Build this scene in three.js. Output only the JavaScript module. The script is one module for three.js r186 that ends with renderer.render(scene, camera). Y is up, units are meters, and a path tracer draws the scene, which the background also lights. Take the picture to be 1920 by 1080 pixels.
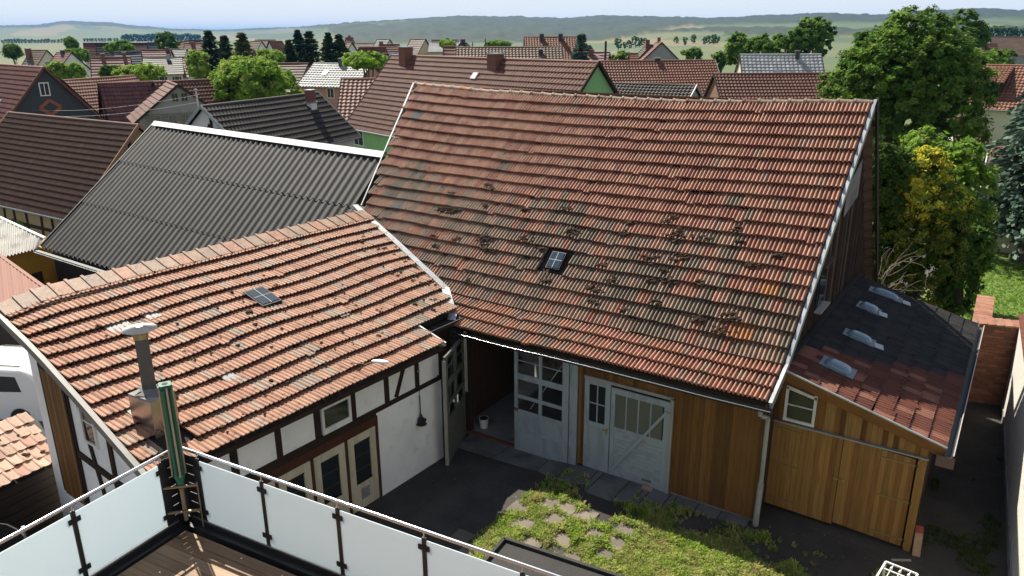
import * as THREE from 'three';
import { mergeVertices, toCreasedNormals } from 'three/addons/utils/BufferGeometryUtils.js';

// ---------------------------------------------------------------- camera, sky, sun, exposure
const scene = new THREE.Scene();
const camera = new THREE.PerspectiveCamera(2 * Math.atan(540 / 1438.78) * 180 / Math.PI, 16 / 9, 0.1, 30000);
const EYE = new THREE.Vector3(8.24, 9.739, 14.22);
const [CR, CU, CF] = (() => {
  const yaw = -0.591, pitch = 0.3194, roll = -0.0052;
  const f = new THREE.Vector3(Math.sin(yaw) * Math.cos(pitch), -Math.sin(pitch), -Math.cos(yaw) * Math.cos(pitch));
  const r0 = new THREE.Vector3(Math.cos(yaw), 0, Math.sin(yaw)), u0 = r0.clone().cross(f);
  const c = Math.cos(roll), s = Math.sin(roll);
  return [r0.clone().multiplyScalar(c).addScaledVector(u0, s), u0.clone().multiplyScalar(c).addScaledVector(r0, -s), f];
})();
camera.position.copy(EYE);
camera.quaternion.setFromRotationMatrix(new THREE.Matrix4().makeBasis(CR, CU, CF.clone().negate()));
camera.updateMatrixWorld(true);

const SUN = new THREE.Vector3(-0.79, 1, -0.34).normalize();
const sun = new THREE.DirectionalLight(new THREE.Color(1, 0.93, 0.8), 5);
sun.position.copy(SUN).multiplyScalar(120);
sun.castShadow = true;
sun.shadow.mapSize.set(4096, 4096);
Object.assign(sun.shadow.camera, { left: -60, right: 60, top: 60, bottom: -60, near: 1, far: 300 });
scene.add(sun, sun.target);

const renderer = new THREE.WebGLRenderer({ antialias: true });
renderer.toneMapping = THREE.LinearToneMapping;
renderer.toneMappingExposure = 1.85;
renderer.shadowMap.enabled = true;
renderer.setSize(1024, 576);

const rng = (s) => () => { s = (s + 0x6d2b79f5) | 0; let t = Math.imul(s ^ (s >>> 15), 1 | s); t = (t + Math.imul(t ^ (t >>> 7), 61 | t)) ^ t; return ((t ^ (t >>> 14)) >>> 0) / 4294967296; };
const mix = (a, b, t) => a + (b - a) * t, clamp = (x, a = 0, b = 1) => Math.min(b, Math.max(a, x));
const smooth = (a, b, x) => { const t = clamp((x - a) / (b - a)); return t * t * (3 - 2 * t); };
const hash = (x, y, s) => { let h = Math.imul(x | 0, 374761393) ^ Math.imul(y | 0, 668265263) ^ Math.imul(s | 0, 1274126177); h = Math.imul(h ^ (h >>> 13), 1274126177); return ((h ^ (h >>> 16)) >>> 0) / 4294967296; };
const vnoise = (x, y, s = 1, px = 0, py = 0) => {                 // value noise, tiling when px, py are given
  const xi = Math.floor(x), yi = Math.floor(y), fx = x - xi, fy = y - yi, w = (n, p) => (p ? ((n % p) + p) % p : n);
  const u = fx * fx * (3 - 2 * fx), v = fy * fy * (3 - 2 * fy);
  const a = hash(w(xi, px), w(yi, py), s), b = hash(w(xi + 1, px), w(yi, py), s), c = hash(w(xi, px), w(yi + 1, py), s), d = hash(w(xi + 1, px), w(yi + 1, py), s);
  return mix(mix(a, b, u), mix(c, d, u), v);
};
const fbm = (x, y, oct = 4, s = 1, px = 0, py = 0) => { let v = 0, a = 0.5, t = 0; for (let i = 0; i < oct; i++) { v += a * vnoise(x, y, s + i, px, py); t += a; x *= 2; y *= 2; px *= 2; py *= 2; a *= 0.5; } return v / t; };

// the sky: pale summer air, brighter towards the sun, a few thin clouds
{
  const w = 1024, h = 512, data = new Float32Array(w * h * 4);
  for (let j = 0; j < h; j++) {
    const el = ((j + 0.5) / h - 0.5) * Math.PI, y = Math.sin(el), c = Math.cos(el);
    for (let i = 0; i < w; i++) {
      const az = ((i + 0.5) / w - 0.5) * 2 * Math.PI, x = Math.cos(az) * c, z = Math.sin(az) * c;
      const e = clamp(y), t = Math.pow(e, 0.72), ang = Math.acos(clamp(x * SUN.x + y * SUN.y + z * SUN.z, -1, 1)) * 180 / Math.PI;
      const glow = 0.1 * Math.exp(-ang / 40) + 0.4 * Math.exp(-ang / 10);
      const k = 1 / Math.max(0.06, y + 0.1);
      const cl = y > 0 ? smooth(0.52, 0.8, fbm(x * k * 1.3 + 7, z * k * 1.3 + 3, 5, 11)) * smooth(0.0, 0.06, y) * 0.55 : 0;
      let r = mix(0.5, 0.028, t), g = mix(0.525, 0.06, t), b = mix(0.54, 0.135, t);
      r += glow; g += glow * 0.97; b += glow * 0.92;
      r = mix(r, 0.52, cl); g = mix(g, 0.54, cl); b = mix(b, 0.55, cl);
      const o = (j * w + i) * 4;
      data[o] = r; data[o + 1] = g; data[o + 2] = b; data[o + 3] = 1;
    }
  }
  const sky = new THREE.DataTexture(data, w, h, THREE.RGBAFormat, THREE.FloatType);
  sky.mapping = THREE.EquirectangularReflectionMapping; sky.magFilter = THREE.LinearFilter; sky.minFilter = THREE.LinearFilter; sky.needsUpdate = true;
  scene.background = sky; scene.environment = sky;
}
scene.fog = new THREE.FogExp2(new THREE.Color(0.12, 0.42, 1.0), 0.000075);

// ---------------------------------------------------------------- helpers
const V = (x, y, z) => new THREE.Vector3(x, y, z);
const ray = (px, py) => CF.clone().addScaledVector(CR, (px - 960) / 1438.78).addScaledVector(CU, -(py - 540) / 1438.78);
const at = (px, py, depth) => EYE.clone().addScaledVector(ray(px, py), depth);                                    // a point at a distance along the view axis
const lvl = (px, py, y) => { const d = ray(px, py); return EYE.clone().addScaledVector(d, (y - EYE.y) / d.y); };  // a point on a level plane
const C = (r, g, b) => new THREE.Color().setRGB(r, g, b);

function tex(n, f, rep = 1, srgb = true, ny = n) {
  const d = new Uint8Array(n * ny * 4);
  for (let j = 0; j < ny; j++) for (let i = 0; i < n; i++) {
    const v = f(i / n, j / ny), a = Array.isArray(v) ? v : [v, v, v], o = (j * n + i) * 4;
    for (let k = 0; k < 3; k++) { const q = clamp(a[k]); d[o + k] = 255 * (srgb ? (q <= 0.0031308 ? q * 12.92 : 1.055 * Math.pow(q, 1 / 2.4) - 0.055) : q); }
    d[o + 3] = 255;
  }
  const t = new THREE.DataTexture(d, n, ny, THREE.RGBAFormat);
  t.wrapS = t.wrapT = THREE.RepeatWrapping; t.magFilter = THREE.LinearFilter; t.minFilter = THREE.LinearMipmapLinearFilter; t.generateMipmaps = true;
  if (srgb) t.colorSpace = THREE.SRGBColorSpace;
  t.repeat.set(rep, rep); t.needsUpdate = true;
  return t;
}
const mottle = (u, v) => 0.62 + 0.5 * fbm(u * 6, v * 6, 5, 3, 6, 6) + 0.12 * (vnoise(u * 64, v * 64, 9, 64, 64) - 0.5);
const grain = (u, v) => { const w = fbm(u * 4, v * 2, 3, 21, 4, 2); return 0.5 + 0.32 * vnoise(u * 40 + w * 3, v * 2, 5, 0, 2) + 0.3 * vnoise(u * 110 + w * 5, v * 3, 6, 0, 3) + 0.18 * w; };
const T = {
  mottle: tex(512, mottle, 0.6), mottleFine: tex(512, mottle, 2.2), mottleWide: tex(512, mottle, 0.13),
  bump: tex(512, (u, v) => fbm(u * 24, v * 24, 5, 31, 24, 24), 1, false),
  tile: tex(512, (u, v) => {                                          // burnt clay: sooty freckles, pale lichen, fine grit
    const a = fbm(u * 5, v * 5, 5, 41, 5, 5), li = smooth(0.63, 0.75, fbm(u * 14, v * 14, 4, 47, 14, 14)), so = smooth(0.58, 0.8, fbm(u * 9, v * 9, 5, 53, 9, 9));
    const b = 0.66 + 0.5 * a + 0.14 * (vnoise(u * 128, v * 128, 3, 128, 128) - 0.5);
    return [mix(mix(b, 0.36, so * 0.75), 0.62, li * 0.35), mix(mix(b, 0.38, so * 0.75), 0.78, li * 0.35), mix(mix(b, 0.38, so * 0.75), 0.8, li * 0.35)];
  }, 1.3),
  grain: tex(512, grain, 1), grainBump: tex(512, (u, v) => grain(u, v) * 0.8, 1, false),
  plaster: tex(512, (u, v) => 0.86 + 0.16 * fbm(u * 5, v * 5, 5, 61, 5, 5) - 0.10 * smooth(0.6, 0.75, fbm(u * 9, v * 9, 5, 63, 9, 9)), 0.5),
  concrete: tex(512, (u, v) => { const b = 0.6 + 0.45 * fbm(u * 7, v * 7, 6, 71, 7, 7), s = smooth(0.56, 0.7, fbm(u * 4, v * 4, 5, 74, 4, 4)); return b * (1 - 0.3 * s); }, 0.35),
  dirt: tex(1024, (u, v) => {
    const b = 0.5 + 0.5 * fbm(u * 10, v * 10, 6, 81, 10, 10), st = smooth(0.8, 0.95, vnoise(u * 150, v * 150, 84, 150, 150)), br = fbm(u * 5, v * 5, 4, 88, 5, 5);
    return [b + st * 0.5 + 0.05 * br, b * (0.97) + st * 0.5, b * (0.9 + 0.1 * br) + st * 0.48];
  }, 0.25),
  wear: tex(512, (u, v) => { const g = grain(u, v), p = smooth(0.55, 0.72, fbm(u * 8, v * 3, 5, 91, 8, 3)); return mix(0.95, 0.55, p * 0.35) * (0.84 + 0.2 * g); }, 0.8),
};
function mat(c, rough = 0.85, o = {}) {
  const m = new (o.transmission !== undefined || o.clearcoat || o.sheen || o.specularIntensity !== undefined ? THREE.MeshPhysicalMaterial : THREE.MeshStandardMaterial)({ color: Array.isArray(c) ? C(...c) : c, roughness: rough, metalness: 0, ...o });
  return m;
}
const used = {};
const numbered = (n) => { used[n] = (used[n] ?? -1) + 1; return used[n] ? `${n}_${String(used[n]).padStart(3, '0')}` : n; };
function thing(name, label, category, pos = [0, 0, 0], turn = 0, group) {
  const o = new THREE.Group(); o.name = numbered(name); scene.add(o); o.position.set(...pos); o.rotation.y = turn;
  o.userData = { label, category }; if (group) o.userData.group = group;
  return o;
}
function part(parent, name, geo, m, kind) {
  const o = new THREE.Mesh(geo.isBufferGeometry ? geo : geo.geo(), m); o.name = name; o.castShadow = o.receiveShadow = true;
  if (kind) o.userData.kind = kind;
  parent.add(o); return o;
}
function single(name, label, category, geo, m, group) { const o = part(scene, numbered(name), geo, m); o.userData = { label, category }; if (group) o.userData.group = group; return o; }
function structure(name, geo, m, kind = 'structure') { const o = part(scene, numbered(name), geo, m); o.userData.kind = kind; return o; }

// collects faces; uv in metres, v along the length of a board
class MB {
  constructor(seed = 1) { this.p = []; this.n = []; this.u = []; this.c = []; this.r = rng(seed); this.col = null; }
  v(a, n, u, w) { this.p.push(a.x, a.y, a.z); this.n.push(n.x, n.y, n.z); this.u.push(u, w); if (this.col) this.c.push(...this.col); }
  quad(a, b, c, d, ou = 0, ov = 0) {
    const n = b.clone().sub(a).cross(d.clone().sub(a)); if (n.lengthSq() < 1e-14) n.copy(c).sub(b).cross(d.clone().sub(b)); n.normalize();
    const ab = a.distanceTo(b), ad = a.distanceTo(d);
    this.v(a, n, ou, ov); this.v(b, n, ou + ab, ov); this.v(c, n, ou + ab, ov + ad);
    this.v(a, n, ou, ov); this.v(c, n, ou + ab, ov + ad); this.v(d, n, ou, ov + ad); return this;
  }
  tri(a, b, c) {
    const n = b.clone().sub(a).cross(c.clone().sub(a)).normalize(), e = b.clone().sub(a), l = e.length() || 1; e.divideScalar(l);
    const ac = c.clone().sub(a), x = ac.dot(e), y = Math.sqrt(Math.max(0, ac.lengthSq() - x * x));
    this.v(a, n, 0, 0); this.v(b, n, l, 0); this.v(c, n, x, y); return this;
  }
  hexa(b, t) {                                                   // b: 4 bottom corners ccw seen from above, t: 4 top corners
    const ou = this.r() * 7, ov = this.r() * 7;
    for (let i = 0; i < 4; i++) this.quad(b[i], b[(i + 1) % 4], t[(i + 1) % 4], t[i], ou + i * 0.37, ov);
    this.quad(t[0], t[1], t[2], t[3], ou, ov); this.quad(b[3], b[2], b[1], b[0], ou, ov); return this;
  }
  box(w, h, d, x, y, z, turn = 0) {                               // centred in x and z, y is its foot
    const c = Math.cos(turn), s = Math.sin(turn), q = (a, e, k) => V(x + a * c + e * s, y + k, z - a * s + e * c), X = w / 2, Z = d / 2;
    return this.hexa([q(-X, Z, 0), q(X, Z, 0), q(X, -Z, 0), q(-X, -Z, 0)], [q(-X, Z, h), q(X, Z, h), q(X, -Z, h), q(-X, -Z, h)]);
  }
  beam(p, q, w, h, up = V(0, 1, 0)) {                             // a bar from p to q, w wide, h thick along up
    const d = q.clone().sub(p).normalize(), s = d.clone().cross(up).normalize(), n = s.clone().cross(d).normalize();
    const k = (o, a, b) => o.clone().addScaledVector(s, a * w / 2).addScaledVector(n, b * h / 2);
    return this.hexa([k(p, -1, -1), k(p, -1, 1), k(p, 1, 1), k(p, 1, -1)], [k(q, -1, -1), k(q, -1, 1), k(q, 1, 1), k(q, 1, -1)]);
  }
  cyl(p, q, r0, r1 = r0, n = 10, caps = true) {
    const d = q.clone().sub(p), L = d.length(); d.normalize();
    const s = (Math.abs(d.y) < 0.9 ? V(0, 1, 0) : V(1, 0, 0)).cross(d).normalize(), t = d.clone().cross(s), e = [];
    for (let i = 0; i <= n; i++) { const a = i / n * Math.PI * 2; e.push(s.clone().multiplyScalar(Math.cos(a)).addScaledVector(t, Math.sin(a))); }
    for (let i = 0; i < n; i++) {
      const a = p.clone().addScaledVector(e[i], r0), b = p.clone().addScaledVector(e[i + 1], r0), c = q.clone().addScaledVector(e[i + 1], r1), f = q.clone().addScaledVector(e[i], r1), u0 = i / n * 6.28 * r0, u1 = (i + 1) / n * 6.28 * r0;
      this.v(a, e[i], u0, 0); this.v(b, e[i + 1], u1, 0); this.v(c, e[i + 1], u1, L); this.v(a, e[i], u0, 0); this.v(c, e[i + 1], u1, L); this.v(f, e[i], u0, L);
      if (caps) { this.tri(q, f, c); this.tri(p, b, a); }
    }
    return this;
  }
  tube(pts, r, n = 8) { for (let i = 0; i + 1 < pts.length; i++) this.cyl(pts[i], pts[i + 1], Array.isArray(r) ? r[i] : r, Array.isArray(r) ? r[i + 1] : r, n, i === 0 || i === pts.length - 2); return this; }
  prism(poly, y0, y1) {                                           // poly: [x, z] ccw seen from above
    const n = poly.length;
    for (let i = 0; i < n; i++) { const a = poly[i], b = poly[(i + 1) % n]; this.quad(V(a[0], y0, a[1]), V(b[0], y0, b[1]), V(b[0], y1, b[1]), V(a[0], y1, a[1])); }
    const f = THREE.ShapeUtils.triangulateShape(poly.map((q) => new THREE.Vector2(q[0], -q[1])), []);
    for (const [a, b, c] of f) { const g = (i, y) => V(poly[i][0], y, poly[i][1]); this.tri(g(a, y1), g(b, y1), g(c, y1)); this.tri(g(c, y0), g(b, y0), g(a, y0)); }
    return this;
  }
  geo() {
    const g = new THREE.BufferGeometry();
    g.setAttribute('position', new THREE.Float32BufferAttribute(this.p, 3)); g.setAttribute('normal', new THREE.Float32BufferAttribute(this.n, 3)); g.setAttribute('uv', new THREE.Float32BufferAttribute(this.u, 2));
    if (this.c.length) g.setAttribute('color', new THREE.Float32BufferAttribute(this.c, 3));
    return g;
  }
}
const mb = (s) => new MB(s);
// ---------------------------------------------------------------- materials
const wood = (c, rough = 0.75, o = {}) => mat(c, rough, { specularIntensity: 0.4, map: T.grain, bumpMap: T.grainBump, bumpScale: 0.003, ...o });
const M = {
  boardBrown: [[0.18, 0.088, 0.026], [0.15, 0.071, 0.021], [0.21, 0.108, 0.034], [0.125, 0.06, 0.02]].map((c) => wood(c, 0.62)),
  boardGarage: [[0.3, 0.165, 0.05], [0.26, 0.14, 0.042], [0.34, 0.19, 0.06], [0.24, 0.115, 0.035]].map((c) => wood(c, 0.66)),
  boardPale: [[0.27, 0.145, 0.042], [0.21, 0.1, 0.027], [0.13, 0.062, 0.02], [0.31, 0.18, 0.06]].map((c) => wood(c, 0.66)),
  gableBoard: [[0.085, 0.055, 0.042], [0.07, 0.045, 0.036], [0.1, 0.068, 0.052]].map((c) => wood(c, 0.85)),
  beam: wood([0.035, 0.022, 0.016], 0.8), beamBrown: wood([0.075, 0.03, 0.018], 0.7), darkWood: wood([0.045, 0.032, 0.024], 0.85),
  white: mat([0.84, 0.84, 0.83], 0.9, { map: T.plaster }), whitePaint: mat([0.74, 0.74, 0.7], 0.55, { map: T.wear }),
  doorBlue: mat([0.29, 0.345, 0.39], 0.6, { map: T.wear, bumpMap: T.grainBump, bumpScale: 0.002 }), doorGrey: mat([0.12, 0.125, 0.1], 0.7, { map: T.wear }),
  cream: mat([0.56, 0.5, 0.37], 0.55, { map: T.wear }),
  glass: mat([0.02, 0.025, 0.028], 0.06, { metalness: 0 }), clear: mat([0.9, 0.93, 0.92], 0.05, { transmission: 1, thickness: 0, ior: 1.5 }),
  zinc: mat([0.55, 0.57, 0.58], 0.38, { metalness: 0.85, map: T.mottle }), zincDull: mat([0.36, 0.38, 0.4], 0.5, { metalness: 0.6, map: T.mottle }), steel: mat([0.66, 0.65, 0.66], 0.22, { metalness: 1 }),
  iron: mat([0.03, 0.031, 0.034], 0.5, { metalness: 0.3 }), black: mat([0.016, 0.016, 0.017], 0.75), felt: mat([0.03, 0.028, 0.027], 0.85, { map: T.mottle, bumpMap: T.bump, bumpScale: 0.004 }),
  brass: mat([0.42, 0.31, 0.1], 0.4, { metalness: 0.7 }), deck: mat([0.03, 0.022, 0.018], 0.95),
  moss: mat([0.045, 0.026, 0.011], 1, { map: T.mottleFine }), mossGreen: mat([0.07, 0.075, 0.022], 1, { map: T.mottleFine }),
  concrete: mat([0.3, 0.295, 0.28], 0.9, { map: T.concrete, bumpMap: T.bump, bumpScale: 0.008 }),
  pipeGrey: mat([0.3, 0.31, 0.29], 0.6, { map: T.wear }),
};
const TILE = { map: T.tile, bumpMap: T.bump, bumpScale: 0.004, specularIntensity: 0.4 };
const clay = { rough: 0.6 };
const tones = [
  [0.35, 0.172, 0.118], [0.315, 0.148, 0.102], [0.375, 0.2, 0.14], [0.29, 0.132, 0.092], [0.36, 0.19, 0.128],                      // 0-4 clean red clay
  [0.28, 0.19, 0.14], [0.25, 0.175, 0.13], [0.215, 0.155, 0.115], [0.3, 0.195, 0.14],                                              // 5-8 weathered
  [0.15, 0.112, 0.08], [0.185, 0.15, 0.108], [0.36, 0.17, 0.072], [0.39, 0.2, 0.145], [0.15, 0.157, 0.161],                        // 9-10 lichen, 11 ochre, 12 pale rose, 13 slate grey
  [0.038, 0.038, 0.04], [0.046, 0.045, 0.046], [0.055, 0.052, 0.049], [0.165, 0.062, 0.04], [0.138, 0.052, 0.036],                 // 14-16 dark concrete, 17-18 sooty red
  [0.5, 0.32, 0.235], [0.42, 0.26, 0.19],                                                                                           // 19-20 bleached pantile
  [0.36, 0.185, 0.12], [0.38, 0.205, 0.138], [0.335, 0.162, 0.105], [0.36, 0.195, 0.126], [0.34, 0.225, 0.165], [0.29, 0.21, 0.16],   // 21-24 workshop clay, 25-26 greyed
];
const toneMat = tones.map((c) => mat(c, clay.rough, TILE)), toneMerged = mat([1, 1, 1], clay.rough, { ...TILE, vertexColors: true });

// ---------------------------------------------------------------- interlocking roof tiles
function tileShape(w, L, prof, lip, seed) {                          // x across, y away from the roof, z down the slope
  const g = mb(), ou = seed * 0.37, ov = seed * 0.61, P = prof.map(([x, h]) => [x * (w - 0.004) + 0.002, h]);
  const tops = [], idx = [], pos = [], uv = [];
  for (const [z, k] of [[-0.02, 0], [L * 0.5, 0.5], [L + 0.012, 1]]) for (const [x, h] of P) { pos.push(x, h + lip * k, z); uv.push(ou + x, ov + z); }
  const n = P.length;
  for (let r = 0; r < 2; r++) for (let i = 0; i + 1 < n; i++) { const a = r * n + i, b = a + 1, c = a + n, d = c + 1; idx.push(a, c, d, a, d, b); }
  let t = new THREE.BufferGeometry();
  t.setAttribute('position', new THREE.Float32BufferAttribute(pos, 3)); t.setAttribute('uv', new THREE.Float32BufferAttribute(uv, 2)); t.setIndex(idx); t.computeVertexNormals();
  t = t.toNonIndexed();
  for (let i = 0; i + 1 < n; i++) { const q = (k, y, z = 0) => V(P[k][0], P[k][1] + y, L + 0.012 - z), e = Math.min(0.022, lip * 0.5); g.quad(q(i, lip - e), q(i + 1, lip - e), q(i + 1, lip), q(i, lip), ou, ov); g.quad(q(i, -0.004, 0.07), q(i + 1, -0.004, 0.07), q(i + 1, lip - e), q(i, lip - e), ou, ov); }   // a nose, undercut beneath
  g.quad(V(P[0][0], -0.01, -0.02), V(P[0][0], lip - 0.01, L), V(P[0][0], P[0][1] + lip, L), V(P[0][0], P[0][1], -0.02));
  const s = g.geo(), out = new THREE.BufferGeometry();
  for (const k of ['position', 'normal', 'uv']) out.setAttribute(k, new THREE.Float32BufferAttribute([...t.attributes[k].array, ...s.attributes[k].array], k === 'uv' ? 2 : 3));
  return out;
}
const RIBS = [[0, 0.004], [0.05, 0.0], [0.09, 0.036], [0.15, 0.054], [0.27, 0.056], [0.35, 0.042], [0.39, 0.0], [0.54, 0.0], [0.58, 0.036], [0.64, 0.054], [0.77, 0.056], [0.85, 0.042], [0.89, 0.0], [1, 0.004]];
const FLAT = [[0, 0.028], [0.06, 0.03], [0.10, 0.008], [0.26, 0.002], [0.42, 0.006], [0.46, 0.028], [0.53, 0.028], [0.57, 0.006], [0.74, 0.002], [0.90, 0.008], [0.94, 0.03], [1, 0.028]];
function cell(P00, P10, P01, w, L, jit, r) {                           // the frame of one tile from three of its corners
  const x = P10.clone().sub(P00), z = P01.clone().sub(P00), sx = x.length() / w, sz = z.length() / L; x.normalize();
  const y = z.clone().cross(x).normalize(), slip = r() < 0.025 ? 0.02 + 0.05 * r() : 0; z.copy(x).cross(y);
  const m = new THREE.Matrix4().makeBasis(x.clone().multiplyScalar(sx), y, z.clone().multiplyScalar(sz));
  m.setPosition(P00.clone().addScaledVector(y, (r() - 0.3) * jit).addScaledVector(z, (r() - 0.5) * jit * 1.6 + slip));
  return m.multiply(new THREE.Matrix4().makeRotationY((r() - 0.5) * (jit * 2.6 + slip))).multiply(new THREE.Matrix4().makeRotationX((r() - 0.5) * jit * 1.5));
}
function layTiles(parent, cells, shapes, nSingle = 296) {
  const base = new THREE.Matrix4().copy(parent.matrixWorld);
  parent.updateMatrixWorld(true); base.copy(parent.matrixWorld);
  const q = V(0, 0, 0);
  for (const c of cells) c.d = q.setFromMatrixPosition(c.m).applyMatrix4(base).distanceTo(EYE) + (c.hidden ? 100 : 0);
  cells.sort((a, b) => a.d - b.d);
  const P = [], N = [], U = [], K = [], nm = new THREE.Matrix3(), v = V(0, 0, 0);
  cells.forEach((c, i) => {
    const g = shapes[i % shapes.length];
    if (i < nSingle) {
      const o = part(parent, 'roof_tile', g, toneMat[c.tone]); c.m.decompose(o.position, o.quaternion, o.scale); return;
    }
    nm.getNormalMatrix(c.m);
    const p = g.attributes.position, n = g.attributes.normal, u = g.attributes.uv, col = tones[c.tone];
    for (let k = 0; k < p.count; k++) {
      v.fromBufferAttribute(p, k).applyMatrix4(c.m); P.push(v.x, v.y, v.z); v.fromBufferAttribute(n, k).applyMatrix3(nm).normalize(); N.push(v.x, v.y, v.z);
      U.push(u.getX(k) + (i % 37) * 0.21, u.getY(k) + (i % 23) * 0.33); K.push(...col);
    }
  });
  if (!P.length) return;
  const g = new THREE.BufferGeometry();
  g.setAttribute('position', new THREE.Float32BufferAttribute(P, 3)); g.setAttribute('normal', new THREE.Float32BufferAttribute(N, 3)); g.setAttribute('uv', new THREE.Float32BufferAttribute(U, 2)); g.setAttribute('color', new THREE.Float32BufferAttribute(K, 3));
  part(parent, 'roof_tiling', g, toneMerged, 'stuff');
}
function clump(g, p, s, r, n = 5) {                                     // a lumpy cushion of moss
  const k = V(0, 0, 0), e = [];
  for (let j = 0; j <= n; j++) { const row = []; for (let i = 0; i <= 7; i++) { const a = (i % 7) / 7 * Math.PI * 2, t = j / n * Math.PI * 0.5, q = s * (0.75 + 0.5 * hash(i % 7, j, (r() * 1e6) | 0)); row.push(V(p.x + Math.cos(a) * Math.cos(t) * q, p.y + Math.sin(t) * q * 0.55, p.z + Math.sin(a) * Math.cos(t) * q)); } e.push(row); }
  for (let j = 0; j < n; j++) for (let i = 0; i < 7; i++) { if (i === 6) { e[j][7] = e[j][0]; e[j + 1][7] = e[j + 1][0]; } g.quad(e[j][i + 1], e[j][i], e[j + 1][i], e[j + 1][i + 1]); }
  return g;
}
// yard level: a little lower in front of the open gate and along the workshop
const yardY = (x, z) => -0.18 * (1 - smooth(-0.6, 1.3, x)) * smooth(-14, -9, x) - 2.0 * (1 - smooth(-27, -9.5, x));
const zValley = (x) => (x < -3.6 ? -2.0 + (x + 8.2) * 0.348 : -0.4 + (x + 3.6) * 0.896);

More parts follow.
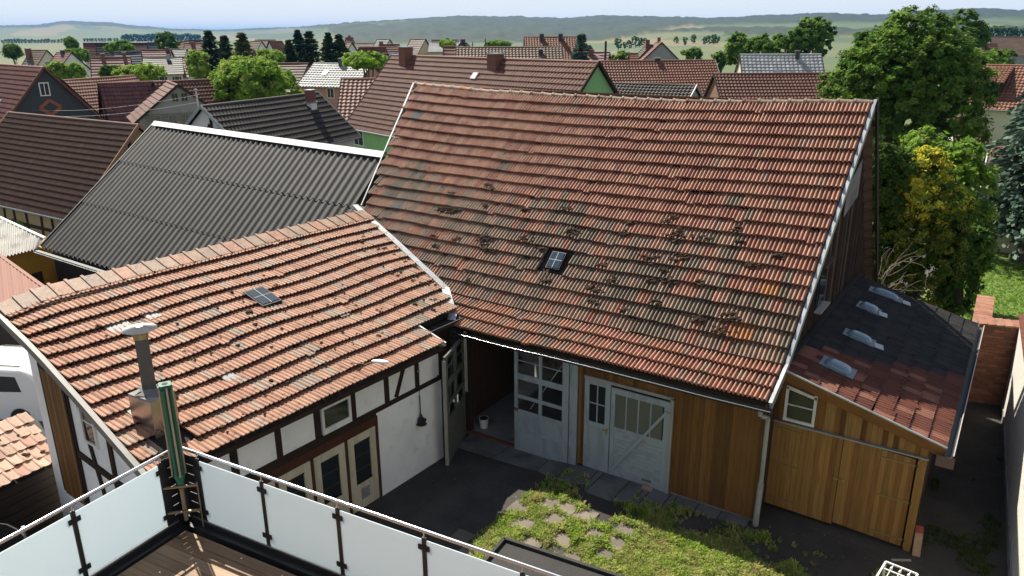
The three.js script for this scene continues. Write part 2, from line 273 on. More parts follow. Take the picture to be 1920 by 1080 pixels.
// ---------------------------------------------------------------- the barn
const barn = thing('barn', 'large old barn with mossy red tiled roof and open gateway', 'barn', [0, 0, 0]);
const barnSag = (x, v) => { const t = clamp((x + 9.2) / 14.2); return -(0.15 * (1 - v) + 0.05) * Math.sin(Math.PI * t) + 0.05 * (vnoise(x * 0.8, v * 5, 5) - 0.5); };
const barnUp = (x, v) => V(x, mix(8.16, 3.36, v) + barnSag(x, v), mix(-6.0, -0.634, v));                       // v: 0 ridge, 1 bend
const barnLow = (x, v) => V(x, mix(3.36, 2.93, v) + barnSag(x, 1), mix(-0.634, 0.34, v));
const barnLeft = (v) => mix(-9.21, -7.85, v), barnRight = (v) => mix(5.0, 4.9, v);
{
  const r = rng(7), cells = [], w = 0.1885, shapes = [1, 2, 3, 4, 5].map((s) => tileShape(w, 0.39, RIBS, 0.08, s));
  const lay = (S, rows, low) => {
    for (let j = 0; j < rows; j++) {
      const v0 = j / rows, v1 = (j + 1) / rows;
      for (let i = 0; i < 76; i++) {
        const x1 = barnRight(low ? 1 : v0) - 0.03 - i * w, x0 = x1 - w, xm = (x0 + x1) / 2, a = S(x0, v0), m = S(xm, (v0 + v1) / 2);
        if (x0 < barnLeft(low ? 1 : v1) || (m.x < -2.83 && m.z > zValley(m.x) - 0.02)) continue;
        const row = low ? 19 + j : j, n = fbm(xm * 0.55, row * 0.42, 4, 77), q = r();
        let tone;
        if (low) tone = xm < 0.3 ? (q < 0.4 ? 5 + (r() * 4 | 0) : [0, 2, 4, 8][r() * 4 | 0]) : (q < 0.86 ? [0, 2, 4, 12, 12][r() * 5 | 0] : 8);
        else {
          const old = smooth(8.5, 13, row + (n - 0.5) * 7 + (xm < -4 ? 1.5 : 0) - (xm > 3.2 ? 3.5 : 0));       // lichen has taken the lower half
          tone = q < old * 0.8 ? (n > 0.55 && r() < 0.45 ? 9 + (r() * 2 | 0) : 5 + (r() * 4 | 0)) : q > 0.965 ? 8 : r() * 5 | 0;
          if ((row === 14 && i > 2 && i < 5) || (row === 17 && i > 3 && i < 7)) tone = 11;
          if ((row === 3 && i === 69) || (row === 3 && i === 70) || (row === 12 && i === 62)) tone = 13;
        }
        const hidden = m.x < -9;
        if (m.x < -0.8 && m.x > -1.45 && m.z < -1.45 && m.z > -1.98) continue;                                     // the rooflight sits here
        cells.push({ m: cell(a, S(x1, v0), S(x0, v1), w, 0.39, 0.009, r), tone, hidden });
      }
    }
  };
  lay(barnUp, 19, false); lay(barnLow, 3, true);
  layTiles(barn, cells, shapes);
  // boarding under the tiles, and the rear slope
  const d = mb(2), dn = V(0, -0.03, 0), q = (p) => p.clone().add(dn);
  for (let i = 0; i < 14; i++) for (let j = 0; j < 8; j++) {
    const x0 = mix(-9.1, 4.95, i / 14), x1 = mix(-9.1, 4.95, (i + 1) / 14), a = barnUp(x0, j / 8), b = barnUp(x1, (j + 1) / 8);
    if (a.x < barnLeft((j + 0.6) / 8) - 0.3) continue;
    if (a.x > -2.9 || b.z < zValley(b.x) + 0.1) d.quad(q(barnUp(x0, (j + 1) / 8)), q(b), q(barnUp(x1, j / 8)), q(a));
  }
  for (let i = 0; i < 8; i++) { const x0 = mix(-2.9, 4.88, i / 8), x1 = mix(-2.9, 4.88, (i + 1) / 8); d.quad(q(barnLow(x0, 0.97)), q(barnLow(x1, 0.97)), q(barnLow(x1, 0)), q(barnLow(x0, 0))); }
  part(barn, 'roof_boarding', d, M.deck);
  const g = mb(3); g.col = tones[5];
  for (let j = 0; j < 17; j++) { const a = (v, k) => [mix(8.13, 2.6, v) + k, mix(-6.02, -10.3, v)]; const [y0, z0] = a(j / 17, 0), [y1, z1] = a((j + 1) / 17, 0.03); g.quad(V(4.97, y1, z1), V(-9.1, y1, z1), V(-9.1, y0, z0), V(4.97, y0, z0)); g.quad(V(4.97, y1 - 0.03, z1), V(-9.1, y1 - 0.03, z1), V(-9.1, y1, z1), V(4.97, y1, z1)); }
  part(barn, 'rear_roof_slope', g, toneMerged);
  // moss on the lower half of the slope
  const ms = mb(4), rm = rng(19);
  for (let k = 0; k < 46; k++) {                                          // cushions gather in colonies along the courses
    const cx = mix(-5.5, 4.2, rm()), cv = mix(0.5, 0.97, rm()), big = 0.1 + 0.32 * rm() * rm();
    for (let c = 0; c < 90 * big + 8; c++) {
      const g = () => (rm() + rm() + rm() - 1.5) / 1.5, x = cx + g() * big * 1.5, v = cv + g() * big * 0.11, p = barnUp(x, v);
      if (v > 0.99 || (p.x < -2.8 && p.z > zValley(p.x) - 0.25)) continue;
      clump(ms, V(p.x, p.y + 0.085 + 0.05 * rm(), p.z + 0.04), 0.025 + 0.05 * rm() * rm(), rm, 2);
    }
  }
  part(barn, 'moss', ms, M.moss, 'stuff');
  // half-round ridge tiles bedded in mortar
  for (let i = 0; i < 37; i++) {
    const x0 = mix(-9.15, 4.95, i / 37), x1 = x0 + 0.41, y0 = barnUp(x0, 0).y + 0.02, y1 = barnUp(Math.min(x1, 5), 0).y + 0.02, t = mb(50 + i), z = -6.0;
    t.cyl(V(x0, y0 - 0.03, z), V(x1, y1 - 0.045, z), 0.105 + 0.008 * r(), 0.098, 10, true);
    t.cyl(V(x0 - 0.005, y0 - 0.03, z), V(x0 + 0.055, y0 - 0.03, z), 0.122, 0.122, 10, true);
    part(barn, 'ridge_tile', t, toneMat[i < 9 ? [8, 11, 8, 2][i % 4] : [8, 5, 6, 5, 17, 8][(r() * 6) | 0]]);
  }
  // verge boards with metal capping
  for (const [side, off] of [[0, -0.04], [1, 0.03]]) {
    const f = side ? barnRight : barnLeft, p = (v) => barnUp(f(v), v).add(V(off, 0.05, 0)), l = (v) => barnLow(f(1), v).add(V(off, 0.05, 0));
    if (side) { part(barn, 'verge_capping', mb(5).beam(p(-0.005), p(1), 0.07, 0.03).beam(l(0), l(1.03), 0.07, 0.03), M.zinc); part(barn, 'verge_board', mb(6).beam(p(0).add(V(0, -0.13, 0)), p(1).add(V(0, -0.13, 0)), 0.035, 0.2).beam(l(0).add(V(0, -0.13, 0)), l(1).add(V(0, -0.13, 0)), 0.035, 0.2), M.zincDull); }
    else part(barn, 'verge_capping', mb(7).beam(p(0), p(0.70), 0.035, 0.03), M.zincDull);
  }
  part(barn, 'rear_verge_board', mb(8).beam(V(5.06, 8.22, -6.05), V(5.1, 2.45, -10.4), 0.05, 0.18), M.darkWood);
  // gutter, its outlet and the downpipe
  const gt = mb(9), rim = [];
  const gy = (x) => 2.84 + barnSag(x, 1) * 0.8, half = (x, a) => V(x, gy(x) - Math.sin(a) * 0.07, 0.42 + Math.cos(a) * 0.075);
  for (let i = 0; i < 16; i++) for (let k = 0; k < 6; k++) { const x0 = mix(-2.72, 4.98, i / 16), x1 = mix(-2.72, 4.98, (i + 1) / 16), a0 = k / 6 * Math.PI, a1 = (k + 1) / 6 * Math.PI; gt.quad(half(x0, a1), half(x1, a1), half(x1, a0), half(x0, a0)); }
  for (let i = 0; i <= 16; i++) { const x = mix(-2.72, 4.98, i / 16); rim.push(V(x, gy(x) + 0.005, 0.5)); }
  gt.prism([[4.97, 0.345], [4.97, 0.495], [4.985, 0.495], [4.985, 0.345]], gy(4.98) - 0.06, gy(4.98));
  const gutter = part(barn, 'gutter', gt, M.iron);
  part(gutter, 'rim', mb(10).tube(rim, 0.011, 6), M.steel);
  part(barn, 'downpipe', mb(11).tube([V(4.78, 2.78, 0.42), V(4.78, 2.66, 0.42), V(4.86, 2.6, 0.3), V(4.86, 2.5, 0.12), V(4.86, 1.0, 0.1)], 0.045, 10).cyl(V(4.86, 1.02, 0.1), V(4.84, 0.0, 0.1), 0.06, 0.06, 12), M.pipeGrey);
  // valley flashing towards the workshop roof
  const vp = [V(-8.35, 4.88, -2.04), V(-8.1, 4.8, -1.95), V(-6.2, 4.3, -1.29), V(-3.62, 3.56, -0.38), V(-2.86, 3.2, 0.3), V(-2.8, 3.1, 0.44)];
  const fl = mb(12); for (let i = 0; i < 5; i++) fl.beam(vp[i], vp[i + 1].clone().lerp(vp[i], -0.01), i < 3 ? 0.17 : 0.2, 0.025);
  fl.beam(vp[3], vp[4].clone().add(V(-0.16, 0.0, 0.02)), 0.07, 0.03);
  part(barn, 'valley_flashing', fl, M.zinc);
  // walls
  const wf = 0;
  part(barn, 'wall', mb(13).box(0.2, 4.4, 6.6, -8.9, 0, -5.6).prism([[-9, -9.95], [-9, -10.1], [4.7, -10.1], [4.7, -9.95]].reverse(), 0, 2.9).quad(V(-9, 0, -0.4), V(-9, 0, -10), V(-9, 8, -6), V(-9, 8, -5.9)), M.darkWood);
  part(barn, 'floor', mb(14).box(13.4, 0.06, 9.9, -2.2, -0.2, -5.0), M.concrete);
  // gable of weathered upright boards above the lean-to
  const yTop = (z) => (z > -6 ? mix(8.1, 3.3, clamp((-6 - z) / (-6 + 0.6) )) : mix(8.1, 2.6, (-6 - z) / 4.25));
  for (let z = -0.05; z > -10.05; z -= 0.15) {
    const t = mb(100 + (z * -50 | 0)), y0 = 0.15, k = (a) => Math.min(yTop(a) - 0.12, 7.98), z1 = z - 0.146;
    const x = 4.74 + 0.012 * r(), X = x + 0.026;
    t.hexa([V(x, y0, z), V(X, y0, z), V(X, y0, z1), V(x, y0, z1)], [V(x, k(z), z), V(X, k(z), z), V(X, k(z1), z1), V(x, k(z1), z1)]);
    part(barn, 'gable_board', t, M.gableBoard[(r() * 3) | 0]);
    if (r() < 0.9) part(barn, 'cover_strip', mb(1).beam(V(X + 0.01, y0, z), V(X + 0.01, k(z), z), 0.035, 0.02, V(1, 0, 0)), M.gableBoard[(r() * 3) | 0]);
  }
  part(barn, 'gable_patch_sheet', mb(15).hexa([V(4.82, 5.55, -5.1), V(4.84, 5.55, -5.1), V(4.84, 5.8, -6.6), V(4.82, 5.8, -6.6)], [V(4.82, 6.2, -5.1), V(4.84, 6.2, -5.1), V(4.84, 6.75, -6.6), V(4.82, 6.75, -6.6)]), mat([0.22, 0.215, 0.2], 0.9, { map: T.concrete }));
  const gw = part(barn, 'gable_window', mb(16).box(0.04, 1.0, 0.72, 4.81, 3.75, -3.6), M.black);
  part(gw, 'pane', mb(17).box(0.02, 0.9, 0.6, 4.84, 3.8, -3.6), M.glass);
  part(gw, 'hood', mb(18).box(0.16, 0.03, 0.95, 4.9, 4.8, -3.6), M.gableBoard[2]);
  part(gw, 'sill', mb(19).box(0.16, 0.03, 0.95, 4.9, 3.7, -3.6), mat([0.35, 0.33, 0.3], 0.8));
  // front: lintel, boarded panel, posts
  part(barn, 'lintel', mb(20).box(7.5, 0.16, 0.14, 1.0, 2.66, -0.02), M.darkWood);
  for (let x = 2.84, i = 0; x < 4.72; x += 0.118, i++) part(barn, 'front_board', mb(200 + i).box(0.114, 2.66, 0.024, x + 0.057, 0.07, 0.012 + 0.004 * r()), M.boardBrown[(r() * 4) | 0]);
  for (let x = 0.56, i = 0; x < 0.7; x += 0.075, i++) part(barn, 'front_board', mb(230 + i).box(0.071, 2.66, 0.024, x + 0.036, 0.02, 0.01), M.boardBrown[(r() * 4) | 0]);
  for (let x = 0.72, i = 0; x < 2.82; x += 0.118, i++) part(barn, 'front_board', mb(240 + i).box(0.114, 0.36, 0.024, x + 0.057, 2.36, 0.011 + 0.004 * r()), M.boardBrown[(r() * 4) | 0]);
  part(barn, 'plinth', mb(21).box(1.95, 0.12, 0.1, 3.78, -0.05, -0.05), M.concrete);
  part(barn, 'corner_board', mb(22).box(0.05, 2.68, 0.1, 4.755, 0.06, -0.01), M.boardBrown[1]);
  part(barn, 'gate_post', mb(23).box(0.2, 2.9, 0.16, 0.43, -0.2, -0.03), M.doorBlue);
  part(barn, 'gate_post', mb(24).box(0.18, 2.9, 0.16, -2.72, -0.22, -0.06), M.darkWood);
  part(barn, 'hanging_strip', mb(25).beam(V(-2.5, 2.82, 0.3), V(-2.5, 1.2, 0.3), 0.07, 0.03, V(0, 0, 1)), mat([0.42, 0.41, 0.37], 0.8, { map: T.wear }));
  // inner partitions: reddish boards and a lined wall seen through the gateway
  for (let i = 0; i < 16; i++) part(barn, 'inner_board', mb(260 + i).box(0.15, 2.6, 0.03, -3.4 + i * 0.16, 0.4 - (i % 3) * 0.05, -3.9), wood([0.16, 0.07, 0.045], 0.8));
  part(barn, 'inner_wall', mb(26).box(0.12, 2.9, 3.6, -3.1, -0.2, -2.0), wood([0.12, 0.075, 0.05], 0.85));
  part(barn, 'threshold', mb(27).box(1.5, 0.1, 0.12, -1.98, -0.2, -0.02), mat([0.15, 0.055, 0.04], 0.8));

  // gate leaves: stiles, rails, six panes over two panels
  const leaf = (name, w, m, glass) => {
    const g = new THREE.Group(); g.name = name; barn.add(g);
    const b = (x0, x1, y0, y1, d = 0.05, z = 0) => [(x1 - x0), (y1 - y0), d, (x0 + x1) / 2, y0, z];
    const nm = (n, ...a) => part(g, n, mb(a[0] * 77 + a[4] * 31 | 0).box(...a), m);
    nm('stile', ...b(0, 0.09, 0, 2.85)); nm('stile', ...b(w - 0.17, w, 0, 2.85)); nm('mullion', ...b(w / 2 - 0.06, w / 2 + 0.02, 1.2, 2.8, 0.046));
    for (const y of [1.1, 1.5, 2.0, 2.74]) nm('rail', ...b(0.09, w - 0.17, y, y + (y === 2.0 ? 0.15 : 0.09), 0.044));
    nm('rail', ...b(0.09, w - 0.17, 0, 0.12, 0.044)); nm('glazing_bar', ...b(0.09, w / 2 - 0.06, 2.48, 2.5, 0.03)); nm('glazing_bar', ...b(w / 2 + 0.02, w - 0.17, 2.48, 2.5, 0.03));
    nm('panel', ...b(0.09, w - 0.17, 0.12, 0.62, 0.02)); nm('panel', ...b(0.09, w - 0.17, 0.66, 1.1, 0.02)); nm('rail', ...b(0.09, w - 0.17, 0.6, 0.68, 0.04));
    for (const [x0, x1] of [[0.09, w / 2 - 0.06], [w / 2 + 0.02, w - 0.17]]) for (const [y0, y1] of [[1.19, 1.5], [1.59, 2.0], [2.15, 2.74]]) part(g, 'pane', mb(3).box(...b(x0 + 0.001, x1 - 0.001, y0 + 0.001, y1 - 0.001, 0.006)), glass);
    return g;
  };
  const shut = leaf('closed_gate_leaf', 1.52, M.doorBlue, M.clear); shut.position.set(-1.22, -0.2, 0.02);
  part(shut, 'diagonal_brace', mb(31).beam(V(0.42, 1.25, -0.06), V(1.28, 2.6, -0.06), 0.014, 0.014, V(0, 0, 1)), M.whitePaint);
  part(shut, 'latch', mb(32).box(0.1, 0.05, 0.05, 0.06, 1.16, 0.04), mat([0.15, 0.07, 0.05], 0.7));
  for (const y of [0.35, 2.35]) part(shut, 'hinge', mb(33).cyl(V(1.57, y, 0.03), V(1.57, y + 0.28, 0.03), 0.022), M.pipeGrey);
  const open = leaf('open_gate_leaf', 1.52, M.doorGrey, M.clear); open.position.set(-2.72, -0.2, 0.1); open.rotation.y = -Math.PI / 2 + 0.36;
  part(open, 'edge_strip', mb(34).box(0.05, 2.75, 0.08, 1.55, 0.02, 0), mat([0.36, 0.34, 0.3], 0.8, { map: T.wear }));
  part(open, 'stay_wire', mb(35).tube([V(0.75, 2.7, 0.05), V(0.9, 1.8, 0.07), V(1.3, 0.5, 0.06)], 0.006, 5), M.steel);

  // pair of blue-grey doors
  const small = new THREE.Group(); small.name = 'wicket_door'; barn.add(small); small.position.set(0.72, 0.02, 0.02);
  const bx = (g, n, x0, x1, y0, y1, d, z, m) => part(g, n, mb((x0 * 91 + y0 * 57 + 5) | 0).box(x1 - x0, y1 - y0, d, (x0 + x1) / 2, y0, z), m);
  for (const a of [[0, 0.12, 0, 2.28], [0.53, 0.655, 0, 2.28]]) bx(small, 'stile', ...a, 0.045, 0, M.doorBlue);
  for (const a of [[0, 0.14], [1.12, 1.22], [2.16, 2.28]]) bx(small, 'rail', 0.12, 0.53, ...a, 0.04, 0, M.doorBlue);
  bx(small, 'panel', 0.12, 0.53, 0.14, 1.12, 0.018, 0, M.doorBlue); bx(small, 'glazing_bar', 0.31, 0.34, 1.22, 2.16, 0.03, 0, M.doorBlue); bx(small, 'glazing_bar', 0.12, 0.53, 1.68, 1.71, 0.028, 0, M.doorBlue);
  for (const [a, b] of [[0.121, 0.309], [0.341, 0.529]]) for (const [c, d] of [[1.221, 1.679], [1.711, 2.159]]) bx(small, 'pane', a, b, c, d, 0.006, 0, M.glass);
  part(small, 'handle', mb(36).box(0.035, 0.16, 0.02, 0.595, 1.0, 0.03).beam(V(0.595, 1.1, 0.05), V(0.5, 1.1, 0.055), 0.018, 0.018), M.brass);
  const wide = new THREE.Group(); wide.name = 'garage_leaf'; barn.add(wide); wide.position.set(1.4, 0.0, 0.03);
  for (const a of [[0, 0.1, 0, 2.24], [1.27, 1.4, 0, 2.24]]) bx(wide, 'stile', ...a, 0.045, 0, M.doorBlue);
  for (const a of [[2.1, 2.24], [1.18, 1.28]]) bx(wide, 'rail', 0.1, 1.27, ...a, 0.04, 0, M.doorBlue);
  for (let i = 0; i < 12; i++) bx(wide, 'cladding_board', 0.1, 1.27, 0.03 + i * 0.096, 0.122 + i * 0.096, 0.022, 0, M.doorBlue);
  for (let i = 0; i < 4; i++) { bx(wide, 'pane', 0.101 + i * 0.2925, 0.1 + i * 0.2925 + 0.26, 1.281, 2.099, 0.006, 0, mat([0.1, 0.11, 0.1], 0.3)); if (i < 3) bx(wide, 'glazing_bar', 0.36 + i * 0.2925, 0.393 + i * 0.2925, 1.28, 2.1, 0.034, 0, M.doorBlue); }
  part(wide, 'brace', mb(37).beam(V(0.06, 0.16, 0.04), V(1.32, 1.98, 0.04), 0.06, 0.024, V(0, 0, 1)), M.doorBlue);
  part(wide, 'hinge', mb(38).box(0.16, 0.05, 0.04, 1.38, 1.97, 0.04), M.pipeGrey); part(wide, 'bolt_plate', mb(39).box(0.22, 0.04, 0.02, 0.95, 0.16, 0.03), mat([0.14, 0.1, 0.06], 0.8));
  part(barn, 'door_frame', mb(40).box(0.07, 2.36, 0.12, 2.845, 0, 0.02).box(2.16, 0.07, 0.12, 1.8, 2.31, 0.02), M.pipeGrey);
  part(barn, 'door_backing', mb(41).box(2.1, 2.3, 0.03, 1.76, 0.02, -0.12), M.black);
  // rooflight
  const rl = new THREE.Group(); rl.name = 'rooflight'; barn.add(rl);
  const c0 = barnUp(-1.12, 0.795), sl = Math.atan2(4.8, 5.366); rl.position.copy(c0).add(V(0, 0.09, 0.02)); rl.rotation.x = sl; rl.scale.set(0.85, 1, 0.9);
  part(rl, 'frame', mb(42).box(0.46, 0.09, 0.56, 0, -0.06, 0), M.iron);
  for (const [x, z] of [[-0.105, -0.13], [0.105, -0.13], [-0.105, 0.13], [0.105, 0.13]]) part(rl, 'pane', mb(43).box(0.19, 0.012, 0.24, x, 0.03, z), mat([0.03, 0.05, 0.075], 0.12));
  part(rl, 'bar', mb(44).box(0.01, 0.02, 0.52, 0, 0.031, 0).box(0.42, 0.018, 0.01, 0, 0.031, 0), M.zincDull);
}

// ---------------------------------------------------------------- lean-to garage
const lean = thing('garage_lean_to', 'low wooden lean-to garage with tiled roof against the barn gable', 'garage', [4.74, 0, -0.73]);
{
  const r = rng(23), W0 = lean.position, toL = (p) => p.sub(W0);
  const S = (z, v) => toL(V(mix(4.86, 7.9, v), mix(3.24, 2.42, v) + 0.03 * (vnoise(z * 0.6, v * 3, 8) - 0.5), z));
  const cells = [], w = 0.2, shapes = [1, 2, 3].map((s) => tileShape(w, 0.34, FLAT, 0.03, s + 9));
  const domes = [[5.68, -1.85, 0.62, 0.42], [5.72, -3.9, 0.62, 0.36], [5.55, -6.0, 0.5, 0.4], [5.7, -7.55, 0.75, 0.36]];
  for (let j = 0; j < 9; j++) for (let i = 0; i < 38; i++) {
    const z0 = -8.25 + i * w, z1 = z0 + w, m = S((z0 + z1) / 2, (j + 0.5) / 9), wx = m.x + W0.x, wz = m.z + W0.z;
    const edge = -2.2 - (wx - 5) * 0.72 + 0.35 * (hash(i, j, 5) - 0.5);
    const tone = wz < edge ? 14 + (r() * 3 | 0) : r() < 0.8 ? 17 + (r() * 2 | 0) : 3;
    cells.push({ m: cell(S(z1, j / 9), S(z0, j / 9), S(z1, (j + 1) / 9), w, 0.34, 0.007, r), tone });
  }
  layTiles(lean, cells, shapes);
  part(lean, 'roof_boarding', mb(1).quad(S(-0.75, 1).add(V(0, -0.05, 0)), S(-8.25, 1).add(V(0, -0.05, 0)), S(-8.25, 0).add(V(0, -0.05, 0)), S(-0.75, 0).add(V(0, -0.05, 0))), M.deck);
  part(lean, 'top_flashing', mb(2).beam(S(-0.66, 0).add(V(0, 0.07, 0)), S(-8.3, 0).add(V(0, 0.07, 0)), 0.12, 0.02), M.iron);
  part(lean, 'verge_capping', mb(3).beam(S(-0.6, -0.03).add(V(0, 0.05, 0)), S(-0.6, 1.01).add(V(0, 0.05, 0)), 0.05, 0.025), M.zinc);
  part(lean, 'verge_board', mb(4).beam(S(-0.61, 0).add(V(0, -0.07, 0)), S(-0.61, 1).add(V(0, -0.07, 0)), 0.03, 0.2), M.boardPale[1]);
  part(lean, 'rear_verge_board', mb(5).beam(S(-8.27, 0).add(V(0, -0.03, 0)), S(-8.27, 1).add(V(0, -0.03, 0)), 0.03, 0.12), M.darkWood);
  const gt = mb(6), half = (z, a) => toL(V(7.98 - Math.cos(a) * 0.07, 2.37 - Math.sin(a) * 0.065, z));
  for (let k = 0; k < 6; k++) gt.quad(half(-0.5, k / 6 * Math.PI), half(-8.4, k / 6 * Math.PI), half(-8.4, (k + 1) / 6 * Math.PI), half(-0.5, (k + 1) / 6 * Math.PI));
  const gutter = part(lean, 'gutter', gt, mat([0.055, 0.06, 0.065], 0.6, { map: T.mottle })); part(gutter, 'rim', mb(7).cyl(toL(V(8.06, 2.38, -0.5)), toL(V(8.06, 2.38, -8.4)), 0.01, 0.01, 6), mat([0.45, 0.4, 0.36], 0.5));
  part(lean, 'gutter_end', mb(8).box(0.3, 0.22, 0.04, 3.2, 2.1, 0.2), mat([0.12, 0.075, 0.06], 0.8));
  // rooflights of moulded acrylic, some patched
  for (const [x, z, a, b] of domes) {
    const g = new THREE.Group(); g.name = 'rooflight'; lean.add(g); const v = (x - 4.86) / 3.04; g.position.copy(S(z, v)); g.rotation.z = -0.263; g.rotation.y = 0.1 * (r() - 0.5);
    const dome = new THREE.SphereGeometry(1, 20, 8, 0, Math.PI * 2, 0, Math.PI / 2); dome.scale(a * 0.5, 0.13, b * 0.5);
    const k = dome.attributes.position; for (let i = 0; i < k.count; i++) { const q = (c) => Math.sign(c) * Math.pow(Math.abs(c), 0.55); k.setXYZ(i, q(k.getX(i) / (a * 0.5)) * a * 0.46, k.getY(i) + 0.03, q(k.getZ(i) / (b * 0.5)) * b * 0.46); } dome.computeVertexNormals();
    part(g, 'base', mb(9).box(a * 1.15, 0.02, b * 1.2, 0, 0.035, 0), mat([0.16, 0.2, 0.23], 0.5, { map: T.wear }));
    part(g, 'dome', dome, mat([0.2, 0.3, 0.38], 0.22, { map: T.mottleFine }));
    if (z < -3) part(g, 'patch', mb(10).box(0.2, 0.015, 0.26, a * 0.72, 0.05, 0.05, 0.2), mat([0.42, 0.47, 0.5], 0.5));
  }
  // front: gable boards, window, double doors
  const X = (x) => x - W0.x, roofY = (x) => 3.24 - (x - 4.86) * 0.2697;
  for (let x = 4.78, i = 0; x < 7.66; x += 0.098, i++) {
    const t = mb(300 + i), x1 = Math.min(x + 0.095, 7.68), y0 = 2.1, a = roofY(x) - 0.1, b = roofY(x1) - 0.1, lo = x > 4.93 && x < 5.56;
    if (lo) { if (a > 2.92) t.hexa([V(X(x), 2.9, 0.015), V(X(x1), 2.9, 0.015), V(X(x1), 2.9, -0.01), V(X(x), 2.9, -0.01)], [V(X(x), a, 0.015), V(X(x1), b, 0.015), V(X(x1), b, -0.01), V(X(x), a, -0.01)]); else continue; }
    else t.hexa([V(X(x), y0, 0.015), V(X(x1), y0, 0.015), V(X(x1), y0, -0.01), V(X(x), y0, -0.01)], [V(X(x), a, 0.015), V(X(x1), b, 0.015), V(X(x1), b, -0.01), V(X(x), a, -0.01)]);
    part(lean, 'gable_board', t, (x > 5.6 ? M.boardPale : M.boardBrown)[(r() * 4) | 0]);
  }
  const win = part(lean, 'window', mb(11).box(0.62, 0.06, 0.05, X(5.27), 2.14, 0.02).box(0.055, 0.7, 0.05, X(4.99), 2.2, 0.02).box(0.055, 0.7, 0.05, X(5.55), 2.2, 0.02).hexa([V(X(4.97), 2.86, 0.045), V(X(5.57), 2.74, 0.045), V(X(5.57), 2.74, -0.005), V(X(4.97), 2.86, -0.005)], [V(X(4.97), 2.93, 0.045), V(X(5.57), 2.8, 0.045), V(X(5.57), 2.8, -0.005), V(X(4.97), 2.93, -0.005)]), M.whitePaint);
  part(win, 'glazing_bar', mb(12).box(0.5, 0.022, 0.03, X(5.27), 2.5, 0.015), M.whitePaint);
  for (const [y0, y1] of [[2.2, 2.5], [2.522, 2.83]]) part(win, 'pane', mb(13).box(0.5, y1 - y0 - 0.002, 0.006, X(5.27), y0 + 0.001, 0.005), mat([0.04, 0.045, 0.04], 0.15));
  part(lean, 'door_hood', mb(14).box(2.95, 0.03, 0.09, X(6.2), 2.085, 0.05), M.zincDull);
  for (const [n, x0, x1, sag] of [['left', 4.76, 6.16, 0], ['right', 6.17, 7.5, -0.03]]) {
    const d = new THREE.Group(); d.name = 'door_leaf'; lean.add(d);
    for (let x = x0, i = 0; x < x1 - 0.02; x += 0.1, i++) part(d, 'board', mb(340 + i + (n === 'left' ? 0 : 40)).box(Math.min(0.097, x1 - x), 1.98 + sag, 0.026, X(x + 0.0485), 0.1 - sag - (n === 'right' ? 0.05 * (x - x0) : 0.02 * (x - x0)), 0.02 + 0.003 * r()), M.boardGarage[(r() * 4) | 0]);
    for (const y of [1.92, 1.1, 0.26]) part(d, 'strap_hinge', n === 'left' ? mb(15).box(0.62, 0.035, 0.012, X(x0 + 0.32), y, 0.042) : mb(15).box(0.62, 0.035, 0.012, X(x1 - 0.32), y - 0.05, 0.042), mat([0.2, 0.15, 0.06], 0.6));
    for (const y of [1.91, 1.09, 0.25]) part(d, 'hinge_pin', mb(16).cyl(V(n === 'left' ? X(x0 + 0.0) : X(x1), y - (n === 'left' ? 0 : 0.05), 0.045), V(n === 'left' ? X(x0) : X(x1), y + 0.06 - (n === 'left' ? 0 : 0.05), 0.045), 0.018), M.iron);
    if (n === 'right') part(d, 'hasp', mb(17).box(0.22, 0.05, 0.014, X(x0 + 0.02), 1.12, 0.046).cyl(V(X(x0 + 0.03), 1.1, 0.06), V(X(x0 + 0.03), 1.17, 0.06), 0.02), M.brass);
  }
  part(lean, 'corner_post', mb(18).box(0.13, 2.3, 0.13, X(7.58), 0.0, -0.03), M.boardGarage[0]);
  part(lean, 'backing_wall', mb(19).box(2.75, 2.4, 0.03, X(6.15), 0.02, -0.06), M.black);
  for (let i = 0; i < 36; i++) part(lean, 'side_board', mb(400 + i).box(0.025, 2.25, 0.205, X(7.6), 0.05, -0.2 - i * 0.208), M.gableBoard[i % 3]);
  part(lean, 'rear_wall', mb(20).box(2.9, 2.4, 0.05, X(6.2), 0, -7.4), M.darkWood);
}
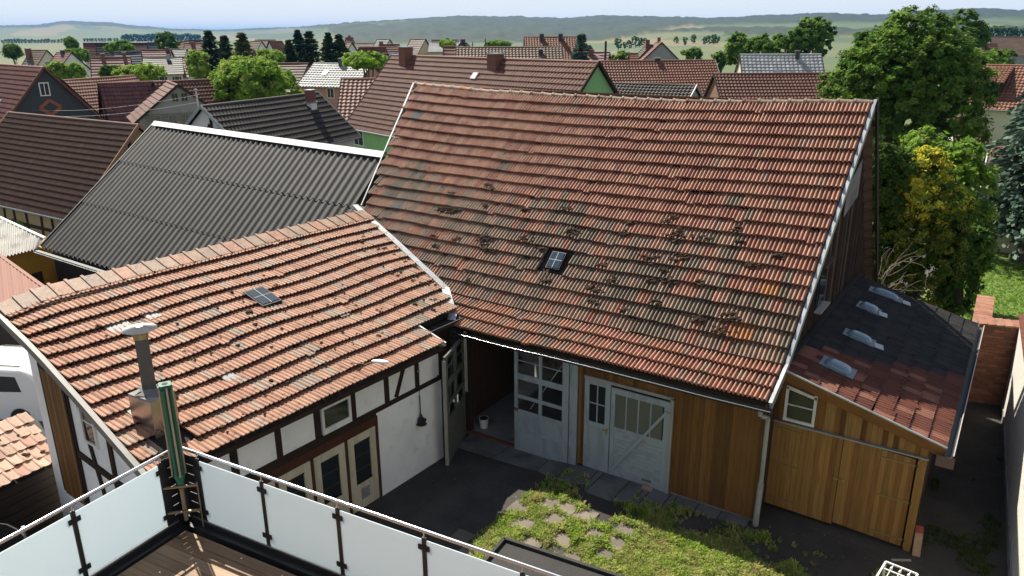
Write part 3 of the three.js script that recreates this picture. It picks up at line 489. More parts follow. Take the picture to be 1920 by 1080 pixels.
// ---------------------------------------------------------------- half-timbered workshop with a single-pitch roof
const AL = -0.045;
const shop = thing('half_timbered_workshop', 'white half-timbered workshop with salmon tiled single-pitch roof beside the yard', 'workshop', [-2.44, 0, 0], AL);
shop.updateMatrixWorld(true);
const shopW = (x, y, z) => shop.localToWorld(V(x, y, z)), shopL = (p) => shop.worldToLocal(p.clone());
const GZ = (x) => mix(8.62, 8.3, clamp((0.36 - x) / 5.76));                                                        // where the gable verge runs
const shopRoof = (z, v) => V(mix(-5.4, 0.36, v), mix(4.7, 3.0, v) + 0.03 * Math.sin(z * 1.5 + v * 2) * Math.sin(v * 3.1) + 0.03 * (vnoise(z * 0.5, v * 3, 3) - 0.5) - 0.16 * smooth(7.2, 8.5, z) * (1 - smooth(0, 0.35, v)), z);
{
  const r = rng(41), w = 0.2, rows = 14, shapes = [1, 2, 3, 4, 5].map((s) => tileShape(w, 0.43, FLAT, 0.085, s + 20)), cells = [];
  for (let j = 0; j < rows; j++) for (let i = -14; i < 43; i++) {
    const v0 = j / rows, v1 = (j + 1) / rows, xm = mix(-5.4, 0.36, (v0 + v1) / 2), z1 = GZ(xm) - 0.06 - (42 - i) * w, z0 = z1 - w, m = shopRoof((z0 + z1) / 2, (v0 + v1) / 2), g = shopW(m.x, m.y, m.z);
    if (g.z < zValley(g.x) + 0.06 && g.x < -2.5) continue;
    if (g.z < 1.5 && j >= rows - 2) continue;
    if (g.z < -0.2 && g.x > -3.6) continue;
    if (m.x > -0.62 && m.x < -0.25 && m.z > 7.55 && m.z < 8.05) continue;
    const n = fbm(m.z * 0.8, m.x * 0.8, 4, 15), q = r(), near = smooth(2.5, 0, g.z) * smooth(4.9, 3.6, -g.x + 0.6);
    let tone = q < 0.86 ? 21 + (r() * 4 | 0) : q < 0.97 ? 25 : 26;
    if (near > r() * 1.5) tone = [5, 25, 26, 10][r() * 4 | 0];
    if (n > 0.66 && r() < 0.3) tone = 26;
    
    cells.push({ m: cell(shopRoof(z1, v0), shopRoof(z0, v0), shopRoof(z1, v1), w, 0.43, 0.008, r), tone, hidden: false });
  }
  layTiles(shop, cells, shapes);
  // capping course along the high edge
  for (let i = 0; i < 29; i++) {
    const z = GZ(-5.4) - 0.05 - i * 0.34; if (shopW(-5.4, 0, z).z < -1.9) break;
    const t = mb(500 + i), q = (x, dz, k) => { const p = shopRoof(z - dz, (x + 5.4) / 5.76); return V(x, p.y + k, z - dz); };
    t.hexa([q(-5.5, 0, 0.05), q(-5.05, 0, 0.05), q(-5.05, 0.33, 0.05), q(-5.5, 0.33, 0.05)], [q(-5.5, 0, 0.105), q(-5.05, 0, 0.09), q(-5.05, 0.33, 0.09), q(-5.5, 0.33, 0.105)]);
    t.beam(q(-5.52, 0.01, 0.115), q(-5.03, 0.01, 0.1), 0.06, 0.035);
    part(shop, 'capping_tile', t, toneMat[[25, 26, 25, 22][i % 4]]);
  }
  const und = mb(1), dn = (p) => p.add(V(0, -0.05, 0));
  for (let k = 0; k < 12; k++) { const xa = k / 12, xb = (k + 1) / 12, x = mix(-5.4, 0.36, (k + 0.5) / 12), zw = shopL(V(shopW(x, 0, 0).x, 0, Math.max(zValley(shopW(x, 0, 0).x), k > 9 ? 1.4 : -9))).z; und.quad(dn(shopRoof(GZ(x) - 0.1, xa)), dn(shopRoof(GZ(x) - 0.1, xb)), dn(shopRoof(zw + 0.05, xb)), dn(shopRoof(zw + 0.05, xa))); }
  part(shop, 'roof_boarding', und, M.deck);
  const vg = (x, k) => { const p = shopRoof(GZ(x), (x + 5.4) / 5.76); return V(x, p.y + k, GZ(x) + 0.0); };
  const vb = mb(2), vc = mb(3); for (let k = 0; k < 8; k++) { const a = mix(-5.5, 0.42, k / 8), b = mix(-5.5, 0.42, (k + 1) / 8); vb.beam(vg(a, -0.06), vg(b, -0.06), 0.035, 0.18); vc.beam(vg(a, 0.055), vg(b, 0.055), 0.09, 0.02); }
  part(shop, 'verge_board', vb, mat([0.2, 0.185, 0.165], 0.75, { map: T.wear })); part(shop, 'verge_capping', vc, mat([0.22, 0.21, 0.2], 0.6, { map: T.wear }));
  const shopEdge = (z, k = 0) => { const p = shopRoof(z, 1); return V(p.x, p.y + k, z); };
  part(shop, 'eaves_board', mb(4).beam(shopEdge(8.6, -0.09), shopEdge(1.55, -0.09), 0.03, 0.1), M.beam);
  part(shop, 'eaves_strip', mb(5).beam(shopEdge(8.6, -0.155).add(V(-0.06, 0, 0)), shopEdge(1.55, -0.155).add(V(-0.06, 0, 0)), 0.02, 0.02), mat([0.5, 0.47, 0.42], 0.6));
  part(shop, 'eaves_end_strip', mb(6).beam(V(-0.42, 3.27, 1.52), V(0.4, 3.03, 1.52), 0.04, 0.03), M.whitePaint);
  const sg = part(shop, 'short_gutter', mb(7).box(0.16, 0.09, 1.5, -0.36, 2.98, 0.78), M.iron); part(sg, 'rim', mb(8).cyl(V(-0.27, 3.075, 0.02), V(-0.27, 3.075, 1.53), 0.012, 0.012, 6), M.steel);
  // moss cushions
  const rm = rng(77);
  for (let k = 0; k < 120; k++) {
    const z = mix(0.9, 7.2, rm()), v = mix(0.25, 0.99, rm()), p = shopRoof(z, v), g = shopW(p.x, p.y, p.z);
    if (rm() < 0.25 || g.z < zValley(g.x) + 0.2 || (g.z < 1.6 && v > 0.84)) continue;
    part(shop, 'moss_cushion', clump(mb(k), V(p.x, p.y + 0.075, p.z), 0.03 + 0.08 * rm() * rm() * rm(), rm, 3), rm() < 0.85 ? M.moss : M.mossGreen);
  }
  const mv = mb(9); for (let k = 0; k < 260; k++) { const z = mix(-1.0, 2.2, rm()), v = mix(0.15, 0.85, rm()), p = shopRoof(z, v), g = shopW(p.x, p.y, p.z), d = g.z - zValley(g.x); if (d < 0.12 || d > 0.25 + 1.2 * rm()) continue; clump(mv, V(p.x, p.y + 0.07, p.z), 0.025 + 0.04 * rm(), rm, 2); }
  part(shop, 'valley_moss', mv, M.moss, 'stuff');
  // sheet metal repairs and a rooflight
  const onRoof = (z, x, k = 0) => { const p = shopRoof(z, (x + 5.4) / 5.76); p.y += k; return p; };
  for (const [z0, z1, x0, x1] of [[6.6, 7.05, -3.75, -3.4], [5.95, 6.25, -3.85, -3.5], [5.95, 6.2, -1.35, -1.0], [7.85, 8.05, -1.25, -0.95], [2.55, 2.8, -1.9, -1.6]])
    part(shop, 'metal_patch', mb(11).hexa([onRoof(z1, x0, 0.05), onRoof(z1, x1, 0.055), onRoof(z0, x1, 0.055), onRoof(z0, x0, 0.05)], [onRoof(z1, x0, 0.06), onRoof(z1, x1, 0.07), onRoof(z0, x1, 0.07), onRoof(z0, x0, 0.06)]), mat([0.27, 0.28, 0.27], 0.6, { map: T.mottle }));
  const rl = new THREE.Group(); rl.name = 'rooflight'; shop.add(rl); rl.position.copy(onRoof(3.82, -3.05, 0.1)); rl.rotation.z = -0.287;
  part(rl, 'frame', mb(12).box(0.72, 0.09, 0.52, 0, -0.07, 0), M.iron);
  for (const [x, z] of [[-0.16, -0.12], [0.16, -0.12], [-0.16, 0.12], [0.16, 0.12]]) part(rl, 'pane', mb(13).box(0.29, 0.012, 0.21, x, 0.021, z), mat([0.05, 0.065, 0.08], 0.15));
  part(rl, 'bar', mb(14).box(0.66, 0.02, 0.012, 0, 0.022, 0).box(0.01, 0.018, 0.46, 0, 0.022, 0), M.zincDull);
  part(rl, 'apron', mb(15).box(0.2, 0.02, 0.6, 0.44, -0.05, 0), M.iron);
  // metal-clad chimney stack with a fibre-cement flue
  const ch = new THREE.Group(); ch.name = 'chimney'; shop.add(ch); ch.position.set(-0.8, 3.06, 7.78); ch.scale.set(1.16, 0.98, 1.16); ch.rotation.y = 0.12;
  part(ch, 'casing', mb(16).box(0.5, 0.83, 0.42, 0, 0.02, 0), mat([0.5, 0.46, 0.42], 0.32, { metalness: 0.9, map: T.mottle }));
  part(ch, 'mortar_cap', clump(mb(17).box(0.5, 0.04, 0.42, 0, 0.85, 0), V(0, 0.86, 0), 0.24, rng(5), 4), M.concrete);
  part(ch, 'apron', mb(18).hexa([V(0.24, -0.12, 0.27), V(0.62, -0.22, 0.27), V(0.62, -0.22, -0.27), V(0.24, -0.12, -0.27)], [V(0.24, 0.06, 0.27), V(0.62, -0.12, 0.27), V(0.62, -0.12, -0.27), V(0.24, 0.06, -0.27)]).box(0.55, 0.03, 0.56, 0, 0.0, 0), mat([0.05, 0.075, 0.11], 0.5));
  part(ch, 'flue', mb(19).cyl(V(-0.03, 0.88, 0), V(-0.03, 1.98, 0), 0.1, 0.092, 16), mat([0.13, 0.12, 0.11], 0.95, { map: T.concrete, bumpMap: T.bump, bumpScale: 0.01 }));
  part(ch, 'collar', mb(20).cyl(V(-0.03, 1.9, 0), V(-0.03, 1.99, 0), 0.106, 0.106, 16), mat([0.4, 0.3, 0.16], 0.45, { metalness: 0.7 }));
  part(ch, 'cowl', mb(21).cyl(V(-0.03, 2.07, 0), V(-0.03, 2.12, 0), 0.24, 0.05, 24), mat([0.8, 0.8, 0.8], 0.45, { metalness: 0.4 }));
  for (const a of [0.4, 2.5, 4.6]) part(ch, 'cowl_strut', mb(22).cyl(V(-0.03 + Math.cos(a) * 0.09, 1.98, Math.sin(a) * 0.09), V(-0.03 + Math.cos(a) * 0.13, 2.08, Math.sin(a) * 0.13), 0.008, 0.008, 5), M.steel);
  // ---- yard wall: white infill panels between dark timbers
  const gy = -0.18, w2 = (n, m, x0, x1, y0, y1, d = 0.03, x = 0) => part(shop, n, mb((x0 * 131 + y0 * 37) | 0).box(d, y1 - y0, x1 - x0, x - d / 2, y0, (x0 + x1) / 2), m);
  w2('wall', M.white, 1.3, 8.5, gy, 3.0, 0.2, -0.05); w2('recess_wall', M.darkWood, 0.2, 1.3, gy, 3.0, 0.1, -0.62);
  w2('render', M.white, 1.3, 3.42, gy, 1.92, 0.06, 0.012);
  for (const [a, b] of [[2.15, 2.98], [3.12, 3.94], [5.06, 5.86], [5.99, 6.8], [6.97, 7.8], [1.4, 2.02]]) w2('infill_panel', M.white, a, b, 2.03, 2.82, 0.03, -0.02);
  for (const a of [2.085, 3.05, 4.03, 4.98, 5.925, 6.885, 7.87]) w2('timber_post', M.beam, a - 0.066, a + 0.066, 2.02, 2.9, 0.07, 0.0);
  w2('timber_rail', M.beam, 1.3, 8.5, 1.86, 2.03, 0.08, 0.008); w2('timber_rail', M.beam, 1.3, 8.5, 2.82, 2.99, 0.08, 0.006);
  w2('timber_post', M.beam, 4.03, 4.98, 1.98, 2.05, 0.072, 0.0);
  part(shop, 'timber_brace', mb(23).beam(V(-0.015, 2.05, 2.78), V(-0.015, 2.86, 2.42), 0.1, 0.05, V(1, 0, 0)), M.beam);
  w2('timber_rail', M.beamBrown, 3.4, 8.3, 1.66, 1.87, 0.09, 0.02);
  const win = new THREE.Group(); win.name = 'window'; shop.add(win);
  const wb = (n, x0, x1, y0, y1, d, x, m) => part(win, n, mb((x0 * 91 + y0 * 77) | 0).box(d, y1 - y0, x1 - x0, x, y0, (x0 + x1) / 2), m);
  for (const a of [[4.13, 4.19, 2.05, 2.66], [4.84, 4.9, 2.05, 2.66], [4.19, 4.84, 2.6, 2.66], [4.19, 4.84, 2.05, 2.18]]) wb('frame', ...a, 0.05, 0.02, M.whitePaint);
  wb('pane', 4.191, 4.839, 2.181, 2.599, 0.006, 0.01, M.glass);
  // three glazed cream doors in brown frames
  for (const [a, b] of [[3.5, 4.3], [4.38, 5.2], [5.28, 6.06], [6.14, 6.95]]) {
    const d = new THREE.Group(); d.name = 'glazed_door'; shop.add(d); const pb = (n, x0, x1, y0, y1, dd, x, m) => part(d, n, mb((x0 * 57 + y0 * 91) | 0).box(dd, y1 - y0, x1 - x0, x, y0, (x0 + x1) / 2), m);
    pb('jamb', a - 0.07, a, gy, 1.68, 0.08, 0.01, M.beamBrown);
    pb('stile', a, a + 0.17, gy + 0.04, 1.66, 0.045, 0.01, M.cream); pb('stile', b - 0.17, b, gy + 0.04, 1.66, 0.045, 0.01, M.cream); pb('rail', a + 0.17, b - 0.17, 1.47, 1.66, 0.043, 0.01, M.cream);
    for (let i = 0; i < 4; i++) { const s = (b - a - 0.34) / 4; pb('board', a + 0.17 + i * s + 0.002, a + 0.17 + (i + 1) * s - 0.002, gy + 0.04, 0.5, 0.042, 0.01, M.cream); }
    for (let i = 0; i < 3; i++) pb('pane', a + 0.17, b - 0.17, 0.5 + i * 0.325, 0.5 + i * 0.325 + 0.3, 0.006, 0.005, M.glass);
    for (let i = 1; i < 3; i++) pb('glazing_bar', a + 0.17, b - 0.17, 0.475 + i * 0.325, 0.5 + i * 0.325, 0.012, 0.006, M.beamBrown);
    for (const [y0, y1, z0, z1] of [[0.49, 0.52, a + 0.17, b - 0.17], [1.45, 1.48, a + 0.17, b - 0.17]]) pb('bead', z0, z1, y0, y1, 0.05, 0.012, M.beam);
    if (a < 4) { const v = pb('vent', a + 0.28, b - 0.28, 0.08, 0.34, 0.02, 0.035, M.zincDull); for (let k = 0; k < 5; k++) part(v, 'louvre', mb(k).box(0.02, 0.012, b - a - 0.6, 0.05, 0.11 + k * 0.045, (a + b) / 2), mat([0.3, 0.28, 0.26], 0.6)); }
  }
  w2('jamb', M.beamBrown, 3.42, 3.5 - 0.071, gy, 1.68, 0.08, 0.015);
  // ---- gable towards the terrace
  const gz = (x) => GZ(x) - 0.16, gx = (x, y, k = 0) => V(x, y, gz(x) + k), ry = (x) => shopRoof(8.2, (x + 5.4) / 5.76).y - 0.12;
  const gable = mb(24);
  for (let k = 0; k < 6; k++) { const a = mix(-4.6, 0, k / 6), b = mix(-4.6, 0, (k + 1) / 6); gable.hexa([gx(a, -0.8), gx(b, -0.8), gx(b, -0.8, -0.2), gx(a, -0.8, -0.2)], [gx(a, ry(a)), gx(b, ry(b)), gx(b, ry(b), -0.2), gx(a, ry(a), -0.2)]); }
  part(shop, 'gable_wall', gable, M.white);
  const bar = (x0, y0, x1, y1, w = 0.13, m = M.beam, n = 'timber') => part(shop, n, mb((x0 * 100 + y0 * 10 + 900) | 0).beam(gx(x0, y0, 0.012), gx(x1, y1, 0.012), 0.05, w, V(0, 1, 0).applyAxisAngle(V(0, 0, 1), Math.atan2(y1 - y0, x1 - x0))), m);
  const post = (x, y0, y1, w = 0.13) => part(shop, 'timber_post', mb((x * 100 + 1900) | 0).box(w, y1 - y0, 0.05, x, y0, gz(x) + 0.012), M.beam);
  post(-4.0, 1.0, ry(-4.0)); post(-2.95, 0.95, ry(-2.95)); post(-1.35, 0.95, ry(-1.35)); post(-0.07, 0.95, ry(-0.07));
  bar(-4.02, 3.85, -2.9, 3.85, 0.14); bar(-2.9, 2.25, 0, 2.25, 0.13); bar(-2.95, 0.98, 0, 0.98, 0.13); bar(-2.45, 3.5, -1.85, 1.05, 0.1); bar(-1.3, 2.2, -0.1, 1.1, 0.0001 + 0.1);
  bar(-2.95, 0.86, 0.0, 0.86, 0.06, mat([0.35, 0.34, 0.28], 0.7), 'sill_board');
  const hatch = new THREE.Group(); hatch.name = 'loading_door'; shop.add(hatch);
  for (let i = 0; i < 8; i++) part(hatch, 'board', mb(600 + i).box(0.1, 2.78, 0.05, -3.83 + i * 0.112, 1.02, gz(-3.4) + 0.02), M.boardBrown[i % 4]);
  part(hatch, 'frame', mb(25).box(1.0, 0.08, 0.07, -3.43, 3.76, gz(-3.4) + 0.02).box(0.07, 2.8, 0.07, -2.98, 1.0, gz(-3) + 0.02), M.beam);
  const gw = new THREE.Group(); gw.name = 'gable_window'; shop.add(gw);
  part(gw, 'frame', mb(26).box(0.5, 0.05, 0.06, -2.12, 2.72, gz(-2.1) + 0.02).box(0.5, 0.05, 0.06, -2.12, 3.42, gz(-2.1) + 0.02).box(0.05, 0.65, 0.06, -2.345, 2.77, gz(-2.1) + 0.02).box(0.05, 0.65, 0.06, -1.895, 2.77, gz(-2.1) + 0.02), M.whitePaint);
  part(gw, 'pane', mb(27).box(0.4, 0.65, 0.01, -2.12, 2.77, gz(-2.1) + 0.012), mat([0.06, 0.06, 0.06], 0.08)); part(gw, 'glazing_bar', mb(28).box(0.4, 0.025, 0.03, -2.12, 3.16, gz(-2.1) + 0.02), M.whitePaint);
  part(shop, 'rear_wall', mb(29).box(0.2, 4.6, 10.2, -4.5, -0.8, 3.0), M.white);
}
// lamp on a bracket over the eaves
{
  const l = thing('yard_lamp', 'white street lamp head on a rusty bracket above the workshop eaves', 'lamp', shopW(-0.02, 2.9, 3.9).toArray(), AL);
  part(l, 'bracket', mb(1).tube([V(0, 0, 0), V(0.1, 0.22, 0), V(0.22, 0.36, -0.04), V(0.42, 0.46, -0.14)], 0.02, 8), mat([0.15, 0.09, 0.05], 0.7)); part(l, 'brace', mb(2).tube([V(0.02, 0.12, 0.02), V(-0.12, 0.36, 0.02), V(0.24, 0.4, -0.05)], 0.012, 6), mat([0.15, 0.09, 0.05], 0.7));
  const h = new THREE.SphereGeometry(1, 22, 12); h.scale(0.19, 0.045, 0.085); const p = h.attributes.position; for (let i = 0; i < p.count; i++) { const k = 1 - 0.35 * (0.5 - p.getX(i) / 0.38); p.setXYZ(i, p.getX(i), p.getY(i) * (p.getY(i) < 0 ? 0.7 : 1), p.getZ(i) * k); } h.computeVertexNormals();
  const hd = part(l, 'lamp_head', h, mat([0.8, 0.8, 0.8], 0.35)); hd.position.set(0.56, 0.48, -0.2); hd.rotation.y = 0.55; hd.rotation.z = -0.05;
}
{
  const s = thing('grass_trimmer', 'small black grass trimmer hanging on the white workshop wall', 'trimmer', shopW(0.06, 1.1, 2.1).toArray(), AL);
  part(s, 'shaft', mb(1).cyl(V(0, 0.25, 0), V(0, 0.72, 0), 0.014, 0.014, 8).cyl(V(0, 0.72, 0), V(0, 1.35, 0), 0.008, 0.008, 6), M.black); part(s, 'hook', mb(2).box(0.05, 0.04, 0.04, 0, 1.33, 0), M.zincDull);
  part(s, 'motor', mb(3).box(0.1, 0.12, 0.12, 0.02, 0.05, 0.02, 0.3).cyl(V(0.02, 0.16, 0), V(0, 0.27, 0), 0.045, 0.02, 10), M.iron); part(s, 'guard', mb(4).cyl(V(0.04, 0.02, 0.02), V(0.04, 0.06, 0.02), 0.13, 0.09, 12), M.black); part(s, 'fuel_tank', mb(5).box(0.06, 0.07, 0.09, 0.02, 0.03, -0.09), M.black);
}
{
  const b = thing('bucket', 'white plastic bucket standing just inside the barn gateway', 'bucket', [-2.5, -0.14, -0.42]);
  part(b, 'shell', mb(1).cyl(V(0, 0, 0), V(0, 0.27, 0), 0.1, 0.13, 18, false).cyl(V(0, 0.002, 0), V(0, 0.006, 0), 0.1, 0.1, 18), mat([0.72, 0.72, 0.7], 0.5)); part(b, 'rim', mb(2).cyl(V(0, 0.255, 0), V(0, 0.275, 0), 0.137, 0.137, 18, false), mat([0.75, 0.75, 0.73], 0.5)); part(b, 'contents', mb(3).cyl(V(0, 0.2, 0), V(0, 0.285, 0), 0.12, 0.1, 12), M.black);
}
single('loose_brick', 'pale loose brick lying before the blue-grey barn doors', 'brick', new MB(3).box(0.24, 0.07, 0.115, 2.42, 0.0, 0.14, 0.1), mat([0.42, 0.27, 0.2], 0.9, { map: T.mottleFine }));
{
  const b = thing('hollow_brick', 'red hollow brick standing on end at the garage corner', 'brick', [7.74, 0, -0.78], 0.15);
  part(b, 'body', mb(1).hexa([V(-0.07, 0, 0.16), V(0.07, 0, 0.16), V(0.07, 0, -0.06), V(-0.07, 0, -0.06)], [V(-0.07, 0.42, 0.02), V(0.07, 0.42, 0.02), V(0.07, 0.5, -0.14), V(-0.07, 0.5, -0.14)]), mat([0.42, 0.26, 0.17], 0.9, { map: T.mottleFine }));
  part(b, 'holed_end', mb(2).beam(V(0, 0.462, 0.02), V(0, 0.515, -0.13), 0.125, 0.012, V(0, 1, 0.3)), mat([0.3, 0.06, 0.04], 0.9));
}
single('old_plank', 'short pale plank lying on the ground by the garage corner', 'plank', new MB(3).beam(V(7.38, 0.015, -0.22), V(7.7, 0.015, -0.42), 0.05, 0.02), wood([0.38, 0.34, 0.28], 0.85));
{
  const c = thing('metal_rack', 'white metal rack with spindles at the lower right edge', 'rack', [7.6, 0, 1.38], -0.12);
  const w = 0.52, d = 0.9, y = 0.8;
  for (const [x, z] of [[0, 0], [w, 0], [w, d], [0, d]]) part(c, 'leg', mb(1).box(0.03, y, 0.03, x - w / 2, 0, z - 0.3), M.whitePaint);
  part(c, 'top_rail', mb(2).beam(V(-w / 2, y, -0.3), V(w / 2, y, -0.3), 0.03, 0.03), M.whitePaint); part(c, 'top_rail', mb(3).beam(V(-w / 2, y, -0.3), V(-w / 2, y, d - 0.3), 0.03, 0.03), M.whitePaint); part(c, 'top_rail', mb(4).beam(V(w / 2, y, -0.3), V(w / 2, y, d - 0.3), 0.03, 0.03), M.whitePaint);
  part(c, 'cross_rail', mb(5).beam(V(-w / 2, y - 0.01, -0.1), V(w / 2, y - 0.01, -0.1), 0.025, 0.02), M.whitePaint);
  for (let i = 0; i < 3; i++) { const x = -0.13 + i * 0.14; part(c, 'spindle', mb(6).cyl(V(x, y, -0.29), V(x, y, 0.3), 0.009, 0.009, 6).cyl(V(x, y + 0.01, -0.18), V(x, y + 0.01, -0.13), 0.022, 0.022, 10), M.whitePaint); }
  for (let i = 0; i < 9; i++) part(c, 'shelf_wire', mb(7).cyl(V(-w / 2, y - 0.16, -0.22 + i * 0.09), V(w / 2, y - 0.16, -0.22 + i * 0.09), 0.005, 0.005, 5), M.zinc);
}
// ---------------------------------------------------------------- terrace in the foreground
const TC = [0.47, 4.11, 9.756], TT = 0.1;
{
  const t = thing('roof_terrace', 'timber roof terrace in the foreground with screwed brown boards', 'terrace', TC, TT);
  const r = rng(61), dm = [[0.3, 0.19, 0.115], [0.34, 0.22, 0.135], [0.26, 0.165, 0.1], [0.38, 0.25, 0.155]].map((c) => wood(c, 0.55));
  for (let i = 0; i < 24; i++) {
    const z = 0.16 + i * 0.148, b = part(t, 'deck_board', mb(i).beam(V(0.13, -0.016, z + 0.071), V(7.43, -0.016, z + 0.071), 0.142, 0.028), dm[(r() * 4) | 0]);
    if (i < 0) for (let k = 0; k < 7; k++) part(b, 'groove', mb(k).box(7.29, 0.004, 0.0022, 3.78, -0.0035, z + 0.018 + k * 0.0177), M.deck);
    if (i % 2 === 0) for (let k = 0; k < 7; k++) part(b, 'screw', mb(k).cyl(V(0.5 + k * 0.62 + (i % 4) * 0.1, -0.003, z + 0.07), V(0.5 + k * 0.62 + (i % 4) * 0.1, 0.0025, z + 0.07), 0.011, 0.011, 8), M.steel);
  }
  part(t, 'edge_channel', mb(70).box(7.4, 0.16, 0.1, 3.7, -0.14, 0.05), M.iron); part(t, 'edge_channel', mb(71).box(0.1, 0.16, 4.0, 0.05, -0.14, 2.05), M.iron);
  part(t, 'slab', mb(72).box(7.4, 0.3, 3.6, 3.76, -0.5, 1.9), M.concrete);
  part(t, 'lower_wall', mb(73).box(6.4, 4.2, 3.2, 4.2, -4.61, 2.3), M.white);
}
{
  const t = thing('glass_balustrade', 'frosted glass balustrade with steel handrail round the terrace corner', 'balustrade', TC, TT);
  const frost = mat([0.85, 0.93, 0.97], 0.9, { transmission: 0.5, thickness: 0, ior: 1.2 });
  const post = (x, z, turn) => {
    const p = part(t, 'post', mb(1).box(0.045, 0.99, 0.02, x, -0.05, z, turn), M.iron); part(p, 'bracket', mb(2).cyl(V(x, 0.93, z), V(x, 1.0, z), 0.007, 0.007, 6), M.steel);
    for (const y of [0.2, 0.8]) part(p, 'clamp', mb(3).box(0.13, 0.055, 0.035, x, y, z, turn), M.black);
  };
  const xs = [0.31, 1.33, 2.41, 3.5, 4.59, 5.67], zs = [0.27, 1.33, 2.41, 3.5];
  for (const x of xs) post(x, 0, 0); for (const z of zs) post(0, z, Math.PI / 2);
  for (let i = 0; i + 1 < xs.length; i++) part(t, 'glass_panel', mb(4).box(xs[i + 1] - xs[i] - 0.06, 0.8, 0.009, (xs[i] + xs[i + 1]) / 2, 0.115, 0.0), frost);
  for (let i = 0; i + 1 < zs.length; i++) part(t, 'glass_panel', mb(5).box(0.009, 0.8, zs[i + 1] - zs[i] - 0.06, 0.0, 0.115, (zs[i] + zs[i + 1]) / 2), frost);
  part(t, 'handrail', mb(6).cyl(V(0, 1.02, 0), V(6.6, 1.02, 0), 0.021, 0.021, 16).cyl(V(0, 1.02, 0), V(0, 1.02, 3.9), 0.021, 0.021, 16), M.steel);
  part(t, 'bottom_trim', mb(7).box(6.4, 0.02, 0.018, 3.3, 0.085, 0.012), M.zinc); part(t, 'bottom_trim', mb(8).box(0.018, 0.02, 3.6, 0.012, 0.085, 1.95), M.zinc);
  part(t, 'bottom_channel', mb(9).box(6.5, 0.1, 0.06, 3.25, -0.02, -0.01), M.iron); part(t, 'bottom_channel', mb(10).box(0.06, 0.1, 3.9, -0.01, -0.02, 1.95), M.iron);
  // slotted sheet at the corner: bands and stubs leave real slots
  for (const s of [0, 1]) {
    const L = s ? 0.31 : 0.27, p = mb(11 + s), put = (a, b, y0, y1) => (s ? p.box(b - a, y1 - y0, 0.004, (a + b) / 2, y0, 0) : p.box(0.004, y1 - y0, b - a, 0, y0, (a + b) / 2));
    for (let k = 0; k < 7; k++) { const y = 0.06 + k * 0.128; put(0.02, L - 0.02, y, y + 0.118); put(0.02, 0.1, y + 0.118, y + 0.128); put(L - 0.09, L - 0.02, y + 0.118, y + 0.128); }
    part(t, 'slotted_sheet', p, M.iron);
  }
}
{
  const u = thing('folded_rotary_dryer', 'folded green and beige rotary clothes dryer in the terrace corner', 'clothes dryer', [TC[0] + 0.13, TC[1], TC[2] + 0.11], TT);
  const green = mat([0.012, 0.12, 0.075], 0.5), green2 = mat([0.03, 0.2, 0.13], 0.5), tan = mat([0.5, 0.4, 0.28], 0.6);
  part(u, 'pole', mb(1).cyl(V(0, 0.12, 0), V(0, 0.62, 0), 0.025, 0.025, 12), mat([0.45, 0.38, 0.28], 0.4, { metalness: 0.5 }));
  part(u, 'collar', mb(2).cyl(V(0, 0.55, 0), V(0, 0.68, 0), 0.026, 0.05, 12).cyl(V(0, 0.68, 0), V(0, 0.76, 0), 0.05, 0.075, 12), green2); part(u, 'collar_ring', mb(3).cyl(V(0, 0.535, 0), V(0, 0.56, 0), 0.032, 0.032, 12), M.brass);
  part(u, 'core', mb(4).cyl(V(0, 0.72, 0), V(0, 1.88, 0), 0.055, 0.05, 12), green);
  for (let k = 0; k < 4; k++) { const a = k * Math.PI / 2 + 0.5, c = Math.cos(a), s = Math.sin(a); part(u, 'arm', mb(5).cyl(V(c * 0.072, 0.74, s * 0.072), V(c * 0.066, 1.88, s * 0.066), 0.012, 0.012, 6), tan); part(u, 'cord_bundle', mb(6).cyl(V(Math.cos(a + 0.78) * 0.055, 0.74, Math.sin(a + 0.78) * 0.055), V(Math.cos(a + 0.78) * 0.055, 1.85, Math.sin(a + 0.78) * 0.055), 0.018, 0.018, 7), k % 2 ? green : green2); }
  const star = []; for (let k = 0; k < 16; k++) { const a = k / 16 * Math.PI * 2, q = k % 4 < 2 ? 0.085 : 0.066; star.push([Math.cos(a) * q, -Math.sin(a) * q]); }
  part(u, 'head', mb(7).prism(star, 1.87, 1.91), green); part(u, 'head_socket', mb(8).cyl(V(0, 1.908, 0), V(0, 1.913, 0), 0.032, 0.032, 14), M.black);
  const bm = mat([0.42, 0.32, 0.22], 0.5, { metalness: 0.4 });
  for (const y of [0.28, 0.62]) part(u, 'wall_bracket', mb(9).beam(V(-0.12, y - 0.02, 0.15), V(0.17, y - 0.02, -0.09), 0.03, 0.02).beam(V(0.02, y - 0.02, 0.03), V(0, y - 0.02, 0), 0.06, 0.02), bm);
  part(u, 'bracket_upright', mb(10).cyl(V(-0.12, 0.02, 0.15), V(-0.12, 0.8, 0.15), 0.008, 0.008, 6), bm); part(u, 'bracket_upright', mb(11).cyl(V(0.17, 0.02, -0.09), V(0.17, 0.64, -0.09), 0.008, 0.008, 6), bm);
}
{
  const p = thing('porch_roof', 'flat black felt porch roof beside the paving', 'porch', [2.75, 0, 6.25], TT);
  part(p, 'felt_sheet', mb(1).box(4.2, 0.05, 2.0, 2.1, 2.52, 1.02), M.felt); part(p, 'upstand', mb(2).box(4.25, 0.1, 0.05, 2.1, 2.52, 0.0), M.felt); part(p, 'upstand', mb(3).box(0.05, 0.1, 2.0, -0.02, 2.52, 1.0), M.felt); part(p, 'fascia', mb(4).box(4.15, 0.14, 1.95, 2.12, 2.37, 1.04), M.darkWood);
  for (const x of [0.12, 4.0]) part(p, 'post', mb(5).box(0.1, 2.4, 0.1, x, 0, 0.15), M.darkWood);
}
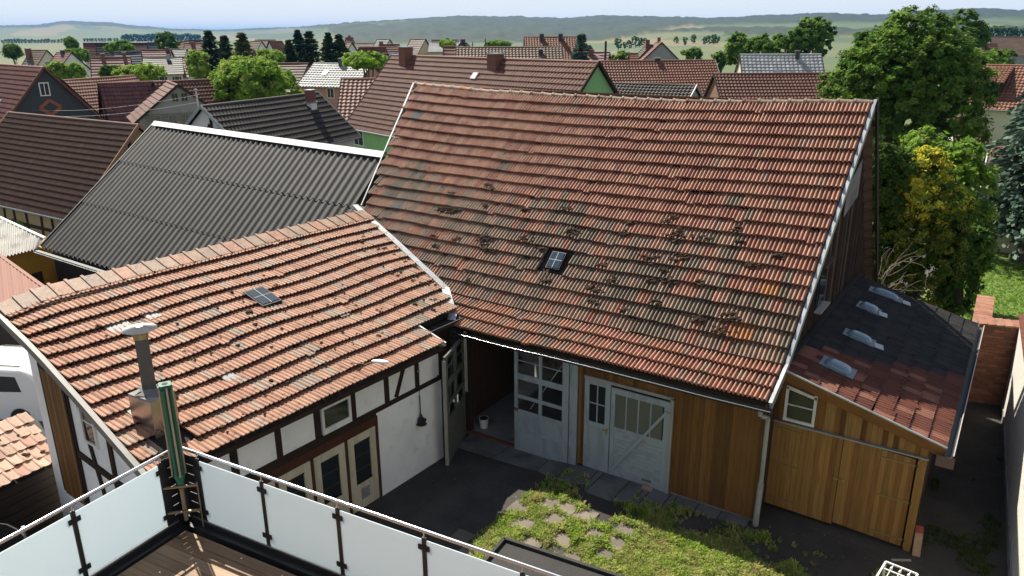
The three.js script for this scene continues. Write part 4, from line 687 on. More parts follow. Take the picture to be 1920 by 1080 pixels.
{ // the dwelling that the terrace belongs to, behind and to the right of the camera
  const h = thing('dwelling_house', 'main dwelling behind the roof terrace, just outside the view', 'house', [6, 0, 18], 0);
  part(h, 'wall', mb(1).box(19, 6.4, 8, 3, 0, 0), mat([0.2, 0.17, 0.14], 0.9, { map: T.plaster }));
  part(h, 'roof_slope', mb(2).hexa([V(-6.8, 6.2, -4.0), V(12.8, 6.2, -4.0), V(12.8, 9.3, 0), V(-6.8, 9.3, 0)].reverse(), [V(-6.8, 6.4, -4.0), V(12.8, 6.4, -4.0), V(12.8, 9.5, 0), V(-6.8, 9.5, 0)].reverse()), toneMat[17]);
  part(h, 'roof_slope', mb(3).hexa([V(-6.8, 9.3, 0), V(12.8, 9.3, 0), V(12.8, 6.2, 4.4), V(-6.8, 6.2, 4.4)].reverse(), [V(-6.8, 9.5, 0), V(12.8, 9.5, 0), V(12.8, 6.4, 4.4), V(-6.8, 6.4, 4.4)].reverse()), toneMat[17]);
  part(h, 'side_wing', mb(4).box(6, 6.6, 10, 8.4, 0, -8.6), mat([0.2, 0.17, 0.14], 0.9, { map: T.plaster }));
  part(h, 'wing_roof', mb(5).hexa([V(5.2, 6.5, -3.4), V(11.6, 6.5, -3.4), V(11.6, 6.5, -13.8), V(5.2, 6.5, -13.8)], [V(8.3, 9, -3.4), V(8.5, 9, -3.4), V(8.5, 9, -13.8), V(8.3, 9, -13.8)]), toneMat[17]);
}
// ---------------------------------------------------------------- terrain: village ground, fields and wooded hills as one sheet
const PXAZ = (px) => Math.atan2(px - 960, 1438.78 / Math.cos(0.3194)) * 1 - 0.591;                                  // heading of a column of the view
const skyline = [[-900, 50], [-300, 49], [0, 50], [70, 49], [130, 43.5], [200, 45], [270, 50.5], [340, 55], [420, 56], [500, 53], [560, 52.5], [610, 49], [700, 44.5], [790, 39.5], [860, 37], [960, 38], [1050, 40.5], [1150, 38.5], [1250, 41], [1350, 43.5], [1450, 40], [1540, 37.5], [1650, 41], [1720, 37], [1800, 34.5], [1860, 35], [1920, 38], [2300, 42], [2900, 48]];
const skyAt = (px) => { for (let i = 0; i + 1 < skyline.length; i++) { const [a, u] = skyline[i], [b, w] = skyline[i + 1]; if (px <= b) return mix(u, w, smooth(a, b, Math.max(px, a))); } return 48; };
function landY(x, z, az, r) {
  const px = 960 + Math.tan(clamp(az + 0.591, -1.2, 1.2)) * 1438.78 / Math.cos(0.3194) * 1;
  const right = smooth(1050, 1350, px), left = 1 - smooth(-27, -9.5, x) * smooth(3000, 200, r);
  let y = yardY(x, z) * (r < 400 ? 1 : 1) * (1 - right * smooth(60, 200, r));
  y += right * smooth(220, 1500, r) * 13 + (fbm(x * 0.004 + 5, z * 0.004, 3, 12) - 0.5) * 5 * smooth(250, 700, r) * (1 - smooth(1500, 2500, r) * 0.5);
  const far = mix(6500, 3200, smooth(520, 640, px)), top = 9.74 + far * (64 - skyAt(px)) / 1438.78 * 1.05;
  y = mix(y, Math.max(top, y + 5), smooth(far * 0.3, far, r) * (0.92 + 0.08 * fbm(x * 0.0015, z * 0.0015, 3, 22)) + (r >= far ? 0.0 : 0));
  if (r > far) y = top * (1 - smooth(far, far * 1.8, r) * 0.6) ;
  const wood = r > 700 ? smooth(0.52, 0.6, fbm(x * 0.0011 + 2, z * 0.0011 + 9, 3, 35) + smooth(mix(4200, mix(900, 1650, smooth(1120, 1330, px)), smooth(540, 660, px)), mix(5200, mix(1150, 1800, smooth(1120, 1330, px)), smooth(540, 660, px)), r) * 0.5 - 0.1) : 0;
  if (wood > 0.5) y += 9 * (vnoise(x * 0.03, z * 0.03, 17) - 0.3) * smooth(800, 1500, r) + 5 * vnoise(x * 0.09, z * 0.09, 18);
  return [y, wood, px];
}
{
  const azs = [], rs = []; for (let a = -180; a < 180;) { azs.push(a * Math.PI / 180); const d = Math.abs(a + 33.9); a += d < 40 ? 0.16 : 3; } azs.push(Math.PI);
  for (let r = 0.5; r < 12000;) { rs.push(r); r *= r < 20 ? 1.16 : r < 600 ? 1.06 : 1.032; }
  const P = [], K = [], U = [], I = [], n = azs.length, cx = 2, cz = 4;
  const palette = [[0.075, 0.115, 0.045], [0.1, 0.13, 0.05], [0.055, 0.09, 0.035], [0.17, 0.15, 0.075], [0.085, 0.12, 0.055], [0.12, 0.13, 0.055]];
  for (const r of rs) for (const az of azs) {
    const x = cx + Math.sin(az) * r, z = cz - Math.cos(az) * r, [y, wood] = landY(x, z, az, r);
    const u = x * 0.8 + z * 0.6, w = -x * 0.6 + z * 0.8, s = 0.6 + r / 2500, cu = Math.floor(u / (190 * s) + fbm(u * 0.002, w * 0.002, 2, 44) * 2), cw = Math.floor(w / (75 * s) + hash(cu, 3, 9) * 3 + fbm(u * 0.003, w * 0.002, 2, 48));
    let c = r < 45 ? [0.09, 0.088, 0.08] : r < 260 ? [0.085, 0.12, 0.04] : palette[(hash(cu, cw, 66) * palette.length) | 0];
    if (wood > 0.5) { const k = 0.75 + 0.5 * vnoise(x * 0.02, z * 0.02, 29); c = [0.016 * k, 0.034 * k, 0.015 * k]; }
    P.push(x, y - 0.012, z); K.push(...c); U.push(x, z);
  }
  for (let j = 0; j + 1 < rs.length; j++) for (let i = 0; i + 1 < n; i++) { const a = j * n + i, b = a + 1, c = a + n, d = c + 1; I.push(a, b, c, b, d, c); }
  const g = new THREE.BufferGeometry(); g.setAttribute('position', new THREE.Float32BufferAttribute(P, 3)); g.setAttribute('color', new THREE.Float32BufferAttribute(K, 3)); g.setAttribute('uv', new THREE.Float32BufferAttribute(U, 2)); g.setIndex(I); g.computeVertexNormals();
  structure('ground', g, mat([1, 1, 1], 0.95, { vertexColors: true, map: T.mottleWide }));
}
const slabHere = (i, j) => j >= 0 && j < 7 && i > -3 && i < 6 && (((i + j) % 2 !== 0 && hash(i + 9, j, 4) < 0.85) || (hash(i + 9, j, 4) > 0.9)) && 0.34 + i * 0.47 < 3.0 - 0.12 * j && !(i < 0 && hash(i + 9, j, 6) < 0.5);
const patch = (x0, x1, z0, z1, k, inside, n = 60, tint) => {                                                             // a sheet that follows the yard
  const g = mb(1), q = (x, z) => V(x, yardY(x, z) + k, z);
  for (let i = 0; i < n; i++) for (let j = 0; j < n; j++) { const a = mix(x0, x1, i / n), b = mix(x0, x1, (i + 1) / n), c = mix(z0, z1, j / n), d = mix(z0, z1, (j + 1) / n); if (tint) g.col = tint((a + b) / 2, (c + d) / 2); if (!inside || inside((a + b) / 2, (c + d) / 2)) g.quad(q(a, d), q(b, d), q(b, c), q(a, c), a, -d); }
  return g;
};
structure('yard', patch(-2.7, 9.4, -14, 10, 0.004, null, 120, (x, z) => { const n = fbm(x * 0.9, z * 0.9, 4, 61), m = fbm(x * 3.1, z * 3.1, 3, 64), k = 0.55 + 0.9 * n * (0.6 + 0.8 * m); return [0.056 * k, 0.052 * k, 0.046 * k]; }), mat([1, 1, 1], 0.95, { vertexColors: true, map: T.dirt, bumpMap: T.bump, bumpScale: 0.012 }));
structure('lawn', patch(5.8, 20, -60, -13, 0.004, null, 30), mat([0.14, 0.22, 0.04], 0.95, { map: T.dirt }));
structure('lane', patch(-24, -6.6, 1, 14, 0.01, null, 24), mat([0.1, 0.1, 0.1], 0.9, { map: T.dirt }));
{
  const p = new THREE.Group(); p.name = 'paving'; p.userData.kind = 'structure'; scene.add(p);
  const r = rng(3), slab = [[0.2, 0.165, 0.13], [0.17, 0.145, 0.115], [0.22, 0.185, 0.145]].map((c) => mat(c, 0.9, { map: T.concrete, bumpMap: T.bump, bumpScale: 0.006 }));
  for (let i = -3; i < 7; i++) for (let j = 0; j < 8; j++) {
    const x = 0.34 + i * 0.47 + 0.03 * (r() - 0.5), z = 1.78 + j * 0.47 + 0.04 * (r() - 0.5);
    if (!slabHere(i, j)) continue;
    const o = part(p, 'paving_slab', mb(i * 10 + j + 40).box(0.43 + 0.05 * r(), 0.05, 0.43 + 0.05 * r(), x, yardY(x, z) - 0.03 + 0.012 * r(), z, 0.06 * (r() - 0.5)), slab[(r() * 3) | 0]); o.rotation.x = 0.01 * (r() - 0.5);
  }
  // broken concrete apron along the barn front
  const edge = [[-2.6, 0.75], [-1.4, 0.7], [-0.2, 0.62], [0.4, 0.85], [1.15, 0.75], [1.3, 0.98], [1.95, 1.0], [2.35, 0.8], [2.5, 0.95], [2.95, 0.85], [3.1, 0.5], [3.6, 0.42], [4.1, 0.35], [4.7, 0.28]];
  const apron = mat([0.15, 0.15, 0.145], 0.92, { map: T.concrete, bumpMap: T.bump, bumpScale: 0.01 });
  for (let i = 0; i + 1 < edge.length; i++) { const [a, u] = edge[i], [b, w] = edge[i + 1], g = 0.012, y = (x) => yardY(x, 0) + 0.02 + 0.015 * hash(i, 1, 1), q = (x, z, k) => V(x, k ? y(x) : y(x) - 0.06, z); part(p, 'apron_piece', mb(i).hexa([q(a + g, u, 0), q(b - g, w, 0), q(b - g, -0.02, 0), q(a + g, -0.02, 0)], [q(a + g, u, 1), q(b - g, w, 1), q(b - g, -0.02, 1), q(a + g, -0.02, 1)]), apron); }
  // stones and crumbs
  const st = mb(9); for (let k = 0; k < 800; k++) { const x = mix(-2.3, 9, r()), z = mix(-0.6, 5, r()); if (z < 0.3 && x < 4.8) continue; clump(st, V(x, yardY(x, z), z), 0.007 + 0.026 * r() * r() * r() * r(), r, 2); }
  const s = structure('gravel', st, mat([0.26, 0.25, 0.235], 0.95), 'stuff');
}
// ---------------------------------------------------------------- grass
function grassField(name, n, pick, h, cols, seed) {
  const r = rng(seed), t = mb(1);
  for (let k = 0; k < 7; k++) { const a = r() * 6.28, L = 0.6 + 0.5 * r(), b = 0.25 + 0.5 * r(), c = Math.cos(a), s = Math.sin(a), o = V((r() - 0.5) * 0.5, 0, (r() - 0.5) * 0.5), w = 0.055; const m = o.clone().add(V(c * b * 0.4, L * 0.65, s * b * 0.4)), e = o.clone().add(V(c * b, L * (0.95 - b * 0.3), s * b)), k1 = V(-s * w, 0, c * w); t.quad(o.clone().sub(k1), o.clone().add(k1), m.clone().addScaledVector(k1, 0.8), m.clone().addScaledVector(k1, -0.8)); t.tri(m.clone().addScaledVector(k1, -0.8), m.clone().addScaledVector(k1, 0.8), e); }
  const pts = []; for (let k = 0; k < n * 3 && pts.length < n; k++) { const p = pick(r); if (p) pts.push(p); }
  const o = new THREE.InstancedMesh(t.geo(), mat([1, 1, 1], 1, { transmission: 0.35, thickness: 0, ior: 1.2, specularIntensity: 0.3 }), pts.length); o.name = numbered(name); o.userData.kind = 'stuff'; o.castShadow = o.receiveShadow = true;
  const m = new THREE.Matrix4(), q = new THREE.Quaternion(), c = new THREE.Color();
  pts.forEach(([x, y, z, k], i) => { const s = h * (0.55 + 0.7 * r()) * (k ?? 1); q.setFromAxisAngle(V(0, 1, 0), r() * 6.28); m.compose(V(x, y, z), q, V(s, s * (0.7 + 0.5 * r()), s)); o.setMatrixAt(i, m); const a = cols[Math.min(cols.length - 1, (clamp(0.55 * r() + 0.9 * fbm(x * 2.6, z * 2.6, 3, 83) - 0.22) * cols.length) | 0)], j = 0.65 + 0.6 * r() * (0.6 + 0.8 * vnoise(x * 6, z * 6, 7)); o.setColorAt(i, c.setRGB(a[0] * j, a[1] * j, a[2] * j)); });
  scene.add(o); return o;
}
const GREEN = [[0.3, 0.41, 0.06], [0.24, 0.36, 0.05], [0.36, 0.44, 0.09], [0.18, 0.28, 0.045], [0.42, 0.38, 0.16], [0.38, 0.42, 0.12], [0.4, 0.3, 0.14]];
structure('turf', patch(0.2, 9.0, 0.7, 6, 0.012, (x, z) => smooth(0.75, 1.35, z + (fbm(x * 1.3, z * 1.3, 4, 55) - 0.5) * 1.2) * smooth(2.0, 3.3, x + (z - 2) * 0.25) * smooth(8.3, 7.3, x) > 0.5, 90), mat([0.2, 0.2, 0.075], 1, { map: T.dirt }));
const slabAt = (x, z) => { const i = Math.round((x - 0.34) / 0.47), j = Math.round((z - 1.78) / 0.47), m = 0.13 + 0.12 * fbm(x * 5, z * 5, 2, 91); return slabHere(i, j) && Math.abs(x - 0.34 - i * 0.47) < m && Math.abs(z - 1.78 - j * 0.47) < m; };
grassField('grass', 52000, (r) => {
  const x = mix(-0.6, 9.0, r()), z = mix(0.35, 5.6, r()); if (slabAt(x, z) || (x > 7.4 && z < 1.6 && r() < 0.7)) return null;
  const n = fbm(x * 1.3, z * 1.3, 4, 55);
  const lawn = smooth(0.75, 1.35, z + (n - 0.5) * 1.2) * smooth(2.0, 3.3, x + (z - 2) * 0.25) * smooth(8.3, 7.3, x), strip = smooth(0.42, 0.6, n) * smooth(0.1, 0.5, x) * (z > 1.4 ? 1 : 0.7) * (z > 0.9 || x > 3 ? 1 : 0.15), joint = x > 0.2 && x < 3.2 && z > 1.55 ? 0.75 : 0;
  const d = Math.max(lawn * (0.5 + n), strip * 0.26, joint * smooth(0.3, 0.5, n)); if (r() > d) return null;
  return [x, yardY(x, z), z, (x < 3 ? 0.95 : 0.8) * (0.25 + 1.4 * fbm(x * 3.3, z * 3.3, 3, 57))];
}, 0.14, GREEN, 5);
grassField('weeds', 1400, (r) => { const x = mix(7.7, 9.1, r()), z = mix(-6, 1.5, r()), n = fbm(x * 1.1, z * 1.1, 3, 58); return n > 0.57 ? [x, 0, z, 0.9] : null; }, 0.1, [[0.07, 0.11, 0.025], [0.09, 0.12, 0.03]], 6);
grassField('lawn_grass', 14000, (r) => { const z = -13.5 - 15 * r(), x = mix(6.2, 11.5, r()); return [x, 0, z, z < -25 ? 0.5 : 1]; }, 0.09, [[0.2, 0.36, 0.045], [0.16, 0.3, 0.04], [0.25, 0.38, 0.06]], 8);
grassField('hay', 2600, (r) => { const t = r(), x = mix(4.9, 7.6, t), z = -8.6 - 0.9 * r(); return [x, 2.0 + 0.25 * r() - 0.26 * (x - 4.9) * 0.9, z, 1.6]; }, 0.13, [[0.3, 0.23, 0.12], [0.36, 0.28, 0.15], [0.24, 0.18, 0.09]], 9);
{
  const g = mb(3); for (let i = 0; i < 12; i++) { const x0 = mix(4.8, 7.75, i / 12), x1 = mix(4.8, 7.75, (i + 1) / 12), y = (x) => 2.08 - 0.24 * (x - 4.9) + 0.06 * hash((x * 9) | 0, 1, 1); g.hexa([V(x0, 0, -8.5), V(x1, 0, -8.5), V(x1, 0, -9.6), V(x0, 0, -9.6)], [V(x0, y(x0), -8.5), V(x1, y(x1), -8.5), V(x1, y(x1) - 0.3, -9.6), V(x0, y(x0) - 0.3, -9.6)]); }
  single('hay_bank', 'bank of dry hay heaped behind the lean-to roof', 'hay', g, mat([0.2, 0.155, 0.085], 1, { map: T.mottleFine }));
}
// ---------------------------------------------------------------- boundary walls on the right
{
  const w = thing('boundary_wall', 'tall pale rendered boundary wall along the right edge', 'wall', [9.1, 0, -4.5], 0.06);
  part(w, 'render', mb(1).box(0.3, 2.55, 14.4, 0.15, 0, 2.5), mat([0.62, 0.6, 0.55], 0.9, { map: T.plaster, bumpMap: T.bump, bumpScale: 0.01 })); part(w, 'plinth', mb(2).box(0.34, 0.22, 14.4, 0.14, 0, 2.5), M.concrete);
  part(w, 'coping', mb(3).box(0.4, 0.06, 14.4, 0.15, 2.55, 2.5), toneMat[17]);
}
{
  const w = thing('brick_wall', 'red brick garden wall closing the side passage', 'wall', [8.38, 0, -8.95], 0.25);
  const r = rng(8), bm = [[0.3, 0.115, 0.06], [0.26, 0.1, 0.055], [0.34, 0.15, 0.08], [0.21, 0.09, 0.055]].map((c) => mat(c, 0.9, { map: T.mottleFine }));
  part(w, 'mortar', mb(1).box(0.96, 2.3, 0.2, 0, 0, 0), mat([0.17, 0.13, 0.1], 0.95, { map: T.mottle }));
  for (let j = 0; j < 27; j++) for (let i = 0; i < 4; i++) { const x0 = -0.48 + i * 0.25 - (j % 2) * 0.125, a = Math.max(x0, -0.48), b = Math.min(x0 + 0.238, 0.48); if (b - a > 0.04) part(w, 'brick', mb(j * 5 + i).box(b - a, 0.071, 0.02, (a + b) / 2, 0.03 + j * 0.083, 0.1 + 0.006 * r()), bm[(r() * 4) | 0]); }
  for (let i = 0; i < 5; i++) part(w, 'coping_tile', mb(30 + i).hexa([V(-0.5 + i * 0.2, 2.3, 0.2), V(-0.31 + i * 0.2, 2.3, 0.2), V(-0.31 + i * 0.2, 2.36, -0.2), V(-0.5 + i * 0.2, 2.36, -0.2)], [V(-0.5 + i * 0.2, 2.34, 0.2), V(-0.31 + i * 0.2, 2.36, 0.2), V(-0.31 + i * 0.2, 2.42, -0.2), V(-0.5 + i * 0.2, 2.4, -0.2)]), toneMat[[0, 1, 4][i % 3]]);
  const p = thing('garden_wall', 'low garden wall with red tile coping behind the lean-to', 'wall', [7.95, 0, -10.6], 0.02);
  part(p, 'masonry', mb(1).box(0.34, 2.05, 3.2, 0, 0, 0), mat([0.26, 0.12, 0.07], 0.9, { map: T.mottle }));
  for (let i = 0; i < 18; i++) part(p, 'coping_tile', mb(60 + i).box(0.46, 0.05, 0.168, 0, 2.05 + 0.006 * r(), -1.5 + i * 0.178), toneMat[[0, 1, 4, 3][(r() * 4) | 0]]);
  const q = thing('coping_run', 'overlapping red coping tiles on the far end of the boundary wall', 'coping', [9.0, 2.5, -9.05], -0.3);
  for (let i = 0; i < 5; i++) part(q, 'coping_tile', mb(80 + i).hexa([V(-0.1 + i * 0.17, 0, 0.2), V(0.1 + i * 0.17, 0, 0.2), V(0.1 + i * 0.17, 0.06, -0.2), V(-0.1 + i * 0.17, 0.06, -0.2)], [V(-0.1 + i * 0.17, 0.05, 0.2), V(0.1 + i * 0.17, 0.07, 0.2), V(0.1 + i * 0.17, 0.12, -0.2), V(-0.1 + i * 0.17, 0.1, -0.2)]), toneMat[[12, 0, 2][i % 3]]);
}
// ---------------------------------------------------------------- corrugated hall on the left
{
  const b = thing('corrugated_hall', 'hall with dark corrugated roof and wide white ridge cap', 'hall', [-16, -1.2, -2]);
  const o = b.position, q = (x, y, z) => V(x, y, z).sub(o), rL = V(-24.2, 6.0, -5.73), rR = V(-8.95, 6.0, -4.12), eL = V(-22.1, 2.2, 0.82), eR = V(-8.15, 2.2, 1.2);
  const S = (u, v) => rL.clone().lerp(rR, u).lerp(eL.clone().lerp(eR, u), v).sub(o), r = rng(3), nx = 15, ny = 3;
  const sm = [[0.04, 0.039, 0.038], [0.034, 0.033, 0.033], [0.047, 0.045, 0.044]].map((c) => mat(c, 0.75, { map: T.concrete }));
  for (let i = 0; i < nx; i++) for (let j = 0; j < ny; j++) {
    const P = [], U = [], I = [], n = 36, lift = 0.012 * (ny - j);
    for (let k = 0; k <= n; k++) for (const t of [0, 1]) { const u = (i + k / n * 1.02) / nx, v = Math.min((j + t * 1.03) / ny, 1.004), p = S(u, v); p.y += 0.048 * Math.cos(k / n * 1.02 * Math.PI * 2 * 3) + lift * (0.4 + 0.6 * t); P.push(p.x, p.y, p.z); U.push(k / n * 1.1 + i, v * 7); }
    for (let k = 0; k < n; k++) { const a = k * 2; I.push(a, a + 1, a + 3, a, a + 3, a + 2); }
    const g = new THREE.BufferGeometry(); g.setAttribute('position', new THREE.Float32BufferAttribute(P, 3)); g.setAttribute('uv', new THREE.Float32BufferAttribute(U, 2)); g.setIndex(I); g.computeVertexNormals();
    part(b, 'corrugated_sheet', g, sm[(r() * 3) | 0]);
  }
  for (let i = 0; i < 6; i++) { const a = S(i / 6, 0), c = S((i + 1) / 6 - 0.001, 0), d = S(i / 6, 0.032), e = S((i + 1) / 6 - 0.001, 0.032), up = V(0, 0.13, 0), bk = V(0.2, -0.05, -0.55); part(b, 'ridge_cap', mb(i).quad(d.clone().add(up), e.clone().add(up), c.clone().add(up).add(V(0, 0.05, 0)), a.clone().add(up).add(V(0, 0.05, 0))).quad(a.clone().add(up).add(V(0, 0.05, 0)), c.clone().add(up).add(V(0, 0.05, 0)), c.clone().add(bk), a.clone().add(bk)), mat([0.8, 0.79, 0.76], 0.5)); }
  part(b, 'rear_slope', mb(8).quad(S(1, 0), S(0, 0), q(-25.5, 2.4, -11.2), q(-9.4, 2.4, -9.6)), sm[0]);
  part(b, 'verge_board', mb(9).beam(S(0, 0).add(V(-0.05, 0, 0)), S(0, 1).add(V(-0.05, 0, 0)), 0.05, 0.2), M.iron);
  const gt = part(b, 'gutter', mb(10).beam(S(-0.01, 1.02).add(V(0, -0.08, 0.06)), S(1, 1.02).add(V(0, -0.08, 0.06)), 0.15, 0.1), mat([0.06, 0.07, 0.075], 0.5)); part(gt, 'rim', mb(11).cyl(S(-0.01, 1.03).add(V(0, -0.03, 0.12)), S(1, 1.03).add(V(0, -0.03, 0.12)), 0.014, 0.014, 6), M.zinc);
  for (let i = 0; i < 26; i++) { const p = S(mix(0.03, 1, i / 26), 0.975), p1 = S(mix(0.03, 1, (i + 1) / 26), 0.975); part(b, 'wall_panel', mb(20 + i).hexa([V(p.x, -0.8, p.z), V(p1.x - 0.01, -0.8, p1.z), V(p1.x - 0.01, -0.8, p1.z - 0.05), V(p.x, -0.8, p.z - 0.05)], [V(p.x, 3.25, p.z), V(p1.x - 0.01, 3.25, p1.z), V(p1.x - 0.01, 3.25, p1.z - 0.05), V(p.x, 3.25, p.z - 0.05)]), mat([0.03, 0.027, 0.03], 0.5)); }
  part(b, 'end_wall', mb(60).hexa([q(-21.8, -2.2, 0.5), q(-21.6, -2.2, 0.5), q(-23.8, -2.2, -5.7), q(-24, -2.2, -5.7)], [q(-21.8, 2.1, 0.5), q(-21.6, 2.1, 0.5), q(-23.8, 5.8, -5.7), q(-24, 5.8, -5.7)]), M.darkWood);
}
// ---------------------------------------------------------------- sheds and clutter at the left edge
{
  const s = thing('grey_sheet_shed', 'yellow-walled shed under a pale grey corrugated roof', 'shed', [-26, -2, -0.3]);
  const o = s.position, w = (px, py, h) => lvl(px, py, h).sub(o), A = w(-60, 380, 2.0), B = w(84, 446, 2.0), Cc = w(72, 466, 1.6), D = w(-60, 498, 1.6), P = [], I = [], U = [], n = 120;
  for (let k = 0; k <= n; k++) for (const t of [0, 1]) { const p = A.clone().lerp(B, k / n).lerp(D.clone().lerp(Cc, k / n), t); p.y += 0.035 * Math.cos(k * 1.05); P.push(p.x, p.y, p.z); U.push(p.x, p.z); }
  for (let k = 0; k < n; k++) { const a = k * 2; I.push(a, a + 1, a + 3, a, a + 3, a + 2); }
  const g = new THREE.BufferGeometry(); g.setAttribute('position', new THREE.Float32BufferAttribute(P, 3)); g.setAttribute('uv', new THREE.Float32BufferAttribute(U, 2)); g.setIndex(I); g.computeVertexNormals();
  part(s, 'corrugated_roof', g, mat([0.4, 0.39, 0.36], 0.7, { map: T.concrete }));
  part(s, 'edge_trim', mb(1).beam(A, B, 0.12, 0.05), M.whitePaint);
  const f0 = D.clone().lerp(Cc, 0.1).add(V(-0.3, -0.1, -0.35)), f1 = Cc.clone().add(V(-0.25, -0.1, -0.3));
  part(s, 'wall', mb(2).hexa([V(f0.x, 0, f0.z), V(f1.x, 0, f1.z), V(f1.x - 2, 0, f1.z - 3), V(f0.x - 2, 0, f0.z - 3)], [f0, f1, f1.clone().add(V(-2, 0, -3)), f0.clone().add(V(-2, 0, -3))]), mat([0.5, 0.27, 0.03], 0.85, { map: T.plaster }));
  part(s, 'doorway', mb(3).hexa([f0.clone().lerp(f1, 0.62).setY(0.4).add(V(0.02, 0, 0.03)), f0.clone().lerp(f1, 0.9).setY(0.4).add(V(0.02, 0, 0.03)), f0.clone().lerp(f1, 0.9).setY(0.4), f0.clone().lerp(f1, 0.62).setY(0.4)], [f0.clone().lerp(f1, 0.62).setY(2.6).add(V(0.02, 0, 0.03)), f0.clone().lerp(f1, 0.9).setY(2.6).add(V(0.02, 0, 0.03)), f0.clone().lerp(f1, 0.9).setY(2.6), f0.clone().lerp(f1, 0.62).setY(2.6)]), M.darkWood);
}
{
  const s = thing('pink_sheet_roof', 'low building with ribbed pink metal roof at the left edge', 'shed', [-18, -1.4, 4]);
  const o = s.position, A = lvl(-40, 450, 2.2).sub(o), B = lvl(100, 551, 2.2).sub(o), D = lvl(-40, 580, 1.9).sub(o), E2 = B.clone().add(D.clone().sub(A).multiplyScalar(0.35)).setY(D.y);
  const pk = [[0.27, 0.14, 0.11], [0.255, 0.13, 0.105], [0.285, 0.15, 0.115]].map((c) => mat(c, 0.75, { specularIntensity: 0.4 }));
  for (let i = 0; i < 22; i++) { const a = A.clone().lerp(B, i / 22), b = A.clone().lerp(B, (i + 1) / 22), c = D.clone().lerp(E2, (i + 1) / 22), d = D.clone().lerp(E2, i / 22); part(s, 'metal_sheet', mb(i).quad(d, c, b, a).beam(a.clone().setY(a.y + 0.015), d.clone().setY(d.y + 0.015), 0.035, 0.03), pk[i % 3]); }
  part(s, 'edge_flashing', mb(40).beam(A, B, 0.12, 0.05), pk[2]);
  const D1 = A.clone().lerp(D, 0.3), E1 = B.clone().lerp(E2, 0.3); part(s, 'wall', mb(41).hexa([D1.clone().setY(0), E1.clone().setY(0), B.clone().setY(0), A.clone().setY(0)], [D1, E1, B, A].map((p) => p.clone().add(V(0, -0.08, 0)))), M.darkWood);
  for (const u of [0.05, 0.5, 0.95]) { const f = D.clone().lerp(E2, u); part(s, 'post', mb(42).box(0.12, f.y, 0.12, f.x, 0, f.z - 0.1), M.darkWood); }
}
{
  const s = thing('block_wall', 'low wall of weathered grey blocks below the yellow shed', 'wall', lvl(96, 545, -0.6).toArray(), 0.35), r = rng(4);
  for (let j = 0; j < 5; j++) for (let i = 0; i < 5; i++) part(s, 'block', mb(j * 6 + i).box(0.48, 0.235, 0.24, (i - 2) * 0.5 + (j % 2) * 0.2, j * 0.245, 0.01 * r()), [[0.4, 0.39, 0.36], [0.33, 0.32, 0.3], [0.45, 0.44, 0.4]].map((c) => mat(c, 0.9, { map: T.concrete }))[(r() * 3) | 0]);
}
{
  const s = thing('tiled_shed', 'small dark shed with mossy peach pantile roof below the terrace', 'shed', [-8.2, -0.5, 8.2]);
  const o = s.position, r = rng(14), A = V(-9.25, 1.8, 10.7).sub(o), B = V(-9.3, 1.8, 7.5).sub(o), D = V(-7.5, 1.2, 10.7).sub(o), E2 = V(-7.75, 1.2, 7.75).sub(o);
  const S = (u, v) => A.clone().lerp(B, u).lerp(D.clone().lerp(E2, u), v), shapes = [1, 2].map((k) => tileShape(0.2, 0.3, [[0, 0.012], [0.2, 0.03], [0.4, 0.012], [0.7, 0.0], [1, 0.012]], 0.035, k)), cells = [];
  for (let j = 0; j < 5; j++) for (let i = 0; i < 15; i++) cells.push({ m: cell(S(i / 15, j / 5), S((i + 1) / 15, j / 5), S(i / 15, (j + 1) / 5), 0.2, 0.3, 0.02, r), tone: [19, 19, 20, 12, 20][(r() * 5) | 0] });
  layTiles(s, cells, shapes);
  for (let k = 0; k < 14; k++) part(s, 'moss_cushion', clump(mb(k), S(r(), 0.2 + 0.6 * r()).add(V(0, 0.04, 0)), 0.03 + 0.04 * r(), r, 3), M.moss);
  for (let k = 0; k < 9; k++) { const a = S(-0.02, 1).setY(1.55 - k * 0.2), b = S(1.0, 1).setY(1.55 - k * 0.2); part(s, 'wall_board', mb(k + 30).beam(a.add(V(0.02, 0, 0.05)), b.add(V(0.02, 0, 0.05)), 0.03, 0.16), M.darkWood); }
  part(s, 'rear_wall', mb(50).hexa([D.clone().setY(0), E2.clone().setY(0), B.clone().setY(0), A.clone().setY(0)].map((p) => p.add(V(0, 0, -0.15))), [D, E2, B, A].map((p) => p.clone().add(V(0, -0.1, -0.15)))), M.black);
}
{
  const s = thing('trampoline', 'trampoline with dark safety net and capped poles below the terrace', 'trampoline', [-6.3, -0.5, 10.3]);
  const net = mat([0.025, 0.025, 0.025], 0.9, { transparent: true, opacity: 0.62 }), ring = [];
  for (let k = 0; k <= 20; k++) { const a = k / 20 * Math.PI * 2; ring.push(V(Math.cos(a) * 1.1, 1.5 - 0.08 * Math.abs(Math.sin(a * 3)), Math.sin(a) * 1.1)); }
  part(s, 'top_hoop', mb(1).tube(ring, 0.018, 6), M.black);
  const n = mb(2); for (let k = 0; k < 20; k++) n.quad(ring[k].clone().setY(0.5), ring[k + 1].clone().setY(0.5), ring[k + 1], ring[k]); part(s, 'safety_net', n, net);
  part(s, 'mat', mb(3).cyl(V(0, 0.46, 0), V(0, 0.5, 0), 1.1, 1.1, 24), M.black);
  for (let k = 0; k < 4; k++) { const a = k * 1.57 + 0.5, x = Math.cos(a) * 1.12, z = Math.sin(a) * 1.12, p = part(s, 'pole', mb(4).cyl(V(x, 0, z), V(x, 1.75, z), 0.02, 0.02, 8), M.zincDull); part(p, 'cap', mb(5).cyl(V(x, 1.72, z), V(x, 1.8, z), 0.035, 0.035, 10), mat([0.08, 0.16, 0.3], 0.5)); }
}
